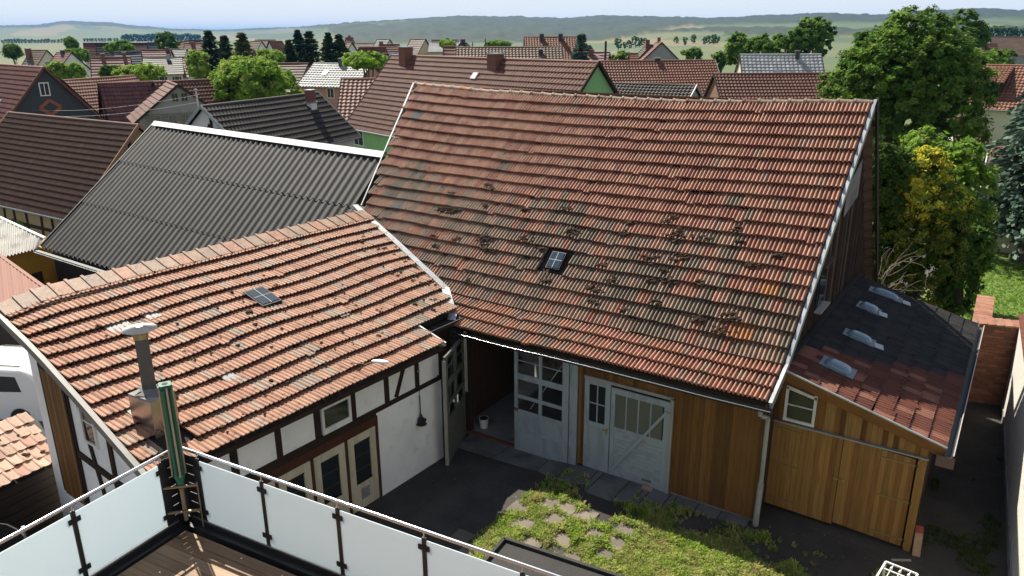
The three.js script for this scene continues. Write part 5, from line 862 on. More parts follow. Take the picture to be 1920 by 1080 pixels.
single('garden_stake', 'green plastic garden stake leaning beside the workshop gable', 'stake', new MB(1).cyl(V(-5.0, -0.5, 8.95), V(-5.25, 1.45, 8.75), 0.03, 0.022, 8), mat([0.06, 0.3, 0.16], 0.5));
// ---------------------------------------------------------------- parked car
{
  const c = thing('parked_car', 'white compact van parked on the lane behind the workshop', 'car', [-14.9, -0.5, 5.95], 0.5);
  const body = new THREE.Shape(); body.moveTo(-2.0, 0.28); body.lineTo(-2.05, 0.75); body.lineTo(-1.95, 1.0); body.lineTo(-1.05, 1.12); body.quadraticCurveTo(-0.55, 1.66, -0.1, 1.72); body.lineTo(1.45, 1.7); body.quadraticCurveTo(1.85, 1.62, 1.98, 1.15); body.lineTo(2.05, 0.75); body.lineTo(2.02, 0.28); body.lineTo(1.62, 0.28); body.absarc(1.28, 0.32, 0.35, 0, Math.PI, false); body.lineTo(-0.95, 0.28); body.absarc(-1.3, 0.32, 0.35, 0, Math.PI, false); body.lineTo(-2.0, 0.28);
  const g = new THREE.ExtrudeGeometry(body, { depth: 1.5, bevelEnabled: true, bevelThickness: 0.1, bevelSize: 0.08, bevelSegments: 4, curveSegments: 16 }); g.translate(0, 0, -0.75);
  part(c, 'body', g, mat([0.78, 0.78, 0.77], 0.3, { clearcoat: 1, clearcoatRoughness: 0.1 }));
  for (const s of [-1, 1]) { part(c, 'side_window', mb(1).hexa([V(-0.7, 1.12, s * 0.853), V(0.45, 1.12, s * 0.853), V(0.45, 1.12, s * 0.84), V(-0.7, 1.12, s * 0.84)], [V(-0.3, 1.58, s * 0.853), V(0.45, 1.6, s * 0.853), V(0.45, 1.6, s * 0.84), V(-0.3, 1.58, s * 0.84)]), M.glass); part(c, 'rear_side_window', mb(2).hexa([V(0.55, 1.12, s * 0.853), V(1.45, 1.14, s * 0.853), V(1.45, 1.14, s * 0.84), V(0.55, 1.12, s * 0.84)], [V(0.55, 1.6, s * 0.853), V(1.35, 1.58, s * 0.853), V(1.35, 1.58, s * 0.84), V(0.55, 1.6, s * 0.84)]), M.glass); part(c, 'roof_rail', mb(3).cyl(V(-0.1, 1.83, s * 0.66), V(1.4, 1.81, s * 0.66), 0.016, 0.016, 6), M.black); part(c, 'door_handle', mb(4).box(0.16, 0.03, 0.02, 0.3, 1.0, s * 0.855), M.whitePaint); }
  for (const x of [-1.3, 1.28]) for (const s of [-1, 1]) { const w = part(c, 'wheel', mb(5).cyl(V(x, 0.32, s * 0.66), V(x, 0.32, s * 0.86), 0.31, 0.31, 24), M.black); part(w, 'rim', mb(6).cyl(V(x, 0.32, s * 0.86), V(x, 0.32, s * 0.872), 0.19, 0.17, 16), M.zincDull); }
  part(c, 'tail_light', mb(7).box(0.03, 0.4, 0.1, 2.07, 0.85, 0.72), mat([0.4, 0.02, 0.02], 0.3)); part(c, 'tail_light', mb(7).box(0.03, 0.4, 0.1, 2.07, 0.85, -0.72), mat([0.4, 0.02, 0.02], 0.3)); part(c, 'bumper', mb(8).box(0.1, 0.25, 1.6, 2.06, 0.32, 0), mat([0.7, 0.7, 0.7], 0.4));
}
// ---------------------------------------------------------------- the village behind
const roofTone = { red: [0.16, 0.07, 0.05], brown: [0.1, 0.05, 0.036], dark: [0.055, 0.047, 0.042], rust: [0.235, 0.105, 0.068], grey: [0.1, 0.105, 0.105], rose: [0.22, 0.1, 0.085], pale: [0.4, 0.41, 0.42], wine: [0.17, 0.065, 0.055], tan: [0.18, 0.125, 0.095], slate: [0.075, 0.085, 0.1] };
const wallTone = { white: [0.7, 0.7, 0.68], cream: [0.6, 0.56, 0.42], beige: [0.52, 0.48, 0.38], green: [0.24, 0.48, 0.2], pink: [0.52, 0.26, 0.21], grey: [0.3, 0.3, 0.29], slate: [0.05, 0.057, 0.066], brick: [0.22, 0.12, 0.08], wood: [0.24, 0.13, 0.06], ochre: [0.36, 0.27, 0.14] };
const wallMat = {}, roofMatC = {};
const wallM = (k) => (wallMat[k] ??= mat(wallTone[k], 0.9, { map: T.plaster })), roofM = (gloss) => (roofMatC[gloss] ??= mat([1, 1, 1], gloss, { vertexColors: true, map: T.mottle, specularIntensity: gloss < 0.55 ? 1 : 0.4 }));
const paneM = mat([0.035, 0.045, 0.055], 0.1), frameM = mat([0.72, 0.72, 0.7], 0.6), chimM = mat([0.2, 0.085, 0.06], 0.9, { map: T.mottleFine });
// one roof slope of stepped courses; detail 2: every tile has its wave, 1: courses only
function slope(L, r0, r1, col, detail, seed, tw = 0.23, rh = 0.36) {                                                // r0: [y, z] ridge, r1: [y, z] eaves
  const g = mb(seed), len = Math.hypot(r0[0] - r1[0], r0[1] - r1[1]), rows = Math.max(4, Math.round(len / rh)), n = detail > 1 ? Math.round(L / tw) : Math.max(3, Math.round(L / 1.6)), rr = rng(seed);
  const ny = Math.abs(r1[1] - r0[1]) / len, nz = Math.sign(r1[1] - r0[1]) * (r0[0] - r1[0]) / len, lip = detail > 1 ? 0.065 : 0.06;
  const q = (x, v, k) => V(x, mix(r0[0], r1[0], v) + ny * k - 0.05 * Math.sin(Math.PI * (x / L + 0.5)) * (1 - v), mix(r0[1], r1[1], v) + nz * k), flip = r1[1] < r0[1];
  const add = (a, b, c, d) => (flip ? g.quad(b, a, d, c) : g.quad(a, b, c, d));
  for (let j = 0; j < rows; j++) for (let i = 0; i < n; i++) {
    const t = 0.8 + 0.4 * rr() * rr() + 0.12 * (rr() - 0.5); g.col = [col[0] * t, col[1] * t * (0.94 + 0.12 * rr()), col[2] * t];
    const x0 = -L / 2 + L * i / n, x2 = -L / 2 + L * (i + 1) / n, v0 = j / rows, v1 = (j + 1) / rows;
    if (detail > 1) { const x1 = mix(x0, x2, 0.55), h = 0.06; for (const [a, b, ha, hb] of [[x0, x1, 0, h], [x1, x2, h, 0]]) { add(q(a, v1, lip + ha), q(b, v1, lip + hb), q(b, v0, hb), q(a, v0, ha)); add(q(a, v1, ha - 0.01), q(b, v1, hb - 0.01), q(b, v1, lip + hb), q(a, v1, lip + ha)); } }
    else { add(q(x0, v1, lip), q(x2, v1, lip), q(x2, v0, 0), q(x0, v0, 0)); add(q(x0, v1, 0), q(x2, v1, 0), q(x2, v1, lip), q(x0, v1, lip)); }
  }
  return g;
}
let hs = 1;
function house(name, label, A, B, o, cat = 'house', group) {
  const mid = A.clone().add(B).multiplyScalar(0.5), d = B.clone().sub(A).setY(0), L = d.length(), turn = Math.atan2(-d.z, d.x), gr = o.ground ?? -1, hr = mid.y - gr, he = hr - o.drop, W = o.W, ov = o.over ?? 0.3, seed = hs++ * 13;
  const h = thing(name, label, cat, [mid.x, gr, mid.z], turn, group), det = o.detail ?? 1, slopeF = o.drop / W;
  const wm = wallM(o.wall), l2 = L / 2 - 0.05;
  const wall = mb(seed); wall.hexa([V(-l2, 0, W), V(l2, 0, W), V(l2, 0, -W), V(-l2, 0, -W)], [V(-l2, he - 0.06, W), V(l2, he - 0.06, W), V(l2, he - 0.06, -W), V(-l2, he - 0.06, -W)]);
  for (const s of [-1, 1]) { const a = V(s * l2, he - 0.06, s * W), b = V(s * l2, he - 0.06, -s * W), t = V(s * l2, hr - 0.1, 0); s > 0 ? wall.tri(a, b, t) : wall.tri(a, b, t); wall.quad(V(s * (l2 - 0.01), he - 0.06, W), V(s * (l2 - 0.01), he - 0.06, -W), V(s * (l2 - 0.01), hr - 0.1, 0), V(s * (l2 - 0.01), hr - 0.1, 0)); }
  part(h, 'wall', wall, wm);
  const col = roofTone[o.roof], LL = L + ov, e = (s) => [he - slopeF * ov, s * (W + ov)];
  for (const s of [1, -1]) part(h, 'roof_slope', slope(LL, [hr, 0], e(s), col, s > 0 ? det : 1, seed + s, o.tw, o.rh), roofM(o.gloss ?? 0.62));
  part(h, 'ridge', mb(seed).cyl(V(-LL / 2, hr + 0.0, 0), V(LL / 2, hr, 0), 0.1, 0.1, 8), mat(col, 0.8));
  for (const s of [-1, 1]) part(h, 'verge_board', mb(seed).beam(V(s * LL / 2, hr + 0.03, 0), V(s * LL / 2, he - slopeF * ov + 0.03, W + ov), 0.06, 0.16).beam(V(s * LL / 2, hr + 0.03, 0), V(s * LL / 2, he - slopeF * ov + 0.03, -W - ov), 0.06, 0.16), o.verge ?? M.darkWood);
  part(h, 'gutter', mb(seed).cyl(V(-LL / 2, he - slopeF * ov - 0.02, W + ov + 0.05), V(LL / 2, he - slopeF * ov - 0.02, W + ov + 0.05), 0.06, 0.06, 6), M.zincDull);
  for (const [f, u, y, w, hh] of o.win ?? []) {                                                                     // f: front, left or right wall
    const yy = y < 0 ? he + y : he + y, g = new THREE.Group(); g.name = 'window'; h.add(g);
    if (f === 'f') g.position.set(u * l2, yy, W); else { g.position.set(f === 'l' ? -l2 : l2, yy, u * W); g.rotation.y = f === 'l' ? -Math.PI / 2 : Math.PI / 2; }
    part(g, 'frame', mb(1).box(w + 0.16, hh + 0.16, 0.04, 0, -0.08, 0.01), o.frame ?? frameM); part(g, 'pane', mb(2).box(w, hh, 0.03, 0, 0, 0.03), paneM); part(g, 'glazing_bar', mb(3).box(0.05, hh, 0.02, 0, 0, 0.045), o.frame ?? frameM);
  }
  for (const [u, off, w, up, m] of o.chim ?? []) {                                                                  // along the ridge, down the slope
    const y = hr - Math.abs(off) * slopeF, c = part(h, 'chimney', mb(5).box(w, up + 0.5 + Math.abs(off) * slopeF * 0.3, w * 0.8, u * L / 2, y - 0.5, off), m ?? chimM); part(c, 'cap', mb(6).box(w + 0.1, 0.07, w * 0.8 + 0.1, u * L / 2, y + up + Math.abs(off) * slopeF * 0.3, off), M.zincDull);
  }
  for (const [u, v, w, hh, m] of o.sky ?? []) { const g = part(h, 'rooflight', mb(7).box(w, 0.08, hh, 0, 0, 0), m ?? mat([0.2, 0.24, 0.28], 0.15)); g.position.set(u * L / 2, mix(hr, e(1)[0], v) + 0.06, mix(0, W + ov, v)); g.rotation.x = Math.atan(slopeF); }
  if (o.timber) {
    const bm = o.beam ?? M.beam, b = (n, p, q, w = 0.16) => part(h, n, mb(8).beam(p, q, w, 0.06, V(0, 0, 1)), bm), z = W + 0.02;
    if (o.timber.includes('f')) { const n = Math.max(4, Math.round(L / 1.3)); for (let i = 0; i <= n; i++) b('timber_post', V(mix(-l2, l2, i / n), Math.max(0, he - 2.6), z), V(mix(-l2, l2, i / n) + (i % 3 === 1 ? 0.35 : 0), he - 0.1, z)); for (const y of [0.15, 1.3, 2.5]) b('timber_rail', V(-l2, he - y, z + 0.01), V(l2, he - y, z + 0.01)); }
    for (const [f, s] of [['l', -1], ['r', 1]]) if (o.timber.includes(f)) {
      const x = s * (l2 + 0.02), bb = (n, y0, z0, y1, z1) => part(h, n, mb(9).beam(V(x, y0, z0), V(x, y1, z1), 0.06, 0.15, V(0, 1, 0).addScaledVector(V(0, 0, 1), Math.abs(z1 - z0) < 0.05 ? 3 : 0)), bm);
      bb('timber_rail', he, -W, he, W); bb('timber_rail', he - 1.4, -W, he - 1.4, W); for (const u of [-0.95, -0.4, 0.15, 0.6, 0.95]) bb('timber_post', Math.max(0, he - 2.6), u * W, hr - 0.15 - Math.abs(u) * o.drop, u * W); bb('timber_brace', he - 1.4, 0.15 * W, he, 0.9 * W); bb('timber_brace', he, -0.1 * W, hr - 0.9, 0.1 * W); bb('timber_rail', mix(he, hr, 0.5), -W * 0.5, mix(he, hr, 0.5), W * 0.5);
    }
  }
  return h;
}
const onLvl = (pxA, pyA, pxB, pyB, h) => [lvl(pxA, pyA, h), lvl(pxB, pyB, h)];
const flatFwd = V(CF.x, 0, CF.z).normalize(), flatRight = V(CR.x, 0, CR.z).normalize();
const far = (pl, pr, py, D, rot) => { const A = at(pl, py, D), a = rot * Math.PI / 180, len = (pr - pl) * D / 1438.78 / Math.cos(a); return rot >= 0 ? [A, A.clone().addScaledVector(flatRight, Math.cos(a) * len).addScaledVector(flatFwd, Math.sin(a) * len)] : (() => { const B = at(pr, py, D); return [B.clone().addScaledVector(flatRight, -Math.cos(a) * len).addScaledVector(flatFwd, -Math.sin(a) * len), B]; })(); };
const facing = (px, py, D, len, turn = 0) => { const A = at(px, py, D), d = V(A.x - EYE.x, 0, A.z - EYE.z).normalize().applyAxisAngle(V(0, 1, 0), turn); return [A, A.clone().addScaledVector(d, len)]; };
const orangeTile = mat([0.36, 0.2, 0.13], 0.7, { map: T.mottleFine });

house('brown_roof_farmhouse', 'brown-tiled farm building with half-timbered wall left of the corrugated hall', ...onLvl(20, 212, 257, 235, 5.25), { W: 3.9, drop: 4.0, ground: -2.2, wall: 'ochre', roof: 'brown', detail: 2, over: 0.35, timber: 'fr', gloss: 0.7, verge: orangeTile, win: [['f', 0.86, -2.0, 0.7, 0.9]] });
house('slate_gable_house', 'house with dark slate gable and orange diamond ornament', ...onLvl(-120, 113, 81, 127, 7.5), { W: 3.6, drop: 4.2, ground: -2, wall: 'slate', roof: 'wine', detail: 2, tw: 0.3, rh: 0.42, win: [['r', 0.05, 2.2, 0.55, 0.85]], verge: mat([0.14, 0.05, 0.035], 0.8), sky: [[0.75, 0.6, 0.5, 0.6]] });
{ const t = scene.children[scene.children.length - 1], L = t.children[0].geometry; L.computeBoundingBox(); const x = L.boundingBox.max.x + 0.03, m = mat([0.3, 0.1, 0.06], 0.9), yy = L.boundingBox.max.y - 2.85; const q = (a, b) => V(x, yy + b, a); part(t, 'diamond_ornament', mb(1).beam(q(-0.75, 0.0), q(0, 0.55), 0.03, 0.24, V(0, 1, 0)).beam(q(0, 0.55), q(0.75, 0), 0.03, 0.24, V(0, 1, 0)).beam(q(0.75, 0), q(0, -0.55), 0.03, 0.24, V(0, 1, 0)).beam(q(0, -0.55), q(-0.75, 0), 0.03, 0.24, V(0, 1, 0)), m); }
house('red_roof_outbuilding', 'long red-tiled outbuilding between the slate gable and the ruin', ...onLvl(120, 151, 250, 142, 6.0), { W: 3.4, drop: 2.9, ground: -2, wall: 'brick', roof: 'rust', detail: 2, tw: 0.3, rh: 0.42 });
house('wine_roof_barn', 'old barn with wine-red roof and brown boarded gable', ...onLvl(187, 157, 300, 153, 5.9), { W: 3.3, drop: 4.2, ground: -2, wall: 'wood', roof: 'wine', detail: 2, tw: 0.3, rh: 0.42, timber: 'l', gloss: 0.5, win: [['l', 0.3, -1.2, 0.7, 0.8]] });
house('long_brown_roof', 'brown-red roof running right from the ruined gable', ...onLvl(290, 154, 425, 148, 5.9), { W: 3.0, drop: 3.0, ground: -2, wall: 'brick', roof: 'red', detail: 2, tw: 0.3, rh: 0.42 });
{
  const [A, B] = facing(333, 160, 56, 6, 0.12), h = house('ruined_gable_house', 'derelict house with slatted grey gable and small broken windows', A, B, { W: 2.9, drop: 2.3, ground: -2, wall: 'grey', roof: 'red', detail: 2, tw: 0.3, rh: 0.42, over: 0.4, win: [['l', -0.1, 1.2, 0.35, 0.5], ['l', 0.12, 1.2, 0.35, 0.5], ['l', 0.4, -0.7, 0.6, 0.8], ['l', 0.08, -0.6, 0.35, 0.8], ['l', -0.22, -0.7, 0.5, 0.85], ['l', -0.62, -0.5, 0.6, 0.7]], frame: mat([0.2, 0.22, 0.11], 0.8) });
  const r = rng(5), g = [[0.2, 0.2, 0.19], [0.16, 0.16, 0.15], [0.25, 0.25, 0.23]].map((c) => wood(c, 0.9)), L = A.distanceTo(B) / 2, top = A.y + 2;
  for (let j = 0; j < 22; j++) { const y = 2.0 + j * 0.2, w = y > top - 2.2 ? Math.max(0.1, 2.6 * (top - y) / 2.2) : 2.6; if (y < top - 0.2) part(h, 'slat', mb(j).box(0.014, 0.15, w * (1.9 + 0.1 * r()), -L + 0.05 - 0.012, y, 0.1 * (r() - 0.5)), g[(r() * 3) | 0]); }
}
house('dark_tile_house', 'dark-tiled half-timbered house with tall chimney behind the hall', ...onLvl(380, 200, 593, 175, 6.25), { W: 2.6, drop: 2.3, ground: -1.6, wall: 'white', roof: 'dark', detail: 2, tw: 0.26, rh: 0.4, over: 0.35, timber: 'l', gloss: 0.55, chim: [[0.66, 0.75, 0.5, 0.75], [0.66, 0.78, 0.54, 0.05, frameM]], verge: M.zincDull });
house('pink_house', 'pink house with gleaming pale roof and dark chimney', ...onLvl(590, 119, 697, 120, 6.5), { W: 3.6, drop: 2.25, ground: -1.5, wall: 'pink', roof: 'pale', detail: 2, tw: 0.4, rh: 0.45, gloss: 0.5, chim: [[0.0, 0.3, 0.55, 0.7, mat([0.06, 0.07, 0.08], 0.6)]], sky: [[-0.35, 0.45, 0.6, 0.9]], win: [['f', -0.6, -1.4, 0.8, 1.0], ['f', 0.1, -1.4, 0.8, 1.0]], verge: M.darkWood });
house('low_brown_roof', 'brown ribbed roof left of the pink house', ...onLvl(487, 118.5, 577, 119, 6.3), { W: 3.2, drop: 3.0, ground: -1.5, wall: 'brick', roof: 'brown', detail: 1, rh: 0.5, sky: [[-0.5, 0.25, 0.4, 0.3], [0.3, 0.28, 0.4, 0.3]] });
house('small_ribbed_roof', 'small house end with light-ribbed brown roof beside the green house', ...onLvl(643, 148.5, 711, 148, 6.2), { W: 3.6, drop: 2.8, ground: -1, wall: 'green', roof: 'rose', detail: 2, tw: 0.36, rh: 0.42 });
house('green_house', 'long green house with brown-red roof and two brick chimneys', ...onLvl(737, 104, 1120, 117, 8.2), { W: 4.3, drop: 4.9, ground: -1, wall: 'green', roof: 'red', detail: 2, tw: 0.3, rh: 0.4, over: 0.3, chim: [[-0.78, 0.35, 0.9, 0.9], [0.2, 0.3, 0.9, 0.55]], sky: [[0.08, 0.22, 0.55, 0.5, mat([0.6, 0.6, 0.6], 0.3)]], win: [['f', -0.86, -1.5, 1.3, 1.1]] });
house('salmon_roof_barn', 'salmon-tiled barn roof right of the green gable', ...onLvl(1121, 115, 1338, 113, 7.1), { W: 4.2, drop: 3.8, ground: -0.5, wall: 'brick', roof: 'rust', detail: 2, tw: 0.3, rh: 0.38, verge: mat([0.4, 0.32, 0.28], 0.7), chim: [[0.02, -0.1, 0.5, 0.3, M.iron]] });
house('dark_annex_roof', 'low dark-tiled annex roof before the salmon barn roof', ...onLvl(1142, 156, 1303, 161, 6.0), { W: 2.4, drop: 1.6, ground: -0.5, wall: 'grey', roof: 'dark', detail: 2, tw: 0.3, rh: 0.38, verge: M.zinc });
house('brown_roof_barn', 'brown-tiled barn roof ending behind the big tree', ...onLvl(1341, 139, 1600, 137, 6.4), { W: 4.0, drop: 3.4, ground: -0.3, wall: 'brick', roof: 'red', detail: 2, tw: 0.3, rh: 0.38 });
house('striped_roof_house', 'house with silvery striped roof and three rooflights', ...onLvl(1389, 102.5, 1538, 102, 7.2), { W: 3.8, drop: 4.0, ground: 0, wall: 'cream', roof: 'pale', detail: 2, tw: 0.5, rh: 0.5, gloss: 0.4, chim: [[0.4, 0.4, 0.5, 0.7, mat([0.03, 0.03, 0.032], 0.6)]], sky: [[-0.12, 0.5, 0.8, 1.0], [0.25, 0.52, 0.5, 0.7], [0.68, 0.52, 0.6, 0.7]] });
house('grey_gable_house', 'house with plain grey gable and chimneys on the field edge', ...facing(1241, 80, 118, 8, 0.1), { W: 3.4, drop: 3.2, ground: 1, wall: 'grey', roof: 'wine', chim: [[0.2, 0, 0.6, 0.7]] });
house('pink_gable_house', 'pinkish gable just left of the plain grey gable', ...facing(1222, 84, 124, 8, 0.1), { W: 2.6, drop: 2.8, ground: 1, wall: 'pink', roof: 'dark', chim: [[-0.5, -0.5, 0.8, 1.1]], win: [['l', 0.2, 0.6, 0.6, 0.7]] });
// houses at the right edge
{
  const h = house('cream_dormer_house', 'cream house with salmon roof and dark boarded dormer at right', ...onLvl(1800, 121, 1960, 124, 6.8), { W: 4.6, drop: 3.4, ground: 0, wall: 'cream', roof: 'rust', detail: 2, tw: 0.3, rh: 0.4, gloss: 0.6 });
  part(h, 'dormer_front', mb(1).box(4.2, 1.3, 0.1, -1.2, 4.15, 3.4), M.darkWood); part(h, 'dormer_cheek', mb(2).hexa([V(0.85, 4.15, 3.4), V(0.9, 4.15, 3.4), V(0.9, 4.6, 2.2), V(0.85, 4.6, 2.2)], [V(0.85, 5.45, 3.4), V(0.9, 5.45, 3.4), V(0.9, 6.2, 0.9), V(0.85, 6.2, 0.9)]), M.darkWood);
  const ds = part(h, 'dormer_roof', slope(4.6, [6.7, 0.2], [5.4, 3.7], roofTone.rust, 2, 77, 0.3, 0.4), roofM(0.62)); ds.position.x = -1.2; part(h, 'dormer_window', mb(3).box(0.7, 0.8, 0.06, 0.3, 4.4, 3.44), paneM);
}
house('half_timber_shed', 'small half-timbered shed with red tiles in front of the cream house', ...onLvl(1788, 220, 1843, 221, 3.7), { W: 1.7, drop: 1.7, ground: 0, wall: 'white', roof: 'rust', detail: 2, tw: 0.3, rh: 0.35, timber: 'f' }, 'shed');
house('white_verge_roof', 'dark red tiled shed roof with white verge behind the blue spruce', ...onLvl(1861, 277, 1990, 285, 4.45), { W: 2.5, drop: 1.9, ground: 0, wall: 'beige', roof: 'wine', detail: 2, tw: 0.3, rh: 0.38, verge: M.whitePaint }, 'shed');
house('hilltop_brown_house', 'brown-roofed house above the cream dormer house', ...far(1812, 1868, 82, 135, -18), { W: 4, drop: 3.6, ground: 1, wall: 'cream', roof: 'brown', chim: [[0.1, 0, 0.6, 0.6]], sky: [[0.5, 0.7, 0.6, 0.8]] });
house('hilltop_barn', 'wide grey-brown barn roof at the right field edge', ...far(1850, 1990, 70, 170, 6), { W: 6, drop: 3.5, ground: 2, wall: 'grey', roof: 'tan' }, 'barn');
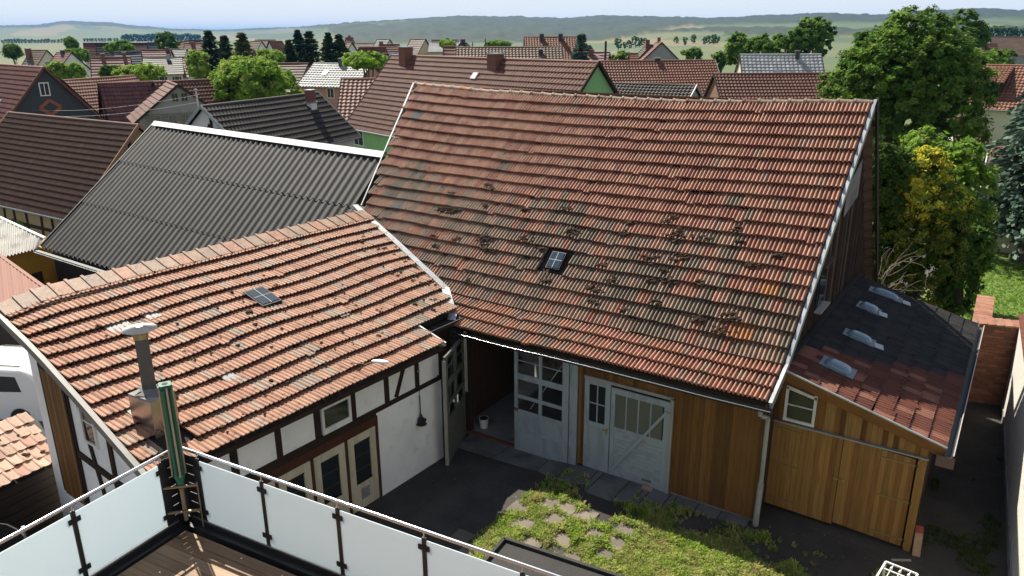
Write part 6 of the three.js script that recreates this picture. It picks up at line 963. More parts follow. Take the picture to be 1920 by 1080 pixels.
// rows of houses towards the plain: [name, label, left, right, height in view, depth, turn, options]
const rows = [
  ['beige_house', 'beige house with brown half-hipped roof and tall chimney far left', 50, 87, 94, 165, -24, { W: 4.2, drop: 4.6, wall: 'beige', roof: 'tan', chim: [[-0.7, 1.4, 1.0, 1.4]], win: [['r', 0.1, 1.2, 0.8, 1.0], ['r', -0.5, -1.2, 0.8, 1.0]], sky: [[-0.3, 0.6, 0.5, 0.7], [0.1, 0.62, 0.5, 0.7]] }],
  ['white_house', 'white house with dark rose roof and two gable windows', 100, 133, 98.5, 158, -24, { W: 3.9, drop: 3.6, wall: 'white', roof: 'rose', chim: [[-0.2, 0.1, 0.7, 0.5, M.iron]], win: [['r', 0.35, 0.2, 0.7, 0.9], ['r', -0.3, 0.2, 0.7, 0.9], ['f', -0.5, -1.6, 0.8, 1.0], ['f', 0.3, -1.6, 0.8, 1.0]] }],
  ['wine_roof_house', 'white-gabled house with wine-red roof and rooflight', 172, 231, 108, 116, 22, { W: 3.6, drop: 3.2, wall: 'white', roof: 'rose', win: [['l', -0.4, -1.2, 0.7, 1.0], ['l', 0.35, -1.2, 0.7, 1.0], ['l', 0, 1.3, 0.4, 0.6]], sky: [[0.2, 0.6, 0.6, 0.9]], chim: [[-0.4, 0.3, 0.5, 0.7], [0.75, 0.2, 0.5, 0.8]] }],
  ['grey_roof_house', 'cream house with flat-pitched grey roof and paired windows', 270, 329, 109, 110, 22, { W: 3.6, drop: 1.9, wall: 'cream', roof: 'grey', win: [['l', 0.1, 0.1, 0.5, 0.9], ['l', -0.2, 0.1, 0.5, 0.9], ['f', -0.3, -1.6, 0.7, 1.0], ['f', 0.0, -1.6, 0.7, 1.0], ['f', 0.55, -1.6, 0.6, 1.0], ['f', 0.8, -1.6, 0.6, 1.0]], chim: [[0.3, 0.4, 0.5, 0.5, M.zincDull]] }],
  ['rose_annex', 'rose-roofed annex right of the grey-roofed cream house', 333, 357, 107.5, 116, 8, { W: 3.0, drop: 2.4, wall: 'cream', roof: 'rose', chim: [[0.9, 0, 0.7, 0.6, M.iron]] }],
  ['dark_roof_house', 'large dark-roofed house with small white gable', 215, 256, 97, 142, 20, { W: 5.6, drop: 5.4, wall: 'white', roof: 'slate', win: [['l', 0, 2.2, 0.5, 0.7]], sky: [[0.8, 0.75, 0.5, 0.7]] }],
  ['long_red_house', 'long low house with plain wine-red roof in the middle row', 257, 316, 94, 150, 8, { W: 4.6, drop: 4.0, wall: 'cream', roof: 'wine', chim: [[0.8, 0, 0.6, 0.4]] }],
  ['blue_grey_house', 'low blue-grey house with tiny rooflights before the round tree', 316, 348, 92, 170, 4, { W: 3.5, drop: 2.6, wall: 'white', roof: 'grey', sky: [[-0.3, 0.6, 0.5, 0.6], [0.3, 0.6, 0.5, 0.6]] }],
  ['row_house', 'leftmost house of the far row, white gable and brown roof', 157, 178, 80.5, 225, 24, { W: 4.6, drop: 5.0, wall: 'white', roof: 'wine', win: [['l', 0.2, 0.6, 0.8, 1.0], ['l', -0.4, 0.6, 0.8, 1.0]] }],
  ['row_house', 'second house of the far row, cream gable and black roof', 180, 207, 80.5, 220, 24, { W: 5, drop: 5.4, wall: 'beige', roof: 'dark', win: [['l', 0.2, 0.6, 0.8, 1.0], ['l', -0.4, 0.6, 0.8, 1.0]] }],
  ['row_house', 'third house of the far row with blue-grey roof', 208, 240, 81, 228, 24, { W: 4.2, drop: 4.4, wall: 'white', roof: 'slate', chim: [[0.5, 0, 0.8, 0.6, M.iron]] }],
  ['row_house', 'fourth house of the far row, cream gable and dark brown roof', 243, 274, 80.5, 226, 24, { W: 4.4, drop: 4.6, wall: 'cream', roof: 'brown', win: [['l', 0.2, -0.8, 0.8, 1.0]] }],
  ['row_house', 'last house of the far row, white gable beside the round tree', 277, 292, 79.5, 222, 30, { W: 4.0, drop: 4.2, wall: 'white', roof: 'slate', win: [['l', 0, 1.2, 0.8, 1.0]], chim: [[0.9, 0, 0.8, 0.6, M.iron]] }],
  ['brick_red_house', 'brick-red roof just right of the round tree', 330, 352, 77.5, 225, 10, { W: 4.5, drop: 4.2, wall: 'white', roof: 'rust' }],
  ['black_roof_house', 'black-roofed house peeping over the orange-brown roof', 350, 378, 75.5, 235, 12, { W: 4, drop: 4, wall: 'white', roof: 'dark' }],
  ['orange_brown_house', 'orange-brown roofed house left of the dark spruces', 347, 376, 81, 188, 10, { W: 5, drop: 4.6, wall: 'white', roof: 'rust', chim: [[-0.1, 0.2, 0.8, 0.4]] }],
  ['tan_roof_house', 'white house with tan roof right of the spruces', 468, 490, 77.5, 205, -26, { W: 4.4, drop: 5, wall: 'white', roof: 'tan' }],
  ['dark_back_house', 'dark roof behind the tan-roofed white house', 478, 515, 74.5, 235, -8, { W: 4, drop: 4, wall: 'white', roof: 'wine' }],
  ['small_white_gable', 'white gable with red-edged roof between two spruce groups', 505, 522, 77, 190, 48, { W: 3.6, drop: 4.4, wall: 'white', roof: 'rust', win: [['l', 0.3, -0.6, 0.8, 0.9], ['l', -0.3, -0.6, 0.8, 0.9], ['l', 0, 1.8, 0.6, 0.8]] }],
  ['pointed_red_roof', 'steep orange-red roof above the twin spruces', 650, 659, 70, 215, 30, { W: 4.2, drop: 4.2, wall: 'beige', roof: 'rust', chim: [[0, 0, 0.6, 0.5]] }],
  ['grey_gable_row_house', 'pale gabled house with rose roof right of the twin spruces', 644, 659, 79.5, 175, -34, { W: 3.8, drop: 4.4, wall: 'white', roof: 'rose', win: [['r', 0, 1.2, 0.6, 1.0]] }],
  ['tan_long_house', 'low tan roof between pale gable and slate roof', 666, 700, 81, 210, 4, { W: 4, drop: 3, wall: 'beige', roof: 'tan' }],
  ['slate_row_house', 'cream-gabled house with slate roof below the hill', 706, 730, 74, 205, -28, { W: 4.4, drop: 4.0, wall: 'cream', roof: 'slate' }],
  ['solar_house', 'red-roofed house with blue solar panels', 713, 745, 83.5, 128, 18, { W: 4.6, drop: 3.6, wall: 'cream', roof: 'red', sky: [[0.15, 0.45, 1.2, 1.1, mat([0.12, 0.2, 0.34], 0.12)], [0.65, 0.45, 1.0, 1.1, mat([0.12, 0.2, 0.34], 0.12)], [0.3, 0.75, 1.2, 1.1, mat([0.12, 0.2, 0.34], 0.12)]], chim: [[-0.9, 0, 0.6, 0.4]] }],
  ['white_gable_house', 'white-gabled house with brown-red roof left of the green house', 676, 716, 89, 104, 30, { W: 3.6, drop: 3.6, wall: 'white', roof: 'red', win: [['l', 0, 0.9, 0.5, 0.7]], detail: 1 }],
  ['brown_gable_house', 'brown-roofed yellow house above the green house chimney', 770, 797, 73.5, 180, -28, { W: 3.8, drop: 3.6, wall: 'cream', roof: 'brown', sky: [[-0.1, 0.6, 0.5, 1.0]], win: [['f', -0.4, -1.4, 0.7, 0.9]] }],
  ['pale_hall', 'flat pale-roofed hall behind the green house roof', 806, 866, 81.5, 145, 3, { W: 6, drop: 1.3, wall: 'cream', roof: 'pale' }],
  ['black_ridge_house', 'long black roof behind the pale hall', 811, 858, 75, 180, 4, { W: 4, drop: 3, wall: 'beige', roof: 'dark', chim: [[0.2, 0, 0.6, 0.4]] }],
  ['small_yellow_gable', 'small yellow gable with black roof right of the pale hall', 866, 873, 80.5, 140, 40, { W: 2.6, drop: 1.6, wall: 'cream', roof: 'dark', chim: [[-0.5, 0, 0.7, 0.6, M.iron]] }],
  ['long_grey_brown_roof', 'long grey-brown roof line behind the green house ridge', 858, 1052, 89, 92, 2, { W: 3.6, drop: 3.0, wall: 'grey', roof: 'tan', detail: 2, tw: 0.4, rh: 0.4, chim: [[0.6, 1.0, 0.5, 0.3, M.iron]] }],
  ['brown_stub_roof', 'short brown roof at the left end of the grey-brown roof', 834, 857, 87.5, 98, 2, { W: 3.0, drop: 2.6, wall: 'beige', roof: 'red' }],
  ['big_brown_roof', 'big brown roof with two dark chimneys beside the spruce', 985, 1086, 69.5, 112, 2, { W: 5.4, drop: 4.6, wall: 'white', roof: 'rust', detail: 2, tw: 0.4, rh: 0.42, ground: 0, chim: [[-0.4, 0.5, 0.6, 0.7, M.iron], [0.3, 0.5, 0.6, 0.7, M.iron]] }],
  ['dark_gable_shed', 'small dark gable right of the single spruce', 1092, 1106, 86, 125, 34, { W: 2.8, drop: 2.4, wall: 'grey', roof: 'dark', ground: 0 }],
  ['pale_roof_cottage', 'low cottage with pale rose roof beside the black pole', 1097, 1141, 98, 108, -16, { W: 2.6, drop: 2.0, wall: 'white', roof: 'rose', ground: 0, gloss: 0.4, chim: [[-0.4, 0.5, 0.6, 0.6]] }],
  ['rust_stub_roof', 'small orange-brown roof left of the pink gable', 1181, 1194, 100, 122, 0, { W: 2.6, drop: 2.2, wall: 'pink', roof: 'rust', ground: 0 }],
];
for (const [n, l, a, b, y, D, rot, o] of rows) house(n, l, ...far(a, b, y, D, rot), { ground: -2, detail: 1, rh: 0.6, over: 0.4, ...o }, 'house', 'houses towards the plain');
// poles and cables
{
  const top = at(1136, 77, 88), p = thing('utility_pole', 'black utility pole above the salmon barn roof', 'pole', [top.x, -0.5, top.z]); part(p, 'shaft', mb(1).cyl(V(0, 0, 0), V(0, top.y + 0.5, 0), 0.16, 0.13, 10), M.iron); part(p, 'lamp_arm', mb(2).beam(V(0, top.y - 1.2, 0), V(-0.8, top.y - 1.1, 0.2), 0.05, 0.05), M.iron); part(p, 'lamp_head', mb(3).box(0.4, 0.1, 0.2, -0.9, top.y - 1.15, 0.2), mat([0.6, 0.6, 0.6], 0.4));
  for (const [i, l] of [[0, 'short dark pole above the grey-brown roof line'], [1, 'thin aerial mast behind the small yellow gable']]) { const t = at(i ? 886 : 910, i ? 79 : 72, 120), q = thing('mast', l, 'pole', [t.x, -1, t.z]); part(q, 'shaft', mb(1).cyl(V(0, 0, 0), V(0, t.y + 1, 0), 0.09, 0.07, 8), M.iron); part(q, 'crossarm', mb(2).beam(V(-0.4, t.y + 0.6, 0), V(0.4, t.y + 0.6, 0), 0.06, 0.06), M.iron); }
  for (const [a, b, l] of [[[0, 204, 60], [372, 178, 50], 'upper sagging cable across the slate gable'], [[0, 214, 60], [372, 192, 50], 'lower sagging cable across the slate gable']]) {
    const A = at(...a), B = at(...b), pts = []; for (let k = 0; k <= 14; k++) { const p = A.clone().lerp(B, k / 14); p.y -= 0.5 * Math.sin(Math.PI * k / 14); pts.push(p); } single('overhead_cable', l, 'cable', new MB(1).tube(pts, 0.012, 5), M.zincDull);
  }
  const t = at(372, 186, 49), q = thing('roof_mast', 'bent pale service mast before the dark-tiled house', 'mast', [t.x, 0, t.z]); part(q, 'pipe', mb(1).tube([V(0.3, 3, 0.2), V(0.2, t.y - 0.9, 0.1), V(-0.1, t.y - 0.5, 0), V(-0.15, t.y + 0.6, 0)], 0.06, 8), mat([0.5, 0.48, 0.42], 0.6)); part(q, 'insulator', mb(2).box(0.25, 0.12, 0.12, -0.15, t.y + 0.5, 0), M.zincDull);
}
// ---------------------------------------------------------------- trees and shrubs
const leafMatC = {};
const leafM = (k) => (leafMatC[k] ??= mat([1, 1, 1], 1, { vertexColors: true, transmission: k, thickness: 0, ior: 1.2, specularIntensity: 0.25 }));
function crown({ lobes, n, size, cols, seed, per = 60, spread = 0.5, slim = 0.6, up = 0.35, shell = 0.78 }) {
  const r = rng(seed), P = [], N = [], K = [], g = () => (r() + r() + r() - 1.5) / 1.5, vol = lobes.map((l) => Math.pow(l[3] * l[4] * l[5], 0.66)), tot = vol.reduce((a, b) => a + b), clumps = Math.max(1, Math.round(n / per));
  const a = V(0, 0, 0), b = V(0, 0, 0), nn = V(0, 0, 0), out = V(0, 0, 0);
  for (let c = 0; c < clumps; c++) {
    let t = r() * tot, li = 0; while (t > vol[li] && li < lobes.length - 1) t -= vol[li++];
    const [lx, ly, lz, rx, ry, rz] = lobes[li]; out.set(g(), g() * 0.9 + 0.12, g()).normalize(); const k = shell + (1.06 - shell) * r();
    const cx = lx + out.x * rx * k, cy = ly + out.y * ry * k, cz = lz + out.z * rz * k, base = cols[(r() * cols.length) | 0], tone = 0.78 + 0.44 * r(), sp = spread * (0.6 + 0.8 * r());
    for (let i = 0; i < per; i++) {
      const x = cx + g() * sp, y = cy + g() * sp * 0.75, z = cz + g() * sp, s = size * (0.6 + 0.8 * r());
      nn.set(out.x * 0.5 + g() * 0.8, out.y * 0.4 + up + g() * 0.7, out.z * 0.5 + g() * 0.8).normalize();
      a.set(g(), g(), g()).cross(nn).normalize(); b.copy(nn).cross(a);
      const q = (u, v, w) => P.push(x + a.x * u * s + b.x * v * s + nn.x * w * s, y + a.y * u * s + b.y * v * s + nn.y * w * s, z + a.z * u * s + b.z * v * s + nn.z * w * s);
      q(-0.5, 0, 0.05); q(0, -slim / 2, -0.05); q(0.5, 0, 0.05); q(-0.5, 0, 0.05); q(0.5, 0, 0.05); q(0, slim / 2, -0.05);
      const j = tone * (0.85 + 0.3 * r()); for (let v = 0; v < 6; v++) { N.push(nn.x, nn.y, nn.z); K.push(base[0] * j, base[1] * j, base[2] * j); }
    }
  }
  const o = new THREE.BufferGeometry(); o.setAttribute('position', new THREE.Float32BufferAttribute(P, 3)); o.setAttribute('normal', new THREE.Float32BufferAttribute(N, 3)); o.setAttribute('color', new THREE.Float32BufferAttribute(K, 3)); return o;
}
const bark = mat([0.09, 0.07, 0.05], 0.95, { map: T.grain, bumpMap: T.grainBump, bumpScale: 0.02 });
const PAL = {
  deep: [[0.075, 0.15, 0.02], [0.1, 0.18, 0.025], [0.06, 0.125, 0.018], [0.12, 0.2, 0.03]], fresh: [[0.21, 0.34, 0.04], [0.25, 0.38, 0.055], [0.17, 0.3, 0.035], [0.29, 0.38, 0.07]],
  spruce: [[0.045, 0.075, 0.026], [0.06, 0.095, 0.032], [0.035, 0.06, 0.022]], olive: [[0.12, 0.14, 0.04], [0.09, 0.11, 0.032], [0.15, 0.155, 0.05]], blue: [[0.11, 0.17, 0.12], [0.14, 0.2, 0.15], [0.085, 0.135, 0.095]],
  thuja: [[0.05, 0.1, 0.016], [0.065, 0.12, 0.02]], gold: [[0.6, 0.57, 0.05], [0.52, 0.52, 0.05], [0.66, 0.6, 0.065], [0.36, 0.43, 0.05]], goldBody: [[0.15, 0.2, 0.026], [0.11, 0.165, 0.022], [0.2, 0.23, 0.032]], mid: [[0.13, 0.23, 0.03], [0.16, 0.26, 0.04], [0.1, 0.195, 0.026]],
};
function tree(name, label, base, lobes, o, cat = 'tree', group) {                                                      // lobes are relative to the foot of the trunk
  const t = thing(name, label, cat, base.toArray(), 0, group), r = rng(o.seed), tr = mb(o.seed), top = lobes.reduce((m, l) => Math.max(m, l[1]), 0), rad = o.trunk ?? 0.2;
  tr.tube([V(0, -0.3, 0), V(rad * 0.2, top * 0.35, 0), V(0, top * 0.7, rad * 0.4)], [rad * 1.25, rad, rad * 0.5], 9);
  for (const [x, y, z, rx, ry] of lobes) tr.tube([V(0, top * (0.25 + 0.25 * r()), 0), V(x * 0.5, y - ry * 0.5, z * 0.5), V(x, y + ry * 0.3, z)], [rad * 0.55, rad * 0.3, rad * 0.08], 6);
  part(t, 'trunk', tr, bark); part(t, 'crown', crown({ lobes, ...o }), leafM(o.trans ?? 0.35)); return t;
}
function conifer(name, label, base, H, R, o, group) {                                                                    // whorls of drooping boughs
  const t = thing(name, label, 'conifer', base.toArray(), 0, group), r = rng(o.seed), P = [], N = [], K = [], low = o.low ?? 0.08, n = o.tiers ?? 22, dens = o.dens ?? 10, a = V(0, 0, 0), b = V(0, 0, 0), nn = V(0, 0, 0);
  for (let j = 0; j < n; j++) {
    const f = (j + 0.5 * r()) / n, y = H * mix(low, 0.985, f), len = R * Math.pow(1 - f, o.pow ?? 0.68) * (0.8 + 0.4 * r()) + 0.04 * R, m = Math.round(mix(o.boughs ?? 9, 4, f));
    for (let k = 0; k < m; k++) {
      const az = (k + r() * 0.8) / m * 6.283 + j * 1.3, L = len * (0.65 + 0.5 * r()), c = Math.cos(az), s = Math.sin(az), droop = o.droop ?? 0.3, tone = 0.75 + 0.5 * r(), col = o.cols[(r() * o.cols.length) | 0];
      for (let i = 0; i < dens; i++) {
        const u = (i + r()) / dens, d = L * u, w = L * 0.3 * (1.1 - u) + 0.05 * R, side = (r() - 0.5) * 2 * w, x = c * d - s * side, z = s * d + c * side, yy = y - droop * L * u * u + 0.1 * L * u - Math.abs(side) * 0.3 - r() * 0.08 * R;
        const q = o.size * (0.7 + 0.6 * r()); nn.set((r() - 0.5) * 2.4, 0.8, (r() - 0.5) * 2.4).normalize(); a.set(c + (r() - 0.5), -droop * 0.8, s + (r() - 0.5)).normalize(); b.copy(nn).cross(a).normalize();
        const p = (e, v) => P.push(x + a.x * e * q + b.x * v * q, yy + a.y * e * q + b.y * v * q, z + a.z * e * q + b.z * v * q);
        p(-0.5, 0); p(0.1, -0.3); p(0.6, 0); p(-0.5, 0); p(0.6, 0); p(0.1, 0.3);
        const kk = tone * (0.85 + 0.3 * r()); for (let v = 0; v < 6; v++) { N.push(nn.x, nn.y, nn.z); K.push(col[0] * kk, col[1] * kk, col[2] * kk); }
      }
    }
  }
  const g = new THREE.BufferGeometry(); g.setAttribute('position', new THREE.Float32BufferAttribute(P, 3)); g.setAttribute('normal', new THREE.Float32BufferAttribute(N, 3)); g.setAttribute('color', new THREE.Float32BufferAttribute(K, 3));
  part(t, 'trunk', mb(o.seed).cyl(V(0, -0.3, 0), V(0, H * 0.97, 0), R * 0.07 + 0.03, 0.02, 8), bark); part(t, 'boughs', g, leafM(0.15)); return t;
}
const foot = (px, py, D, y = 0) => { const p = at(px, py, D); p.y = y; return p; };
const ball = (px, py, D, rx, ry, y = 0, n = 5, seed = 1) => { const c = at(px, py, D), r = rng(seed * 97), l = [[0, c.y - y, 0, rx, ry, rx]]; for (let i = 0; i < n; i++) { const a = r() * 6.28, k = 0.45 + 0.35 * r(); l.push([Math.cos(a) * rx * 0.6, c.y - y + (r() - 0.4) * ry * 0.9, Math.sin(a) * rx * 0.6, rx * k, ry * k, rx * k]); } c.y = y; return [c, l]; };
// big tree behind the barn
{
  const c = at(1690, 165, 44), y = c.y; c.y = 0;
  tree('chestnut_tree', 'huge round dark green tree rising behind the barn ridge', c, [[0, y, 0, 3.4, 3.6, 3.2], [-1.9, y - 0.6, 0.8, 2.4, 2.5, 2.4], [2.2, y - 0.3, 0.2, 2.4, 2.6, 2.4], [0.3, y + 2.1, 0, 2.3, 2.1, 2.3], [-1.2, y + 1.4, 0.6, 2.0, 1.8, 2.0], [1.6, y + 1.4, 0.4, 1.9, 1.7, 2.0], [-2.6, y - 2.0, 1.2, 1.8, 1.7, 1.8], [2.9, y - 2.2, 0.8, 1.7, 1.8, 1.7], [0.5, y - 2.4, 1.6, 2.4, 1.8, 2.0], [-0.6, y + 0.3, 2.0, 2.0, 2.2, 1.6]], { n: 120000, size: 0.19, cols: PAL.mid.concat(PAL.deep), seed: 5, per: 80, spread: 0.4, trunk: 0.45 });
}
tree('lime_tree', 'tall round tree left of the huge tree', ...ball(1526, 76, 108, 2.9, 3.0, 0, 5, 3), { n: 16000, size: 0.4, cols: PAL.deep.concat(PAL.mid), seed: 7, spread: 0.45 });
tree('field_tree', 'bushy tree beside the striped roof', ...ball(1390, 98, 118, 2.4, 2.2, 0, 4, 4), { n: 7000, size: 0.45, cols: PAL.mid, seed: 8, spread: 0.6 });
tree('field_tree', 'low tree between the striped roof and the tall round tree', ...ball(1452, 90, 112, 3.4, 1.9, 0, 5, 5), { n: 8000, size: 0.45, cols: PAL.mid.concat(PAL.deep), seed: 9, spread: 0.6 });
tree('field_tree', 'small bush on the meadow left of the striped roof', ...ball(1352, 112, 125, 1.5, 1.2, 0, 3, 6), { n: 2600, size: 0.45, cols: PAL.deep, seed: 10, spread: 0.5 }, 'bush');
tree('field_tree', 'bush right of the grey gable on the field edge', ...ball(1297, 104, 130, 1.7, 1.2, 0, 3, 7), { n: 2600, size: 0.45, cols: PAL.mid, seed: 11, spread: 0.5 }, 'bush');
tree('field_tree', 'bush between cottage and pink gable', ...ball(1166, 108, 130, 1.6, 0.9, 0, 3, 8), { n: 2000, size: 0.4, cols: PAL.mid, seed: 12, spread: 0.5 }, 'bush');
tree('copse_tree', 'dark tree behind the right side of the huge tree', ...ball(1808, 68, 96, 2.4, 2.6, 0, 4, 9), { n: 7000, size: 0.4, cols: PAL.deep, seed: 13, spread: 0.5 });
tree('copse_tree', 'shrubbery in front of the brown hilltop house', ...ball(1850, 113, 92, 2.4, 1.3, 0, 4, 10), { n: 5000, size: 0.4, cols: PAL.mid, seed: 14, spread: 0.5 }, 'bush');
// bright maple bush above the ruined gable
tree('light_green_tree', 'broad light green tree behind the dark-tiled house', ...ball(468, 158, 72, 3.3, 2.3, -1.5, 8, 11), { n: 26000, size: 0.34, cols: PAL.fresh, seed: 15, spread: 0.5, per: 50, trans: 0.45 });
for (const [px, py, D, rx, ry, pal, l, k] of [[135, 84, 205, 2.2, 2.3, 'mid', 'round tree above the beige house', 1], [312, 80, 205, 3.6, 3.4, 'deep', 'round dark tree at the end of the far row', 2], [146, 106, 180, 3.2, 2.0, 'mid', 'loose tree behind the white rose-roofed house', 3], [128, 140, 100, 2.6, 1.7, 'fresh', 'bright bush before the white rose-roofed house', 4], [268, 140, 86, 3.4, 1.3, 'fresh', 'bright hedge below the grey-roofed cream house', 5], [375, 125, 96, 1.9, 2.4, 'fresh', 'bright shrub at the foot of the left spruces', 6], [510, 110, 120, 2.6, 1.6, 'fresh', 'light shrub between the two spruce groups', 7], [690, 114, 84, 3.0, 1.0, 'fresh', 'hedge between pink house and white gable', 8], [25, 98, 190, 2.4, 2.6, 'deep', 'tree at the far left edge of the village', 9], [228, 92, 170, 3.4, 1.8, 'mid', 'trees before the third far row house', 10], [838, 83, 130, 1.6, 0.6, 'fresh', 'shrub behind the green house ridge', 11], [930, 84, 140, 3.4, 0.8, 'mid', 'low shrubs left of the big brown roof', 12], [205, 140, 95, 0.9, 1.3, 'deep', 'small dark shrub below the wine-red roof', 13], [221, 140, 95, 0.9, 1.2, 'deep', 'second small dark shrub below the wine-red roof', 14]])
  tree('village_tree', l, ...ball(px, py, D, rx * 0.68, ry * 0.72, -2, 4, 20 + k), { n: D > 150 ? 4500 : 6000, size: D > 150 ? 0.6 : 0.38, cols: PAL[pal], seed: 30 + k, spread: D > 150 ? 0.8 : 0.5, per: 45 }, k === 5 || k === 8 ? 'hedge' : 'tree', 'trees among the houses');
// dark spruces on the left
[[389, 51, 130, 3.0, 'leftmost dark spruce of the left group'], [418, 61, 134, 2.6, 'shorter middle spruce of the left group'], [452, 55, 128, 3.4, 'broad olive spruce at the right of the left group', 'olive'], [557, 50, 134, 2.4, 'left of the two tall joined spruces', 'spruce'], [578, 52, 132, 2.6, 'right of the two tall joined spruces', 'spruce'], [540, 70, 130, 2.2, 'lower spruce left of the joined pair', 'spruce'], [614, 56, 126, 2.6, 'left tip of the twin spruce by the pink house', 'spruce'], [634, 59, 126, 2.8, 'right tip of the twin spruce by the pink house', 'spruce'], [1090, 57, 104, 2.3, 'single spruce beside the big brown roof', 'blue']].forEach(([px, py, D, R, l, pal], i) => { const t = at(px, py, D), H = t.y + 2; t.y = -2; conifer('spruce', l, t, H, R * 1.75, { pow: 0.85, droop: 0.12, seed: 60 + i, cols: PAL[pal ?? (i === 0 ? 'spruce' : 'olive')].concat(pal ? [] : PAL.spruce), size: 0.62, tiers: 30, boughs: 8, dens: 20, low: 0.05 }, 'spruces beyond the roofs'); });
// garden right of the barn
conifer('blue_spruce', 'blue-green spruce with sweeping boughs at the right edge', V(8.75, 0, -25.7), 9.0, 2.9, { seed: 91, cols: PAL.blue, size: 0.3, tiers: 30, boughs: 11, dens: 60, droop: 0.42, low: 0.2, pow: 0.55 });
tree('green_thuja', 'dark green columnar thuja against the barn gable', V(4.35, 0, -14.6), [[0, 2.6, 0, 0.95, 3.4, 0.95], [-0.3, 4.6, 0.1, 0.6, 1.7, 0.6], [0.5, 4.2, 0, 0.6, 1.7, 0.6]], { n: 34000, size: 0.12, cols: PAL.thuja, seed: 92, per: 40, spread: 0.2, slim: 0.45, up: 0.1, shell: 0.85 }, 'thuja');
tree('golden_thuja', 'golden-tipped thuja between green thuja and cherry tree', V(5.65, 0, -15.0), [[0, 2.4, 0, 1.25, 3.0, 1.25], [-0.1, 4.5, 0, 0.75, 1.5, 0.75], [0.7, 3.0, 0.3, 0.8, 2.0, 0.8], [-0.6, 2.8, 0.5, 0.7, 2.0, 0.7]], { n: 46000, size: 0.12, cols: PAL.goldBody.concat(PAL.thuja), seed: 93, per: 40, spread: 0.22, slim: 0.45, up: 0.1, shell: 0.85 }, 'thuja');
{ const t = scene.children[scene.children.length - 1]; part(t, 'golden_tips', crown({ lobes: [[-0.15, 4.9, 0.0, 0.75, 1.1, 0.75], [-0.35, 4.4, 0.4, 0.6, 0.9, 0.5], [0.75, 4.1, 0.3, 0.55, 0.8, 0.55], [0.1, 4.0, 0.7, 0.6, 0.9, 0.5]], n: 15000, size: 0.12, cols: PAL.gold, seed: 94, per: 36, spread: 0.2, slim: 0.45, up: 0.1, shell: 0.9 }), leafM(0.35)); }
tree('cherry_tree', 'leafy cherry tree with bright leaves behind the golden thuja', V(6.35, 0, -17.5), [[-0.8, 4.6, 0, 1.2, 1.4, 1.1], [0.2, 4.0, 0.3, 1.1, 1.6, 1.1], [0.55, 2.6, 0.4, 0.8, 1.7, 0.9], [-1.2, 5.5, 0, 0.8, 0.9, 0.8], [-0.1, 5.3, 0.2, 0.75, 0.8, 0.8]], { n: 10000, size: 0.21, cols: PAL.mid.concat(PAL.fresh), seed: 95, per: 26, spread: 0.32, slim: 0.5, up: 0.2, trans: 0.45 });
tree('laurel_bush', 'dark leafy shrub between cherry tree and lawn', V(7.0, 0, -15.6), [[0, 1.6, 0, 0.6, 1.6, 0.6], [0.3, 2.6, 0, 0.5, 0.9, 0.5]], { n: 5000, size: 0.2, cols: PAL.deep, seed: 96, per: 26, spread: 0.25 }, 'bush');
tree('weed_clump', 'bright green weeds growing at the back corner of the lean-to', V(7.35, 1.0, -9.15), [[0, 0.6, 0, 0.45, 0.4, 0.4], [-0.7, 0.75, 0, 0.35, 0.25, 0.3], [-1.5, 0.95, 0, 0.3, 0.2, 0.3]], { n: 1500, size: 0.13, cols: PAL.fresh, seed: 97, per: 14, spread: 0.2, trunk: 0.02 }, 'weeds');
tree('left_bush', 'sunlit green bush beside the grey corrugated shed', lvl(60, 442, -1).setY(-2), [[0, 1.7, 0, 1.0, 0.8, 0.8], [0.9, 1.5, 0.2, 0.8, 0.7, 0.7], [-0.8, 1.8, 0, 0.7, 0.6, 0.6]], { n: 4200, size: 0.2, cols: PAL.fresh, seed: 98, per: 30, spread: 0.26, trunk: 0.06 }, 'bush');
{ // dry climber on the rear corner of the barn
  const c = thing('dry_climber', 'bare tangled climber hanging on the rear corner of the barn', 'climber', [5.3, 0, -10.3]), r = rng(12);
  for (let k = 0; k < 30; k++) { const pts = [V((r() - 0.5) * 0.3, 1.0 + 2.2 * r(), (r() - 0.5) * 0.4)]; let d = V(r() - 0.35, 0.6 + 0.5 * r(), r() - 0.5); for (let i = 0; i < 6; i++) { d.add(V((r() - 0.4) * 0.8, (r() - 0.65) * 0.7, (r() - 0.5) * 0.8)).normalize(); pts.push(pts[i].clone().addScaledVector(d, 0.18 + 0.12 * r())); } part(c, 'twig', mb(k).tube(pts, [0.009, 0.008, 0.007, 0.006, 0.005, 0.004, 0.003], 5), mat([0.26, 0.22, 0.16], 0.9)); }
}
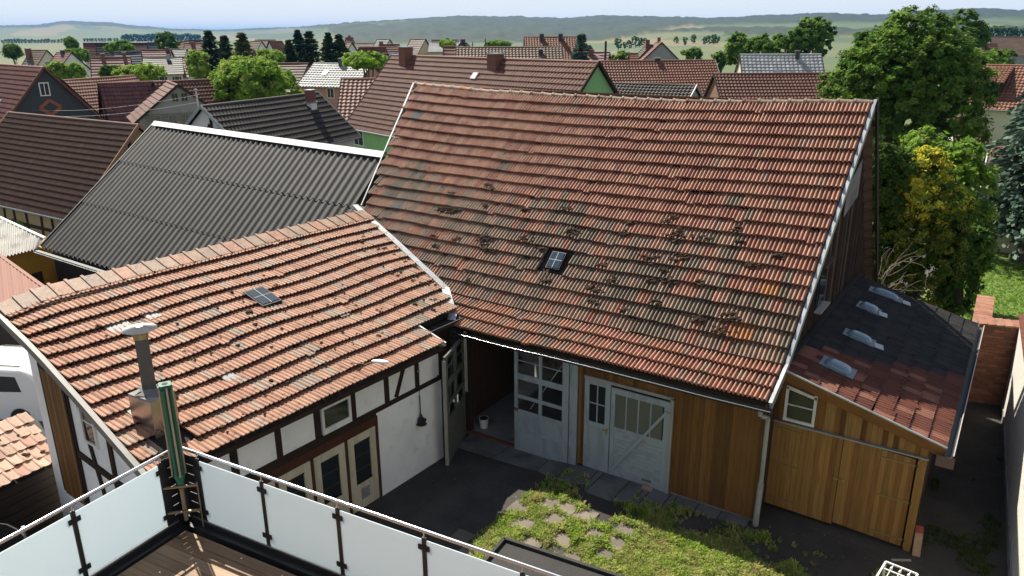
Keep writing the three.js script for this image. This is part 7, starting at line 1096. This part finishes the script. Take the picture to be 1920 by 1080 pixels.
// roadside trees far out on the plain, hedges of the fields
{
  const proto = crown({ lobes: [[0, 4, 0, 2.6, 3, 2.6], [1, 5, 0, 1.8, 2, 1.8]], n: 360, size: 1.3, cols: PAL.deep, seed: 71, per: 12, spread: 0.8 }), tr = mb(1).cyl(V(0, 0, 0), V(0, 3, 0), 0.3, 0.2, 6).geo();
  const ground = (p) => { const dx = p.x - 2, dz = p.z - 4, r = Math.hypot(dx, dz); return landY(p.x, p.z, Math.atan2(dx, -dz), r)[0]; };
  const put = (px, D, s, l, g, name) => { const p = at(px, 75, D); p.y = ground(p); const t = thing(name, l, 'tree', p.toArray(), px, g); part(t, 'trunk', tr, bark); part(t, 'crown', proto, leafM(0.35)); t.scale.setScalar(s); };
  for (let k = 0; k < 19; k++) put(4 + k * 6.1 + 1.5 * hash(k, 1, 1), 1500, 1.0 + 0.4 * hash(k, 2, 2), 'small roadside tree of the row left on the plain', 'roadside trees on the plain', 'roadside_tree');
  for (let k = 0; k < 12; k++) put(157 + k * 5.6 + 2 * hash(k, 4, 1), 1750, 1.2, 'small roadside tree of the row above the far houses', 'roadside trees above the far houses', 'roadside_tree');
  for (let k = 0; k < 26; k++) put(232 + k * 5.6 + 2 * hash(k, 5, 1), 1650, 2.0 + 0.5 * hash(k, 6, 1), 'tree of the wooded belt on the plain', 'wooded belt on the plain', 'belt_tree');
  for (let k = 0; k < 16; k++) put([1160, 1172, 1180, 1192, 1200, 1208, 1268, 1285, 1300, 1322, 1330, 1338, 1345, 1490, 1500, 1512][k], [560, 565, 560, 600, 610, 620, 620, 560, 610, 560, 570, 565, 580, 900, 905, 900][k], 0.7 + 0.5 * hash(k, 9, 1), 'bush in the field hedge on the green slope', 'field hedge on the slope', 'hedge_bush');
  for (let k = 0; k < 10; k++) put(1828 + k * 11 + 3 * hash(k, 7, 1), 520, 0.95 + 0.35 * hash(k, 8, 1), 'dark tree of the row along the right horizon', 'tree row on the right horizon', 'horizon_tree');
}
// ---------------------------------------------------------------- picture
scene.traverse((o) => { if (o.isMesh) { o.castShadow = true; o.receiveShadow = true; } });
renderer.render(scene, camera);
